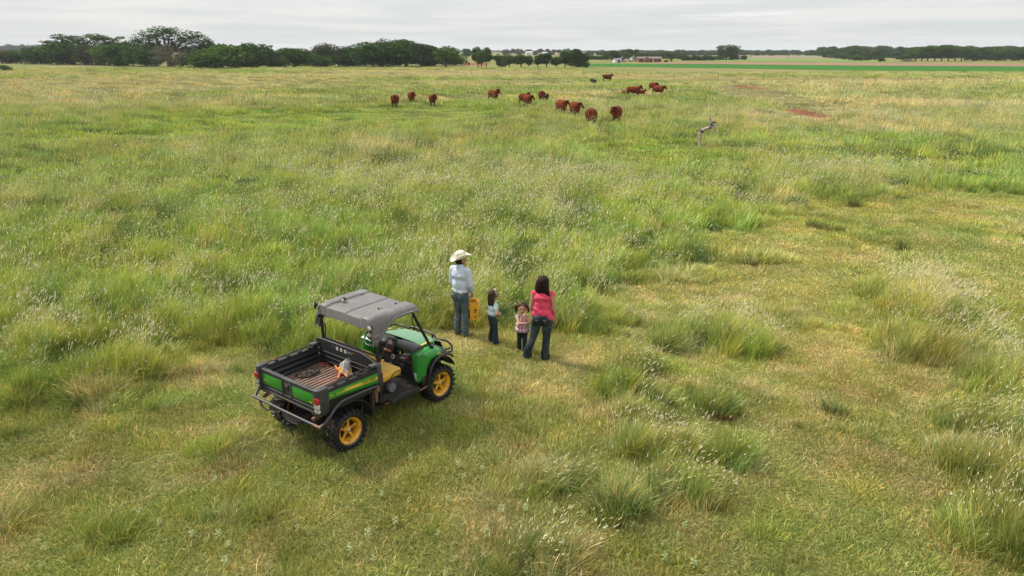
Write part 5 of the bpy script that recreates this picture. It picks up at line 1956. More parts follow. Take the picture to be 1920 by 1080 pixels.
    for a in (0.3, math.pi - .3, -math.pi / 2):
        q.tube([A @ Vector((.03 * math.cos(a), .03 * math.sin(a), -.02)), A @ Vector((.18 * math.cos(a), .18 * math.sin(a), 0))], .011, 8)
    q.tube([sc, (1.62, .20, .90)], .022, 10)
    q.build('steering_wheel', M_BLACK, V)
    # stickers on the front wall of the bed
    for (y, w_) in ((.20, .055), (.10, .055), (.0, .055), (-.10, .10)):
        q = MB()
        q.box((x1 - .0275, y, 1.195), (.004, w_, .06 if w_ < .09 else .05), bev=.001)
        q.build('warning_label', M_STICK if w_ < .09 else M_BOOT, body)
    for y in (.29, -.20):
        q = MB(); q.box((x1 - .0275, y, 1.215), (.004, .05, .022), bev=.001); q.build('yellow_label', M_MUD, body)
    for z in (1.10, 1.0):
        q = MB(); q.sphere((x1 - .03, .665, z), (.01, .012, .012)); q.build('bolt', M_CHROME, body)


build_vehicle()


# ---------------- things lying in the cargo bed (each its own thing)
def veh_world(x, y, z):
    c, s = math.cos(.918), math.sin(.918)
    return Vector((-3.027 + c * x - s * y, 9.931 + s * x + c * y, z))


def build_load():
    r = random.Random(11)
    # heap of chain
    m = MB()
    p = Vector((.20, .44, .862))
    ang = 0
    for k in range(210):
        ang += r.uniform(-.9, .9)
        stp = Vector((math.cos(ang), math.sin(ang), 0)) * .030
        q = p + stp
        dx, dy = (q.x - .20) / .19, (q.y - .44) / .15
        if dx * dx + dy * dy > 1:
            ang += 2.4
            q = p + Vector((math.cos(ang), math.sin(ang), 0)) * .030
        rad = min(1, math.hypot((q.x - .20) / .19, (q.y - .44) / .15))
        q.z = .858 + r.random() * .055 * (1 - rad * .7)
        d = (q - p).normalized()
        roll = (math.pi / 2 if k % 2 else 0) + r.uniform(-.3, .3)
        A = Matrix.Translation((p + q) / 2) @ d.to_track_quat('X', 'Z').to_matrix().to_4x4() @ Matrix.Rotation(roll, 4, 'X')
        pts = [A @ Vector((.023 * math.cos(a) + (.004 if math.cos(a) > 0 else -.004), .0125 * math.sin(a), 0)) for a in [i * 2 * math.pi / 8 for i in range(8)]]
        m.tube(pts, .0048, 5, closed=True)
        p = q
    o = m.build('chain', mat('chain_steel', (.06, .05, .045), (.16, .11, .08), 12, .45, .65, .55, metal=.5), None, veh_world(0, 0, 0), .918)
    tag(o, 'heap of rusty steel chain lying on the cargo bed floor', 'chain')
    # torn feed bag, slumped
    q = random.Random(4)
    m = MB()
    g = []
    NR, NC = 12, 26
    for i in range(NR):
        u = i / (NR - 1)
        z = .856 + .30 * u
        row = []
        for j in range(NC):
            a = 2 * math.pi * j / NC
            w, d = .125 * (1 - .62 * u ** 2.2), .075 * (1 - .80 * u ** 1.3)
            cr = 1 + .16 * math.sin(3 * a + 5 * u) + .10 * math.sin(7 * a - 6 * u) + q.uniform(-.05, .05)
            row.append((.56 - .02 * u + d * cr * math.cos(a) * (1.1 if i else .8), -.07 + .035 * math.sin(u * 3) - .06 * u + w * cr * math.sin(a), z - (.035 * math.sin(a) + .02) * u))
        g.append(row + [row[0]])
    m.sheet(g)
    bmesh.ops.remove_doubles(m.bm, verts=m.bm.verts, dist=.0008)
    tq = NT('printed_bag')
    oc = tq.obj()
    sp = tq.n('ShaderNodeSeparateXYZ')
    tq.l(oc, sp.inputs[0])
    zz = tq.math('ADD', sp.outputs[2], tq.math('MULTIPLY', tq.noise(9, 3, .6, oc), .08))
    base = tq.mix(tq.ramp(tq.noise(22, 4, .65, oc), .42, .58), (.58, .56, .53), (.20, .19, .19))
    yel = tq.mix(tq.ramp(tq.noise(10, 3, .6, oc), .45, .55), (.62, .36, .06), (.66, .62, .55))
    f = tq.ramp(zz, .995, 1.02, 1, 0)
    tq.bsdf(tq.mix(f, base, yel), .45, 0, .5, tq.noise(30, 4, .6, oc), .5, .01)
    o = m.build('feed_bag', tq.m, None, veh_world(0, 0, 0), .918, angle=70)
    tag(o, 'crumpled white and yellow feed bag propped against the front wall of the cargo bed', 'bag')
    # orange wheel wrench / crossed orange handles
    m = MB()
    m.tube([(.64, .33, .868), (.545, .13, .872), (.53, .08, .884)], .013, 8)
    m.tube([(.62, .27, .874), (.56, .14, .876)], .010, 8)
    m.box((.545, .085, .885), (.075, .065, .035), bev=.010, rot=(0, 0, .4))
    m.tube([(.53, .06, .888), (.43, -.12, .885), (.335, -.14, .875)][:1] + [(.46, -.02, .886), (.33, -.135, .870)], .0165, 10)
    m.tube([(.545, .05, .888), (.50, -.10, .880), (.455, -.225, .870)], .0165, 10)
    o = m.build('bolt_cutter', M_ORANGE, None, veh_world(0, 0, 0), .918)
    tag(o, 'orange long-handled bolt cutters lying open on the bed floor beside the bag', 'bolt cutters')
    # red strap loop
    m = MB()
    m.tube([(.58, .42, .858), (.50, .50, .857), (.52, .58, .858), (.60, .56, .857), (.62, .47, .858), (.54, .38, .858), (.47, .36, .857)], .0055, 6, smooth=5)
    o = m.build('rope_loop', mat('red_cord', (.42, .05, .035), None, rough=.8), None, veh_world(0, 0, 0), .918)
    tag(o, 'loop of red rope lying on the cargo bed floor by its front wall', 'rope')


build_load()
for (x_, y_, r_) in ((0, -.62, .42), (0, .62, .42), (2.0, -.63, .42), (2.0, .63, .42), (1.0, 0, .8), (.2, 0, .6), (1.9, 0, .6)):
    w_ = veh_world(x_, y_, 0)
    KEEP_OUT.append((w_.x, w_.y, r_))

# ================================================================== PEOPLE
def mat_cloth(name, c, c2=None, scale=8, rough=.85, bscale=16, bstr=.5, bdist=.03, fine=.1):
    return mat(name, c, c2 or tuple(x * 1.25 for x in c), scale, .45, .7, rough, spec=.2, bscale=bscale, bstr=bstr, bdist=bdist, fine=fine)


M_SKIN_MAN = mat('skin_tanned', (.36, .16, .10), (.42, .20, .13), 12, rough=.55, spec=.3)
M_SKIN = mat('skin_fair', (.46, .25, .175), (.50, .27, .20), 12, rough=.55, spec=.3)
M_SKIN_ARM = mat('skin_arm', (.40, .215, .14), (.44, .24, .17), 12, rough=.55, spec=.3)
M_JEAN_MAN = mat_cloth('faded_denim', (.058, .085, .100), (.115, .150, .165), 5)
M_JEAN_DARK = mat_cloth('dark_denim', (.016, .024, .034), (.038, .052, .066), 5)
M_JEAN_WOM = mat_cloth('washed_dark_denim', (.017, .026, .034), (.075, .095, .105), 3.4)
M_PINK = mat_cloth('pink_knit', (.60, .055, .110), (.66, .075, .135), 5, bscale=11, bstr=.5, bdist=.035)
M_BLUE_TEE = mat_cloth('pale_blue_cotton', (.42, .54, .58), (.48, .58, .62), 6)
M_HAIR_DK = mat('dark_hair', (.014, .0075, .006), (.032, .014, .010), 9, .4, .7, .6, spec=.12, bscale=45, bstr=.9, bdist=.012)
M_HAIR_BR = mat('brown_hair', (.040, .021, .014), (.095, .052, .034), 9, .4, .7, .6, spec=.12, bscale=45, bstr=.9, bdist=.012)
M_HAT = mat('straw', (.62, .56, .44), (.70, .65, .54), 10, .4, .7, .8, bscale=160, bstr=.4, bdist=.003)
M_BAND = mat('hat_band', (.42, .36, .26), None, rough=.8)
M_SHOE = mat('leather_shoe', (.045, .035, .030), (.09, .075, .06), 10, rough=.6)
M_EYE = mat('dark_eye', (.02, .014, .012), None, rough=.2)
M_LIP = mat('mouth', (.20, .05, .05), None, rough=.5)


def stripe_mat(name, cols, axis, freq, c_base):
    t = NT(name)
    oc = t.obj()
    sp = t.n('ShaderNodeSeparateXYZ')
    t.l(oc, sp.inputs[0])
    a = t.math('MULTIPLY', sp.outputs[axis], freq)
    a = t.math('ADD', a, t.math('MULTIPLY', t.noise(5, 2, .5, oc), .25))
    fr = t.math('FRACT', a)
    cr = t.n('ShaderNodeValToRGB')
    cr.color_ramp.interpolation = 'CONSTANT'
    t.l(fr, cr.inputs[0])
    el = cr.color_ramp.elements
    while len(el) < len(cols): el.new(.5)
    for e, (p, c) in zip(el, cols):
        e.position = p
        e.color = (*c, 1)
    t.bsdf(cr.outputs[0], .85, 0, .2, t.noise(12, 4, .6, oc), .55, .035)
    return t.m


M_SHIRT = stripe_mat('striped_shirt', [(0, (.44, .50, .60)), (.5, (.52, .575, .66))], 0, 60, None)
M_STRIPED = stripe_mat('candy_stripes', [(0, (.62, .20, .20)), (.24, (.62, .60, .60)), (.34, (.055, .065, .15)), (.46, (.30, .38, .50)), (.58, (.64, .24, .24)), (.80, (.66, .60, .62)), (.90, (.34, .24, .42))], 0, 6.2, None)


def hand(parts, wrist, d, palm_n, size, side, curl):
    """palm, four fingers of unequal length and a thumb that leaves the side of the palm"""
    d = Vector(d).normalized()
    n = Vector(palm_n)
    n = (n - d * n.dot(d)).normalized()
    w = d.cross(n).normalized() * side
    s = size
    wrist = Vector(wrist)
    pc = wrist + d * .048 * s
    parts.append(('c', wrist, .021 * s, pc, .026 * s))
    for k, (off, L) in enumerate(((-.027, .062), (-.009, .074), (.009, .070), (.026, .055))):
        b = wrist + d * .078 * s + w * off * s
        parts.append(('c', pc + w * off * .7 * s, .016 * s, b, .0115 * s))
        p = b
        ang = 0
        for q in range(3):
            ang += curl * (.55 if q == 0 else .75)
            dd = d * math.cos(ang) + n * math.sin(ang)
            e = p + dd * L * s * (.42, .32, .26)[q]
            parts.append(('c', p, (.0105 - .001 * q) * s, e, (.0095 - .001 * q) * s))
            p = e
    t0 = wrist + d * .028 * s - w * .022 * s
    t1 = t0 + (d * .6 - w * .75 + n * .25).normalized() * .034 * s
    t2 = t1 + (d * .85 - w * .25 + n * .45).normalized() * .030 * s
    parts.append(('c', t0, .013 * s, t1, .0115 * s))
    parts.append(('c', t1, .0115 * s, t2, .009 * s))


def head_parts(c, r, yaw, child=False):
    """c centre of the skull, r its radius; faces +Y turned by yaw"""
    R_ = Matrix.Rotation(yaw, 3, 'Z')
    f = lambda x, y, z: tuple(Vector(c) + R_ @ (Vector((x, y, z)) * r))
    P = [('e', f(0, -.06, .10), (r * .80, r * .98, r * .98), (0, 0, yaw)), ('e', f(0, .22, -.45), (r * .62, r * .62, r * .66), (0, 0, yaw)),
         ('c', f(0, .62, -.92 if not child else -.85), r * .24, f(0, .40, -.75), r * .42),
         ('c', f(0, .93, -.12), r * .09, f(0, 1.02, -.38), r * .13), ('c', f(-.28, .70, .02), r * .2, f(.28, .70, .02), r * .2),
         ('c', f(-.17, .80, -.72), r * .09, f(.17, .80, -.72), r * .09)]
    for s in (-1, 1):
        P.append(('e', f(.80 * s, -.02, -.18), (r * .10, r * .2, r * .28), (0, 0, yaw)))
    return P, f


def tint_verts(me, f):
    c = mesh_co(me)
    set_col(me, f(c))


def build_man():
    pos = gp(866, 629.5)
    root = empty('person', pos, math.radians(-34), 'man in white straw hat, light blue shirt and faded jeans, back turned, holding a bucket', 'person')
    H = 1.80
    B = []
    hips = {-1: (-.095, 0, .93), 1: (.095, 0, .93)}
    knee = {-1: (-.105, .03, .50), 1: (.095, .015, .50)}
    ank = {-1: (-.11, -.01, .09), 1: (.10, -.02, .09)}
    for s in (-1, 1):
        B += [('c', hips[s], .088, knee[s], .058), ('c', knee[s], .056, ank[s], .040), ('c', (ank[s][0], -.03, .05), .042, (ank[s][0] + .03 * s, .14, .04), .036)]
    B += [('e', (0, -.01, .96), (.165, .115, .13), (0, 0, 0)), ('e', (0, 0, 1.14), (.145, .10, .16), (0, 0, 0)), ('e', (0, .0, 1.34), (.175, .112, .17), (0, 0, 0)), ('c', (-.15, 0, 1.44), .062, (.15, 0, 1.44), .062), ('c', (0, -.005, 1.46), .060, (0, .015, 1.58), .052)]
    hc = (0, .03, 1.668)
    hy = math.radians(-30)
    hp, f = head_parts(hc, .112, hy)
    B += hp
    # right arm down with the bucket, left arm bent in front
    sh, el, wr = (.20, 0, 1.455), (.235, .02, 1.17), (.165, .16, .94)
    B += [('c', sh, .055, el, .043), ('c', el, .042, wr, .027)]
    hand(B, wr, (0, .10, -1), (-1, 0, 0), 1.0, 1, 1.0)
    shl, ell, wrl = (-.20, 0, 1.43), (-.235, .02, 1.16), (-.08, .20, 1.08)
    B += [('c', shl, .055, ell, .043), ('c', ell, .042, wrl, .027)]
    hand(B, wrl, (.95, .15, .02), (0, -1, .2), 1.0, 1, .7)
    body = link_mesh('body', fuse('body', B, .0065, 3), M_SKIN_MAN, root)
    # shirt
    P = [('e', (0, -.005, 1.36), (.205, .138, .19), (0, 0, 0)), ('e', (0, -.015, 1.16), (.190, .138, .20), (0, 0, 0)), ('e', (0, -.02, 1.02), (.186, .134, .11), (0, 0, 0)), ('c', (-.150, -.005, 1.462), .080, (.150, -.005, 1.462), .080),
         ('c', (0, -.015, 1.53), .074, (0, .005, 1.555), .066),
         ('c', (.185, 0, 1.455), .080, (.240, .018, 1.17), .066), ('c', (.240, .018, 1.17), .066, (.173, .15, .975), .046), ('c', (.175, .145, .99), .049, (.170, .155, .960), .048),
         ('c', (-.185, 0, 1.455), .080, (-.245, .02, 1.16), .066), ('c', (-.245, .02, 1.15), .062, (-.12, .175, 1.09), .044),
         # folds that bunch above the belt and over the shoulder blades
         ('c', (-.10, -.105, 1.05), .040, (.10, -.115, 1.02), .040), ('c', (.02, -.098, 1.14), .042, (.12, -.07, 1.07), .042), ('c', (-.09, -.085, 1.36), .060, (.09, -.085, 1.36), .060)]
    me = fuse('shirt', P, .009, 7)
    sh_o = link_mesh('shirt', me, M_SHIRT, root)
    m = MB()
    m.tube([(0, -.090, 1.53), (.003, -.143, 1.38), (.0, -.146, 1.25), (.004, -.149, 1.12), (0, -.150, 1.03)], .005, 6, smooth=3)
    m.build('back_pleat', M_SHIRT, sh_o)
    # jeans
    P = [('e', (0, -.012, .945), (.180, .136, .105), (0, 0, 0)), ('c', (0, 0, .985), .10, (0, 0, 1.0), .10)]
    for s in (-1, 1):
        P += [('e', (.075 * s, -.055, .90), (.095, .095, .105), (0, 0, 0)), ('c', (hips[s][0], -.01, .90), .105, (knee[s][0], knee[s][1], .50), .073), ('c', (knee[s][0], knee[s][1], .50), .073, (ank[s][0], -.005, .12), .066),
              ('c', (ank[s][0], -.005, .16), .068, (ank[s][0], .005, .07), .072)]
        for z in (.17, .25, .36):
            P.append(('c', (ank[s][0] - .040, -.022, z + .02), .034, (ank[s][0] + .040, -.026, z - .018), .034))
    je = link_mesh('jeans', fuse('jeans', P, .009, 6), M_JEAN_MAN, root)
    m = MB()
    pts = [(.183 * math.cos(a), -.012 + .136 * math.sin(a), 1.0) for a in [k * 2 * math.pi / 28 for k in range(28)]]
    m.tube(pts, .013, 6, closed=True)
    m.build('belt', mat('belt_leather', (.06, .035, .02), None, rough=.6), root)
    for s in (-1, 1):
        m = MB()
        m.box((.085 * s, -.148, .90), (.095, .014, .11), bev=.006, rot=(.18, 0, -.25 * s))
        m.build('back_pocket', M_JEAN_MAN, je)
    for s in (-1, 1):
        P = [('c', (ank[s][0], -.035, .045), .045, (ank[s][0] + .03 * s, .16, .036), .036), ('c', (ank[s][0], -.02, .05), .05, (ank[s][0], -.01, .14), .052)]
        link_mesh('boot', fuse('boot', P, .010, 2), M_SHOE, root)
    # hair under the hat
    R_ = Matrix.Rotation(hy, 3, 'Z')
    P = [('e', f(0, -.28, -.05), (.096, .098, .105), (0, 0, hy)), ('c', f(-.45, -.5, -.42), .035, f(.45, -.5, -.42), .035)]
    link_mesh('hair', fuse('hair', P, .008, 2), M_HAIR_DK, root)
    # cowboy hat, tilted, brim rolled up at the sides
    m = MB()
    g = []
    N = 64
    prof = [(0, .128), (.035, .125), (.062, .132), (.082, .128), (.092, .105), (.098, .06), (.103, .015), (.108, .0), (.125, -.004), (.155, -.002), (.185, .004), (.205, .012)]
    for (r, z) in prof:
        row = []
        for k in range(N):
            a = 2 * math.pi * k / N
            ca, sa = math.cos(a), math.sin(a)
            x, y, zz = r * ca, r * sa * 1.12, z
            if r <= .098:                               # crown: crease along the middle, pinched at the front
                zz -= .034 * math.exp(-(x / .028) ** 2) * (1 if r < .085 else .25)
                x *= 1 - .18 * max(0, sa) * (z / .13)
                y *= 1.04
            if r > .108:                                # brim
                t_ = (r - .108) / .097
                zz += .075 * abs(ca) ** 2.2 * t_ ** 1.6 - .030 * abs(sa) ** 3 * t_
                x *= 1 - .10 * abs(ca) * t_
            row.append((x, y, zz))
        g.append(row + [row[0]])
    m.sheet(g, .004)
    bmesh.ops.remove_doubles(m.bm, verts=m.bm.verts, dist=.0006)
    A = Matrix.Translation(Vector(hc) + Vector((0, 0, .050))) @ Matrix.Rotation(hy, 4, 'Z') @ Matrix.Rotation(math.radians(11), 4, 'X')
    bmesh.ops.transform(m.bm, matrix=A, verts=m.bm.verts)
    hat = m.build('hat', M_HAT, root, angle=60)
    m = MB()
    m.tube([A @ Vector((.105 * math.cos(a), .105 * 1.14 * math.sin(a), .017)) for a in [k * 2 * math.pi / 30 for k in range(30)]], .009, 6, closed=True)
    m.build('hat_band', M_BAND, hat)
    for s in (-1, 1):
        m = MB(); m.sphere(f(.30 * s, .80, .02), (.012, .006, .008), rot=(0, 0, hy)); m.build('eye', M_EYE, root)
    # the bucket in his right hand
    hw = Matrix.Rotation(math.radians(-34), 4, 'Z') @ Vector((.150, .18, 0))
    bx, by = pos.x + hw.x, pos.y + hw.y
    build_bucket(Vector((bx, by, .375)))
    return root


def build_bucket(p):
    root = empty('bucket', p, math.radians(-50), 'yellow plastic bucket with black and red labels, held by the man in the straw hat', 'bucket')
    root.scale = (1.0, 1.0, 1.08)
    my = mat('yellow_plastic', (.74, .36, .022), (.66, .32, .03), 6, rough=.42)
    m = MB()
    m.lathe([(0, .004), (.118, .004), (.124, .0), (.128, .01), (.140, .24), (.149, .24), (.149, .252), (.1415, .254), (.142, .285), (.150, .286), (.150, .297), (.143, .300), (.145, .345), (.153, .348), (.153, .358), (.147, .362), (.141, .356), (.138, .26), (.122, .012), (0, .012)], 44)
    m.build('pail', my, root)
    m = MB()
    m.tube([(-.150, 0, .30), (-.145, 0, .40), (-.09, 0, .475), (0, 0, .505), (.09, 0, .475), (.145, 0, .40), (.150, 0, .30)], .0035, 6, smooth=5)
    h = m.build('wire_handle', M_CHROME, root)
    m = MB()
    m.tube([(-.055, 0, .496), (0, 0, .505), (.055, 0, .496)], .012, 8)
    m.build('grip', M_BLACK, h)

    def patch(a0, a1, z0, z1, mt, nm, off=.0012):
        q = MB()
        g = []
        for i in range(5):
            z = z0 + (z1 - z0) * i / 4
            r = .128 + (.140 - .128) * (z - .01) / .23 + off
            g.append([(r * math.cos(a0 + (a1 - a0) * j / 10), r * math.sin(a0 + (a1 - a0) * j / 10), z) for j in range(11)])
        q.sheet(g)
        q.build(nm, mt, root)
    R = math.radians
    base = -50 + 90                                     # label faces: camera side and right side
    patch(R(258), R(303), .035, .225, M_BLACK, 'black_label')
    patch(R(264), R(297), .075, .125, M_RED, 'red_label', .0022)
    patch(R(342), R(364), .15, .225, M_BLACK, 'black_print')
    patch(R(346), R(360), .045, .085, M_BLACK, 'black_print')
    patch(R(348), R(359), .17, .19, my, 'yellow_print', .0022)


def build_woman():
    pos = gp(1016, 674)
    root = empty('person', pos, math.radians(-12), 'woman in sleeveless pink top and dark jeans with shoulder-length dark hair, seen from behind', 'person')
    B = []
    hips = {-1: (-.10, 0, .86), 1: (.095, 0, .86)}
    knee = {-1: (-.175, .02, .47), 1: (.085, .0, .47)}
    ank = {-1: (-.285, -.01, .08), 1: (.060, -.03, .08)}
    for s in (-1, 1):
        B += [('c', hips[s], .095, knee[s], .058), ('c', knee[s], .056, ank[s], .038), ('c', (ank[s][0], -.02, .045), .034, (ank[s][0] + .03 * s, .13, .03), .028)]
    B += [('e', (0, -.02, .92), (.185, .135, .14), (0, 0, 0)), ('e', (0, 0, 1.09), (.140, .105, .15), (0, 0, 0)), ('e', (0, .01, 1.27), (.155, .115, .15), (0, 0, 0)), ('c', (-.135, 0, 1.365), .050, (.135, 0, 1.365), .050), ('c', (0, -.005, 1.38), .048, (0, .01, 1.49), .042)]
    hc = (.005, .02, 1.585)
    hy = math.radians(-18)
    hp, f = head_parts(hc, .106, hy)
    B += hp
    sh, el, wr = (.178, 0, 1.355), (.232, -.03, 1.07), (.262, .03, .845)
    B += [('c', sh, .053, el, .042), ('c', el, .041, wr, .024)]
    hand(B, wr, (.03, .12, -1), (-1, 0, 0), .92, 1, .55)
    shl, ell, wrl = (-.178, 0, 1.355), (-.222, -.02, 1.08), (-.175, .045, .86)
    B += [('c', shl, .053, ell, .042), ('c', ell, .041, wrl, .024)]
    hand(B, wrl, (-.10, .25, -1), (1, .2, 0), .92, -1, .9)
    link_mesh('body', fuse('body', B, .0065, 3), M_SKIN_ARM, root)
    # top: loose, hem slanting lower on the right
    P = [('e', (0, .0, 1.28), (.180, .135, .15), (0, 0, 0)), ('e', (0, -.01, 1.14), (.172, .130, .16), (0, 0, 0)), ('e', (.01, -.015, 1.00), (.200, .150, .13), (0, .16, 0)), ('c', (-.165, 0, 1.365), .058, (.165, 0, 1.365), .058), ('c', (-.215, 0, 1.335), .032, (-.19, 0, 1.37), .042), ('c', (.215, 0, 1.335), .032, (.19, 0, 1.37), .042),
         ('c', (-.13, -.05, .960), .085, (.135, -.06, .915), .090), ('c', (-.12, .03, .965), .080, (.13, .03, .925), .085), ('c', (-.11, -.085, 1.07), .055, (.09, -.105, 1.00), .055), ('c', (-.08, -.085, 1.30), .058, (.08, -.085, 1.30), .058)]
    link_mesh('top', fuse('top', P, .009, 7), M_PINK, root)
    P = [('e', (0, -.03, .90), (.200, .155, .13), (0, 0, 0)), ('c', (-.04, -.01, .96), .13, (.04, -.01, .96), .13)]
    for s in (-1, 1):
        P += [('e', (.085 * s, -.085, .86), (.105, .105, .11), (0, 0, 0)), ('c', (hips[s][0], -.015, .82), .112, (knee[s][0], knee[s][1], .47), .076), ('c', (knee[s][0], knee[s][1], .47), .076, (ank[s][0], 0, .16), .076),
              ('c', (ank[s][0], 0, .20), .078, (ank[s][0] + .005 * s, .015, .06), .094)]
    je = link_mesh('jeans', fuse('jeans', P, .009, 5), M_JEAN_WOM, root)
    for s in (-1, 1):
        m = MB(); m.box((.095 * s, -.196, .875), (.11, .012, .12), bev=.006, rot=(.12, 0, -.2 * s)); pk = m.build('back_pocket', M_JEAN_WOM, je)
        m = MB(); m.tube([(.045 * s, -.205, .905), (.095 * s, -.206, .885), (.15 * s, -.196, .92)], .004, 5, smooth=3); m.build('stitching', mat('pale_stitch', (.35, .32, .26), None), pk)
        P = [('c', (ank[s][0], -.03, .035), .036, (ank[s][0] + .03 * s, .14, .028), .030)]
        link_mesh('shoe', fuse('shoe', P, .010, 2), M_SHOE, root)
    # hair: full, ending in loose locks on the shoulders
    r = random.Random(2)
    P = [('e', f(0, -.18, .22), (.116, .122, .112), (0, 0, 0)), ('e', f(0, -.42, -.45), (.134, .092, .14), (0, 0, 0)), ('e', f(-.02, -.55, -1.05), (.140, .072, .12), (0, 0, 0))]
    for k in range(16):
        a = -1 + 2 * k / 15
        x = a * 1.05
        mid_ = f(x * 1.18 + r.uniform(-.15, .15), -.86 + .35 * a * a, -1.15)
        P.append(('c', f(x * .95, -.74 + .30 * a * a, -.3), .030, mid_, .030))
        P.append(('c', mid_, .028, f(x * 1.30 + r.uniform(-.18, .18), -.80 + .45 * a * a, -1.8 - r.uniform(0, .65)), .010))
    link_mesh('hair', fuse('hair', P, .0075, 2), M_HAIR_DK, root)
    m = MB()
    m.tube([(wrl[0] + .030 * math.cos(a), wrl[1] + .030 * math.sin(a), wrl[2] + .02) for a in [k * .5236 for k in range(12)]], .006, 6, closed=True)
    m.build('bracelet', M_CHROME, root)
    for s in (-1, 1):
        m = MB(); m.sphere(f(.30 * s, .80, .02), (.011, .006, .007), rot=(0, 0, hy)); m.build('eye', M_EYE, root)


def build_girl():
    pos = gp(925, 643.5)
    root = empty('person', pos, math.radians(-58), 'young girl with long brown hair, pale blue shirt and dark jeans standing beside the bucket', 'person')
    root.scale = (1.04, 1.04, 1.04)
    B = []
    hips = {-1: (-.062, 0, .56), 1: (.062, 0, .56)}
    knee = {-1: (-.070, .02, .31), 1: (.068, .01, .31)}
    ank = {-1: (-.085, -.01, .06), 1: (.085, -.01, .06)}
    for s in (-1, 1):
        B += [('c', hips[s], .058, knee[s], .038), ('c', knee[s], .037, ank[s], .028), ('c', (ank[s][0], -.02, .035), .028, (ank[s][0] + .01 * s, .09, .025), .022)]
    B += [('e', (0, 0, .60), (.105, .08, .09), (0, 0, 0)), ('e', (0, 0, .74), (.095, .072, .12), (0, 0, 0)), ('c', (-.085, 0, .845), .035, (.085, 0, .845), .035), ('c', (0, 0, .85), .032, (0, .01, .93), .029)]
    hc = (0, .015, 1.015)
    hy = math.radians(-8)
    hp, f = head_parts(hc, .096, hy, True)
    B += hp
    for s in (-1, 1):
        sh, el, wr = (.112 * s, 0, .835), (.195 * s, -.03, .69), (.115 * s, .10, .635)
        B += [('c', sh, .034, el, .028), ('c', el, .027, wr, .019)]
        hand(B, wr, (-.8 * s, .45, -.1), (0, -1, 0), .68, s, .8)
    link_mesh('body', fuse('body', B, .0055, 3), M_SKIN, root)
    P = [('e', (0, 0, .75), (.125, .098, .13), (0, 0, 0)), ('e', (0, 0, .655), (.132, .106, .085), (0, 0, 0)), ('c', (-.092, 0, .84), .044, (.092, 0, .84), .044)]
    for s in (-1, 1):
        P.append(('c', (.108 * s, 0, .83), .046, (.145 * s, -.01, .765), .043))
    me = link_mesh('shirt', fuse('shirt', P, .007, 3), M_BLUE_TEE, root)
    P = [('e', (0, -.005, .57), (.115, .092, .085), (0, 0, 0))]
    for s in (-1, 1):
        P += [('c', (hips[s][0], -.01, .54), .068, (knee[s][0], knee[s][1], .31), .052), ('c', (knee[s][0], knee[s][1], .31), .052, (ank[s][0], 0, .10), .056), ('c', (ank[s][0], 0, .11), .058, (ank[s][0], .01, .055), .068)]
    link_mesh('jeans', fuse('jeans', P, .008, 3), M_JEAN_DARK, root)
    for s in (-1, 1):
        link_mesh('shoe', fuse('shoe', [('c', (ank[s][0], -.02, .03), .03, (ank[s][0] + .01 * s, .10, .024), .024)], .008, 2), M_SHOE, root)
    r = random.Random(5)
    P = [('e', f(0, -.20, .16), (.096, .104, .100), (0, 0, 0)), ('e', f(0, -.55, -.6), (.088, .062, .12), (0, 0, 0)), ('e', f(0, -.62, -1.5), (.088, .052, .13), (0, 0, 0))]
    for k in range(13):
        a = -1 + 2 * k / 12
        P.append(('c', f(a * .80, -.55 + .2 * a * a, -.5), .028, f(a * .95 + r.uniform(-.1, .1), -.78 + .3 * a * a, -3.0 - r.uniform(0, .8)), .011))
    link_mesh('hair', fuse('hair', P, .007, 2), M_HAIR_BR, root)
    m = MB()
    m.tube([f(1.02 * math.cos(a), .15 + .1 * math.sin(a), .12 + 1.02 * math.sin(a)) for a in [k * math.pi / 12 for k in range(13)]], .009, 6)
    m.sphere(f(.35, .2, 1.10), (.035, .02, .02))
    m.build('hair_band', mat('hair_band', (.46, .40, .36), (.25, .18, .16), 30), root)
    for s in (-1, 1):
        m = MB(); m.sphere(f(.32 * s, .80, -.02), (.011, .006, .008), rot=(0, 0, hy)); m.build('eye', M_EYE, root)


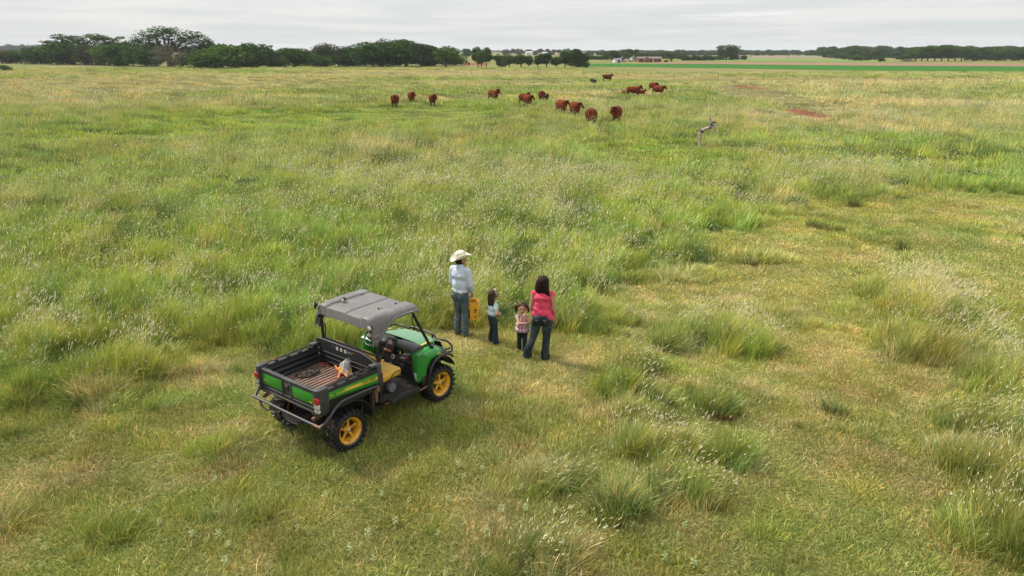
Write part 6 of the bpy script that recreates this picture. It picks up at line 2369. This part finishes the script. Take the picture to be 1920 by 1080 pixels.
def build_toddler():
    pos = gp(979, 658)
    root = empty('person', pos, math.radians(172), 'toddler girl with pigtails and a pink, white and navy striped top, facing the camera', 'person')
    root.scale = (1.06, 1.06, 1.06)
    B = []
    hips = {-1: (-.050, 0, .42), 1: (.050, 0, .42)}
    knee = {-1: (-.052, .02, .24), 1: (.052, .015, .24)}
    ank = {-1: (-.055, 0, .05), 1: (.055, 0, .05)}
    for s in (-1, 1):
        B += [('c', hips[s], .052, knee[s], .036), ('c', knee[s], .035, ank[s], .027), ('c', (ank[s][0], -.015, .032), .026, (ank[s][0] + .01 * s, .075, .025), .022)]
    B += [('e', (0, .01, .50), (.092, .080, .10), (0, 0, 0)), ('e', (0, 0, .62), (.082, .066, .11), (0, 0, 0)), ('c', (-.068, 0, .695), .032, (.068, 0, .695), .032), ('c', (0, 0, .70), .030, (0, .008, .77), .028)]
    hc = (0, .015, .875)
    hy = math.radians(4)
    hp, f = head_parts(hc, .100, hy, True)
    B += hp
    # her right arm crosses towards the woman's hand; her left hand is at her mouth
    sh, el, wr = (.095, 0, .69), (.045, .125, .60), (-.12, .135, .625)
    B += [('c', sh, .030, el, .026), ('c', el, .026, wr, .018)]
    hand(B, wr, (-1, -.1, .15), (0, -1, 0), .58, 1, .9)
    sh, el, wr = (-.095, 0, .69), (-.135, .085, .625), (-.060, .155, .745)
    B += [('c', sh, .030, el, .026), ('c', el, .026, wr, .018)]
    hand(B, wr, (.35, -.2, 1), (0, -1, 0), .58, -1, .8)
    link_mesh('body', fuse('body', B, .005, 3), M_SKIN, root)
    P = [('c', (-.070, 0, .69), .042, (.070, 0, .69), .042), ('e', (0, .0, .63), (.100, .082, .085), (0, 0, 0)), ('e', (0, .005, .54), (.122, .100, .09), (0, 0, 0)), ('c', (-.09, .01, .455), .050, (.09, .01, .455), .050), ('c', (-.115, .0, .43), .030, (.115, .0, .43), .030), ('c', (-.06, .06, .44), .045, (.06, .06, .44), .045), ('c', (-.06, -.05, .44), .045, (.06, -.05, .44), .045),
         ('c', (-.105, 0, .685), .030, (-.085, 0, .70), .034), ('c', (.105, 0, .685), .030, (.085, 0, .70), .034)]
    link_mesh('top', fuse('top', P, .006, 3), M_STRIPED, root)
    P = [('e', (0, 0, .42), (.098, .085, .08), (0, 0, 0))]
    for s in (-1, 1):
        P += [('c', (hips[s][0], 0, .40), .060, (knee[s][0], knee[s][1], .24), .046), ('c', (knee[s][0], knee[s][1], .24), .046, (ank[s][0], 0, .06), .043)]
    link_mesh('jeans', fuse('jeans', P, .007, 3), M_JEAN_DARK, root)
    for s in (-1, 1):
        link_mesh('shoe', fuse('shoe', [('c', (ank[s][0], -.015, .028), .028, (ank[s][0] + .01 * s, .085, .023), .024)], .008, 2), M_SHOE, root)
    P = [('e', f(0, -.15, .27), (.089, .097, .090), (0, 0, 0)), ('e', f(0, -.5, -.25), (.075, .055, .08), (0, 0, 0)), ('c', f(-.42, .50, .66), .022, f(.42, .50, .66), .022)]
    for s in (-1, 1):
        for q in range(4):
            b0, b1, b2 = f(.80 * s, -.25, .45), f((1.12 + .03 * q) * s, -.30 + .10 * q, .25), f((1.06 + .07 * q) * s, -.20 + .08 * q, -1.05 + .15 * q)
            P += [('c', b0, .018, b1, .026), ('c', b1, .026, b2, .011)]
    link_mesh('hair', fuse('hair', P, .0055, 2), M_HAIR_BR, root)
    for s in (-1, 1):
        m = MB(); m.sphere(f(.33 * s, .83, -.02), (.013, .006, .007), rot=(0, 0, hy)); m.build('eye', M_EYE, root)
        m = MB(); m.tube([f(.18 * s, .86, .18), f(.34 * s, .85, .22), f(.50 * s, .76, .15)], .004, 5); m.build('eyebrow', M_HAIR_BR, root)
    m = MB(); m.sphere(f(.0, .90, -.66), (.020, .010, .015), rot=(0, 0, hy)); m.build('mouth', M_LIP, root)


# ================================================================== CATTLE
def cow_mesh(name, head_yaw=0.0, head_h=1.12, step=0.0, fat=1.0, calf=False, dark=0):
    k = 1.0
    P = [('e', (0, -.05, .93), (.47 * fat, .84, .46), (0, 0, 0)), ('e', (0, .0, .80), (.44 * fat, .66, .38), (0, 0, 0)), ('e', (0, .50, .88), (.37 * fat, .38, .46), (0, 0, 0)), ('e', (0, -.66, 1.00), (.35, .34, .36), (0, 0, 0)), ('c', (0, .42, 1.24), .14, (0, -.72, 1.22), .14),
         ('e', (0, .72, .72), (.20, .20, .30), (0, 0, 0))]
    ny, nx = .70, 0
    hb = Vector((-math.sin(head_yaw) * .40, ny + .26 * math.cos(head_yaw), head_h + .08))
    P += [('c', (0, .50, 1.02), .33, (hb.x * .55, ny + .10, (1.06 + head_h) / 2), .25), ('c', (hb.x * .5, ny + .08, (1.06 + head_h) / 2), .25, tuple(hb), .155)]
    fd = Vector((-math.sin(head_yaw * 1.1), math.cos(head_yaw * 1.1), 0))
    rt = Vector((fd.y, -fd.x, 0))
    poll = hb + Vector((0, 0, .04)) + fd * .05
    muz = poll + fd * .25 + Vector((0, 0, -.38))
    P += [('c', tuple(poll), .128, tuple(poll.lerp(muz, .5)), .118), ('c', tuple(poll.lerp(muz, .5)), .112, tuple(muz), .088)]
    for s in (-1, 1):
        e0 = poll + rt * .10 * s + Vector((0, 0, .0))
        e1 = poll + rt * .29 * s + Vector((0, 0, .06)) - fd * .03
        P += [('c', tuple(e0), .035, tuple(e0.lerp(e1, .6)), .048), ('c', tuple(e0.lerp(e1, .6)), .048, tuple(e1), .02)]
        st = step * s
        P += [('c', (.20 * s, .52, .85), .17, (.20 * s, .55 + st * .6, .42), .090), ('c', (.20 * s, .55 + st * .6, .42), .085, (.19 * s, .54 + st, .10), .058), ('c', (.19 * s, .55 + st, .07), .055, (.19 * s, .58 + st, .035), .06)]
        P += [('c', (.22 * s, -.66, .98), .22, (.23 * s, -.52 - st * .4, .66), .14), ('c', (.23 * s, -.52 - st * .4, .66), .13, (.21 * s, -.84 - st * .7, .46), .068), ('c', (.21 * s, -.84 - st * .7, .46), .064, (.21 * s, -.80 - st, .10), .046), ('c', (.21 * s, -.79 - st, .07), .054, (.21 * s, -.76 - st, .035), .058)]
    P += [('c', (0, -1.0, 1.22), .045, (.02, -1.08, .95), .025), ('c', (.02, -1.08, .95), .022, (.0, -1.07, .60), .02), ('c', (.0, -1.07, .60), .035, (0, -1.07, .42), .02)]
    me = fuse(name, P, .022, 3)
    c = mesh_co(me)
    n = len(c)
    f = np.zeros(n)                                  # 1 = dark points (legs, ears, muzzle, tail switch)
    f = np.maximum(f, sstep(-c[:, 2], -.60, -.36) * .80)
    f = np.maximum(f, ((c[:, 1] < -1.03) & (c[:, 2] < .66)) * 1.0)
    pe = np.array(poll)
    lat = (c - pe) @ np.array(rt)
    f = np.maximum(f, (np.abs(lat) > .13) * (np.linalg.norm(c - pe, axis=1) < .34) * (np.abs(c[:, 2] - poll.z) < .14) * .95)
    f = np.maximum(f, (np.linalg.norm(c - np.array(muz), axis=1) < .07) * .4)
    set_col(me, np.stack([f, f, f, np.ones(n)], 1))
    return me


def cow_mat(name, c, cd):
    t = NT(name)
    av = t.n('ShaderNodeAttribute')
    av.attribute_name = 'col'
    oi = t.n('ShaderNodeObjectInfo')
    oc = t.obj()
    b = t.mix(t.ramp(t.noise(3, 4, .6, oc), .35, .7), c, tuple(x * 1.35 for x in c))
    b = t.mix(t.ramp(oi.outputs['Random'], 0, 1, 0, 1, 'LINEAR'), t.mix(1, b, (.78, .74, .74), 'MULTIPLY'), t.mix(1, b, (1.18, 1.12, 1.1), 'MULTIPLY'))
    b = t.mix(av.outputs['Color'], b, cd)
    t.bsdf(b, .85, 0, .08, t.noise(30, 4, .6, oc), .4, .02)
    return t.m


def build_cattle():
    mr = cow_mat('red_hide', (.118, .025, .008), (.014, .007, .006))
    mk = cow_mat('black_hide', (.022, .016, .014), (.012, .010, .010))
    kinds = {'front': cow_mesh('hide', 0, 1.10, .10, 1.02), 'left': cow_mesh('hide', .75, 1.16, .16), 'right': cow_mesh('hide', -.75, 1.16, -.14), 'up': cow_mesh('hide', .25, 1.34, .12, .96), 'graze': cow_mesh('hide', .2, .62, .18)}
    for me in kinds.values(): me.materials.append(mr)
    blacks = {}
    for k_ in ('front', 'right'):
        m2 = kinds[k_].copy(); m2.materials.clear(); m2.materials.append(mk); blacks[k_] = m2
    # px, base y (feet, hidden by grass), heading (0 = walking away, 180 = towards us), kind, scale, label
    herd = [
        (741, 201, 180, 'front', 1.0, 'red cow facing the camera, leftmost of the herd', 'cow', 0),
        (771.5, 193, 190, 'left', .98, 'red cow second from the left of the herd, head turned', 'cow', 0),
        (811.5, 199, 186, 'left', .98, 'red cow third from the left, standing on the bright grass', 'cow', 0),
        (926, 190, 212, 'up', 1.0, 'red cow alone left of the herd middle, dark legs, head up to the right', 'cow', 0),
        (983, 197.5, 206, 'up', .98, 'red cow half hidden behind another, its tail showing left', 'cow', 0),
        (989.5, 201, 193, 'left', 1.0, 'red cow in front of the half hidden one, ears out', 'cow', 0),
        (1015.5, 191.5, 176, 'front', 1.0, 'red cow with a black calf at its side', 'cow', 0),
        (1052.5, 214, 195, 'left', 1.02, 'red cow left of the close pair, head turned to the right', 'cow', 0),
        (1078, 219, 189, 'left', 1.02, 'red cow right of the close pair, pale muzzle', 'cow', 0),
        (1108, 238, 180, 'front', 1.10, 'nearest red cow, standing in tall grass, facing the camera', 'cow', 0),
        (1155.5, 231, 172, 'right', 1.08, 'broad red cow right of the nearest one, facing the camera', 'cow', 0),
        (1138.5, 152.5, 272, 'up', 1.0, 'distant red cow standing side-on on the bright green strip', 'cow', 0),
        (1187.5, 181, 248, 'up', .98, 'red cow side-on between two calves', 'cow', 0),
        (1224, 171, 194, 'left', .98, 'darker red cow standing behind the rightmost cow', 'cow', 0),
        (1234, 179, 214, 'left', 1.0, 'rightmost red cow, turned to the right', 'cow', 0),
        (1024.8, 190.5, 178, 'front', .70, 'black calf beside a red cow', 'calf', 1),
        (1171, 181.5, 215, 'up', .62, 'dark red calf left of the side-on cow', 'calf', 0),
        (1202.5, 179.5, 230, 'up', .60, 'red calf right of the side-on cow, head raised', 'calf', 0),
        (1109.3, 156, 190, 'front', .60, 'distant dark calf, left of the far pair', 'calf', 1),
        (1114.8, 157.8, 200, 'right', .62, 'distant black calf, right of the far pair', 'calf', 1)]
    for (px, by, hd, kd, sc, lab, cat, blk) in herd:
        sc *= .95
        me = (blacks.get(kd) or blacks['front']) if blk else kinds[kd]
        o = bpy.data.objects.new('cow' if cat == 'cow' else 'calf', me)
        C.objects.link(o)
        o.location = gp(px, by)
        o.rotation_euler = (0, 0, math.radians(hd))
        o.scale = (sc, sc, sc)
        KEEP_OUT.append((o.location.x, o.location.y - .6, 1.5))
        tag(o, lab, cat, 'red cattle grazing across the pasture' if cat == 'cow' else 'calves among the cattle')


# ================================================================== SMALLER THINGS OF THE PASTURE
def on_plane(px, py, Y):
    fw = Vector((0, math.cos(PITCH), -math.sin(PITCH)))
    up = Vector((0, math.sin(PITCH), math.cos(PITCH)))
    d = fw * F_PX + Vector((1, 0, 0)) * (px - 960) + up * (540 - py)
    t = Y / d.y
    return Vector((d.x * t, Y, CAM_H + d.z * t))


def build_dead_limb():
    base = gp(1311, 275)
    Y = base.y
    q = lambda x, y, dy=0: on_plane(x, y, Y) + Vector((0, dy, 0)) - base
    root = empty('dead_tree_limb', base, 0, 'bent bleached pinkish dead tree limb standing crooked in the green grass', 'dead limb')
    mw = mat('bleached_wood', (.50, .36, .36), (.20, .12, .11), 5, .48, .62, .85, bscale=18, bstr=.6, bdist=.02, fine=.25)
    md = mat('dark_wood', (.11, .075, .065), (.30, .20, .18), 6, .5, .65, .9, bscale=18, bstr=.6, bdist=.02)
    m = MB()
    m.tube([q(1311, 277), q(1311.5, 268), q(1312.3, 258), q(1313.2, 249, .05), q(1316.5, 245.5, .1), q(1322, 242.5, .1), q(1328, 239.5, .05), q(1333, 236.5), q(1337, 233, -.05)], [.07, .065, .075, .10, .095, .07, .075, .085, .06], 10, smooth=4)
    m.build('trunk', mw, root)
    m = MB()
    m.sphere(q(1314.2, 246.5, .05), (.13, .11, .12)); m.sphere(q(1317, 246.5, .05), (.09, .09, .12)); m.sphere(q(1331.8, 238.6, 0), (.11, .1, .11))
    m.build('knot', md, root)
    m = MB()
    m.tube([q(1331, 238), q(1331.2, 232), q(1331.6, 224), q(1331.7, 218.5)], [.06, .05, .045, .03], 8, smooth=3)
    m.build('branch', mat('grey_wood', (.36, .35, .37), (.10, .09, .09), 4, .5, .62, .85), root)
    m = MB()
    m.tube([q(1337, 233), q(1339, 234, -.1), q(1337.5, 241, -.1), q(1336.8, 247, -.1)], [.06, .055, .05, .03], 8, smooth=3)
    m.build('branch', mw, root)
    m = MB()
    m.tube([q(1333, 237), q(1335, 232), q(1338, 229.3), q(1341, 229.8), q(1343.5, 229.5)], [.07, .08, .07, .04, .02], 8, smooth=3)
    m.sphere(q(1334.5, 234.5), (.12, .1, .12)); m.sphere(q(1337.5, 229.3), (.09, .08, .07))
    m.build('branch', md, root)


def build_fence(pts, spacing_px, label, seed):
    """wire fence whose line the photo shows at pixels pts"""
    r = random.Random(seed)
    W = [gp(*p) for p in pts]
    n = int((pts[-1][0] - pts[0][0]) / spacing_px)
    posts = []
    for k in range(n + 1):
        x = pts[0][0] + k * spacing_px
        for i in range(len(pts) - 1):
            if pts[i][0] <= x <= pts[i + 1][0] + .01:
                f = (x - pts[i][0]) / (pts[i + 1][0] - pts[i][0])
                posts.append(gp(x, pts[i][1] + (pts[i + 1][1] - pts[i][1]) * f))
                break
    root = empty('wire_fence', posts[0], 0, label, 'fence')
    mp_ = mat('fence_post_wood', (.15, .12, .095), None, rough=.95)
    tops = []
    for p in posts:
        q = p - posts[0]
        m = MB()
        lx = r.uniform(-.10, .16)
        m.tube([q + Vector((0, 0, -.1)), q + Vector((lx * .5, 0, .7)), q + Vector((lx, 0, 1.25 + r.uniform(-.12, .1)))], .042, 7)
        m.build('post', mp_, root)
        tops.append((q, lx))
    m = MB()
    for h in (.45, .85, 1.2):
        m.tube([q + Vector((lx * h / 1.3, .05, h)) for q, lx in tops], .008, 4)
    m.build('wire', mat('fence_wire', (.20, .17, .15), None, rough=.6, metal=.6), root)


def build_house():
    mb_ = mat('brick', (.24, .085, .05), (.30, .115, .07), 1.2, rough=.9)
    mr_ = mat('roof_shingles', (.115, .085, .075), (.15, .115, .10), 1.0, rough=.95)
    mw_ = mat('white_siding', (.58, .57, .55), None, rough=.7)
    mg_ = mat('dark_window', (.03, .035, .04), None, rough=.2)
    # brick ranch house: long body and a gabled wing towards us
    p = gp(1219, 116.8)
    s = 1 / px_per_m(p.x, p.y)
    root = empty('brick_house', p, 0, 'low orange brick house with brown roof standing among the farmstead trees', 'house')
    W = 43 * s
    h = 1.85
    m = MB()
    m.box((0, 4.5, h / 2), (W, 7.5, h), bev=.02)
    m.box((-W * .18, -.6, h / 2), (W * .25, 4.0, h), bev=.02)
    gx0, gx1 = -W * .305, -W * .055
    m.prism([(gx0, h), (gx1, h), ((gx0 + gx1) / 2, h + .75)], Matrix(((1, 0, 0, 0), (0, 0, -1, -2.45), (0, 1, 0, 0), (0, 0, 0, 1))), .15)
    m.build('wall', mb_, root)
    m = MB()
    m.prism([(-.4, h - .05), (8.6, h - .05), (4.5, h + .95)], Matrix(((0, 0, 1, -W / 2 - .4), (1, 0, 0, .35), (0, 1, 0, 0), (0, 0, 0, 1))), W + .8)
    m.prism([(gx0 - .35, h - .02), (gx1 + .35, h - .02), ((gx0 + gx1) / 2, h + .88)], Matrix(((1, 0, 0, 0), (0, 0, 1, -2.25), (0, 1, 0, 0), (0, 0, 0, 1))), 6.0)
    m.build('roof', mr_, root)
    for x in (-W * .42, W * .06, W * .22, W * .38):
        m = MB(); m.box((x, .72, 1.1), (1.2, .06, .7), bev=.01); m.build('window', mg_, root)
    m = MB(); m.box((-W * .18, -2.63, 1.1), (1.3, .06, .7), bev=.01); m.build('window', mg_, root)
    m = MB(); m.box((W * .14, .72, .85), (.9, .06, 1.65), bev=.01); m.build('door', mw_, root)
    # white shed
    p = gp(1159.5, 117.6)
    root = empty('white_shed', p, .15, 'small white metal shed with grey roof left of the brick house', 'shed')
    w, d, hh = 12 * s, 5.0, 1.55
    m = MB(); m.box((0, 2.5, hh / 2), (w, d, hh), bev=.02); m.build('wall', mw_, root)
    m = MB(); m.prism([(-.3, hh), (d + .3, hh), (d / 2, hh + .5)], Matrix(((0, 0, 1, -w / 2 - .2), (1, 0, 0, 0), (0, 1, 0, 0), (0, 0, 0, 1))), w + .4); m.build('roof', mat('grey_roof', (.16, .16, .18), None), root)
    m = MB(); m.box((.3, -.04, .7), (1.2, .05, 1.35), bev=.01); m.build('door', mg_, root)
    p = gp(1168, 115.6)
    root = empty('red_barn', p, 0, 'small dark red barn right behind the white shed', 'barn')
    m = MB(); m.box((0, 2, 1.0), (2.2, 4, 2.0), bev=.02); m.build('wall', mat('barn_red', (.13, .035, .04), None), root)
    m = MB(); m.prism([(-1.3, 2.0), (1.3, 2.0), (0, 2.6)], Matrix(((1, 0, 0, 0), (0, 0, 1, -.2), (0, 1, 0, 0), (0, 0, 0, 1))), 4.4); m.build('roof', mr_, root)
    p = gp(1197, 116)
    root = empty('brown_shed', p, 0, 'low dark brown shed at the left corner of the brick house', 'shed')
    m = MB(); m.box((0, 2, .9), (2.6, 4, 1.8), bev=.02); m.build('wall', mat('brown_boards', (.09, .035, .03), None), root)
    m = MB(); m.prism([(-1.5, 1.8), (1.5, 1.8), (0, 2.3)], Matrix(((1, 0, 0, 0), (0, 0, 1, -.2), (0, 1, 0, 0), (0, 0, 0, 1))), 4.4); m.build('roof', mr_, root)

    def car(px, by, label, mt, rz, name='parked_car'):
        root = empty(name, gp(px, by), rz, label, 'car')
        m = MB()
        m.prism([(-2.2, .45), (-2.15, .95), (-1.3, 1.0), (-.8, 1.5), (.7, 1.5), (1.2, 1.02), (2.1, .92), (2.2, .45)], Matrix(((1, 0, 0, 0), (0, 0, 1, -.85), (0, 1, 0, 0), (0, 0, 0, 1))), 1.7, .05)
        m.build('body', mt, root)
        m = MB(); m.prism([(-1.15, 1.05), (-.75, 1.42), (.65, 1.42), (1.0, 1.05)], Matrix(((1, 0, 0, 0), (0, 0, 1, -.87), (0, 1, 0, 0), (0, 0, 0, 1))), 1.74, .01); m.build('window', mg_, root)
        for x in (-1.4, 1.4):
            for y in (-.86, .70):
                m = MB(); m.tube([(x, y, .34), (x, y + .16, .34)], .34, 14); m.build('wheel', M_TYRE, root)
    car(1176.5, 115.6, 'small white car parked between the white shed and the brick house', mw_, .1)
    car(1187, 114.6, 'pale grey car parked left of the brown shed', mat('grey_car_paint', (.35, .36, .38), None, rough=.3), .4)

    def block(px, by, w, hh, label, mt, name='farm_building'):
        root = empty(name, gp(px, by), .2, label, 'farm building')
        m = MB(); m.box((0, 3, hh / 2), (w, 6, hh), bev=.02); m.build('wall', mt, root)
        m = MB(); m.prism([(-.3, hh), (6.3, hh), (3, hh + hh * .4)], Matrix(((0, 0, 1, -w / 2 - .2), (1, 0, 0, 0), (0, 1, 0, 0), (0, 0, 0, 1))), w + .4); m.build('roof', mat('pale_roof', (.42, .42, .42), None), root)
    block(993, 103.7, 9, 3.6, 'white farm building showing through the shelter belt trees', mw_)
    block(64, 99.6, 12, 3.4, 'white farm building far behind the left end of the hedgerow', mw_)
    block(1565, 107.6, 7, 2.6, 'small pale building at the left end of the right wood', mw_)
    block(1022, 104, 6, 3.0, 'tiny pale building behind the shelter belt, right of the white one', mw_)
    for i, (px, by, tp) in enumerate([(1407, 109.6, 102.2), (1477.5, 109.6, 102.2), (934.5, 105.5, 96.5), (531.8, 101, 92.5)]):
        b = gp(px, by)
        ang = PITCH + math.atan((tp - 540) / F_PX)
        hh = CAM_H - b.y * math.tan(ang)
        root = empty('utility_pole', b, .3, ['utility pole in the pale field, left of two', 'utility pole in the pale field, right of two', 'utility pole left of the shelter belt trees', 'utility pole in the first gap of the hedgerow'][i], 'pole', 'utility poles')
        m = MB(); m.tube([(0, 0, 0), (0, 0, hh)], [.16, .11], 8); m.build('mast', M_BARK, root)
        m = MB(); m.box((0, 0, hh - .6), (2.2, .12, .12), bev=.01); m.build('crossarm', M_BARK, root)
    # brush pile
    r = random.Random(9)
    m = MB()
    for k in range(70):
        a = r.uniform(0, 6.28)
        c_ = Vector((r.gauss(0, 1.8), r.gauss(0, 1.2), 0))
        L = r.uniform(1.2, 2.6)
        hgt = max(.1, 1.5 - abs(c_.x) * .4)
        m.tube([c_ + Vector((math.cos(a) * L / 2, math.sin(a) * L / 2, r.uniform(0, hgt))), c_ - Vector((math.cos(a) * L / 2, math.sin(a) * L / 2, -r.uniform(0, hgt)))], .10, 5)
    o = m.build('brush_pile', mat('grey_brush', (.13, .115, .10), None, rough=.95), None, gp(1701, 115.6))
    tag(o, 'grey pile of cut brush in front of the tall grove on the right', 'brush pile')


def build_weeds():
    """pale star-shaped weeds in the short foreground turf"""
    mw = mat('weed_leaf', (.20, .25, .09), (.27, .31, .13), 20, rough=.7)
    r = random.Random(12)
    V, F = [], []
    for k in range(11):
        a = k * 2.399
        L, w = r.uniform(.055, .085), r.uniform(.011, .016)
        up = r.uniform(.15, .55) + (.5 if k > 7 else 0)
        z0 = .075 + .012 * k
        d, s = Vector((math.cos(a), math.sin(a), 0)), Vector((-math.sin(a), math.cos(a), 0))
        b = len(V)
        p0, p1, p2 = Vector((0, 0, z0)), d * L * .55 + Vector((0, 0, z0 + L * up * .6)), d * L + Vector((0, 0, z0 + L * up * .4))
        V += [p0 - s * w * .3, p0 + s * w * .3, p1 - s * w, p1 + s * w, p2]
        F += [(b, b + 1, b + 3, b + 2), (b + 2, b + 3, b + 4)]
    b = len(V)
    V += [Vector((-.003, 0, 0)), Vector((.003, 0, 0)), Vector((0, 0, .19)), Vector((0, -.003, 0)), Vector((0, .003, 0))]
    F += [(b, b + 1, b + 2), (b + 3, b + 4, b + 2)]
    me = bpy.data.meshes.new('weed')
    me.from_pydata([tuple(v) for v in V], [], F)
    me.materials.append(mw)
    spots = [(658, 860), (672, 872), (700, 1058), (640, 890), (770, 868), (792, 820), (716, 935), (985, 965), (1030, 957), (1040, 968), (1060, 986), (1093, 974), (940, 970), (912, 1010), (975, 930), (1188, 994), (1188, 960), (1240, 1028), (1246, 1056),
             (1280, 994), (1272, 1012), (1300, 1068), (905, 1052), (1070, 1038), (1022, 1048), (862, 878), (905, 885), (870, 905), (838, 945), (745, 990), (610, 940), (560, 1000), (410, 1012), (430, 1030), (425, 1062), (362, 1010), (406, 905), (380, 870), (372, 858), (126, 908), (262, 975), (300, 990),
             (82, 1036), (20, 962), (1018, 822), (1010, 845), (1032, 800), (1085, 1010), (1135, 1000), (690, 1010), (660, 1040), (820, 1010), (1560, 770), (1700, 790)]
    for (px, py) in spots:
        o = bpy.data.objects.new('leafy_weed', me)
        C.objects.link(o)
        o.location = gp(px, py)
        s = r.uniform(.45, .85)
        o.scale = (s, s, s)
        o.rotation_euler = (r.uniform(-.15, .15), r.uniform(-.15, .15), r.uniform(0, 6.28))
        tag(o, 'small pale star-leaved weed standing up out of the short foreground turf', 'weed', 'pale star-leaved weeds in the foreground turf')


def build_tussocks():
    t = NT('tussock_blades')
    av = t.n('ShaderNodeAttribute')
    av.attribute_name = 'col'
    sp = t.n('ShaderNodeSeparateXYZ')
    t.l(t.obj(), sp.inputs[0])
    c = t.mix(1.0, (.150, .185, .062), av.outputs['Color'], 'MULTIPLY')
    c = t.mix(t.ramp(sp.outputs[2], .02, .20), (.20, .085, .05), c)          # this kind is russet at the stem base
    di = t.n('ShaderNodeBsdfDiffuse'); t.l(c, di.inputs[0])
    tr = t.n('ShaderNodeBsdfTranslucent'); t.l(c, tr.inputs[0])
    mx = t.n('ShaderNodeMixShader'); mx.inputs[0].default_value = .25
    t.l(di.outputs[0], mx.inputs[1]); t.l(tr.outputs[0], mx.inputs[2]); t.l(mx.outputs[0], t.out.inputs[0])
    kinds = []
    for v in range(3):
        me = grass_mesh('tussock', 'tall', 1.25, 900 + v)
        me.materials.clear()
        me.materials.append(t.m)
        kinds.append(me)
    for i, (px, py, w, h, lab) in enumerate([
            (1595, 386, 1.5, .95, 'dark round grass tussock beyond the pale seedy clump, upper right'), (1534, 428, 1.8, .85, 'dark green tussock standing alone left of the worn path, upper right'),
            (1693, 470, 1.0, .95, 'small dark tussock alone in the worn turf, right of the path'), (1578, 434, 1.0, .5, 'low tussock just right of the lone dark green one'), (1190, 503, 1.8, .9, 'broad tussock at the edge of tall grass beyond the woman'),
            (1347, 784, 1.2, .85, 'russet-based tussock alone in short turf, right of the middle foreground'), (1554, 776, 1.0, .55, 'small tussock alone in yellow turf, right foreground'), (1155, 962, 1.4, 1.0, 'russet-based tussock in the lower middle of the photo'),
            (1195, 705, 1.4, 1.0, 'tussock with pale heads to the lower right of the woman'), (1245, 655, 1.0, .8, 'dark tussock right of the woman, before the light grass patch'), (1412, 494, 1.6, .6, 'low wide tussock on the worn path')]):
        o = bpy.data.objects.new('grass_tussock', kinds[i % 3])
        C.objects.link(o)
        o.location = gp(px, py)
        o.scale = (w, w, h)
        o.rotation_euler = (0, 0, i * 1.3)
        tag(o, lab, 'tussock', 'lone grass tussocks in the grazed turf')


build_tussocks()
build_man()
build_woman()
build_girl()
build_toddler()
build_cattle()
build_dead_limb()
KEEP_OUT.append((gp(1311, 275).x + .3, gp(1311, 275).y - 1.2, 1.9))
build_fence([(842, 138.4), (1010, 140.2), (1194, 144), (1290, 148.6), (1402, 151), (1443, 152.2), (1527, 153.6), (1612, 156), (1699, 157.4), (1789, 160.4), (1891, 163), (2010, 166)], 42.0, 'long thin wire fence crossing the far right of the pasture behind the cattle', 3)
build_fence([(152, 130.6), (222, 131.2), (300, 132)], 22.5, 'short stretch of wire fence with leaning posts before the left hedgerow', 4)
build_house()
build_weeds()
for (cx_, cy_, cr_) in [(866, 629, .45), (923, 643, .38), (975, 657, .36), (1000, 672, .5), (1016, 673, .4)]:
    w_ = gp(cx_, cy_)
    KEEP_OUT.append((w_.x, w_.y, cr_))

make_trees()
make_grass()

# ---------------- air: thin even haze round the whole scene
m = MB()
m.box((0, 0, 29), (15000, 15000, 60.0), bev=0)
t = NT('air')
vp = t.n('ShaderNodeVolumePrincipled')
vp.inputs['Color'].default_value = (.86, .90, .94, 1)
vp.inputs['Density'].default_value = .00013
vp.inputs['Anisotropy'].default_value = 0.0
t.l(vp.outputs[0], t.out.inputs['Volume'])
hz = m.build('haze', t.m, smooth=False)
hz['kind'] = 'stuff'
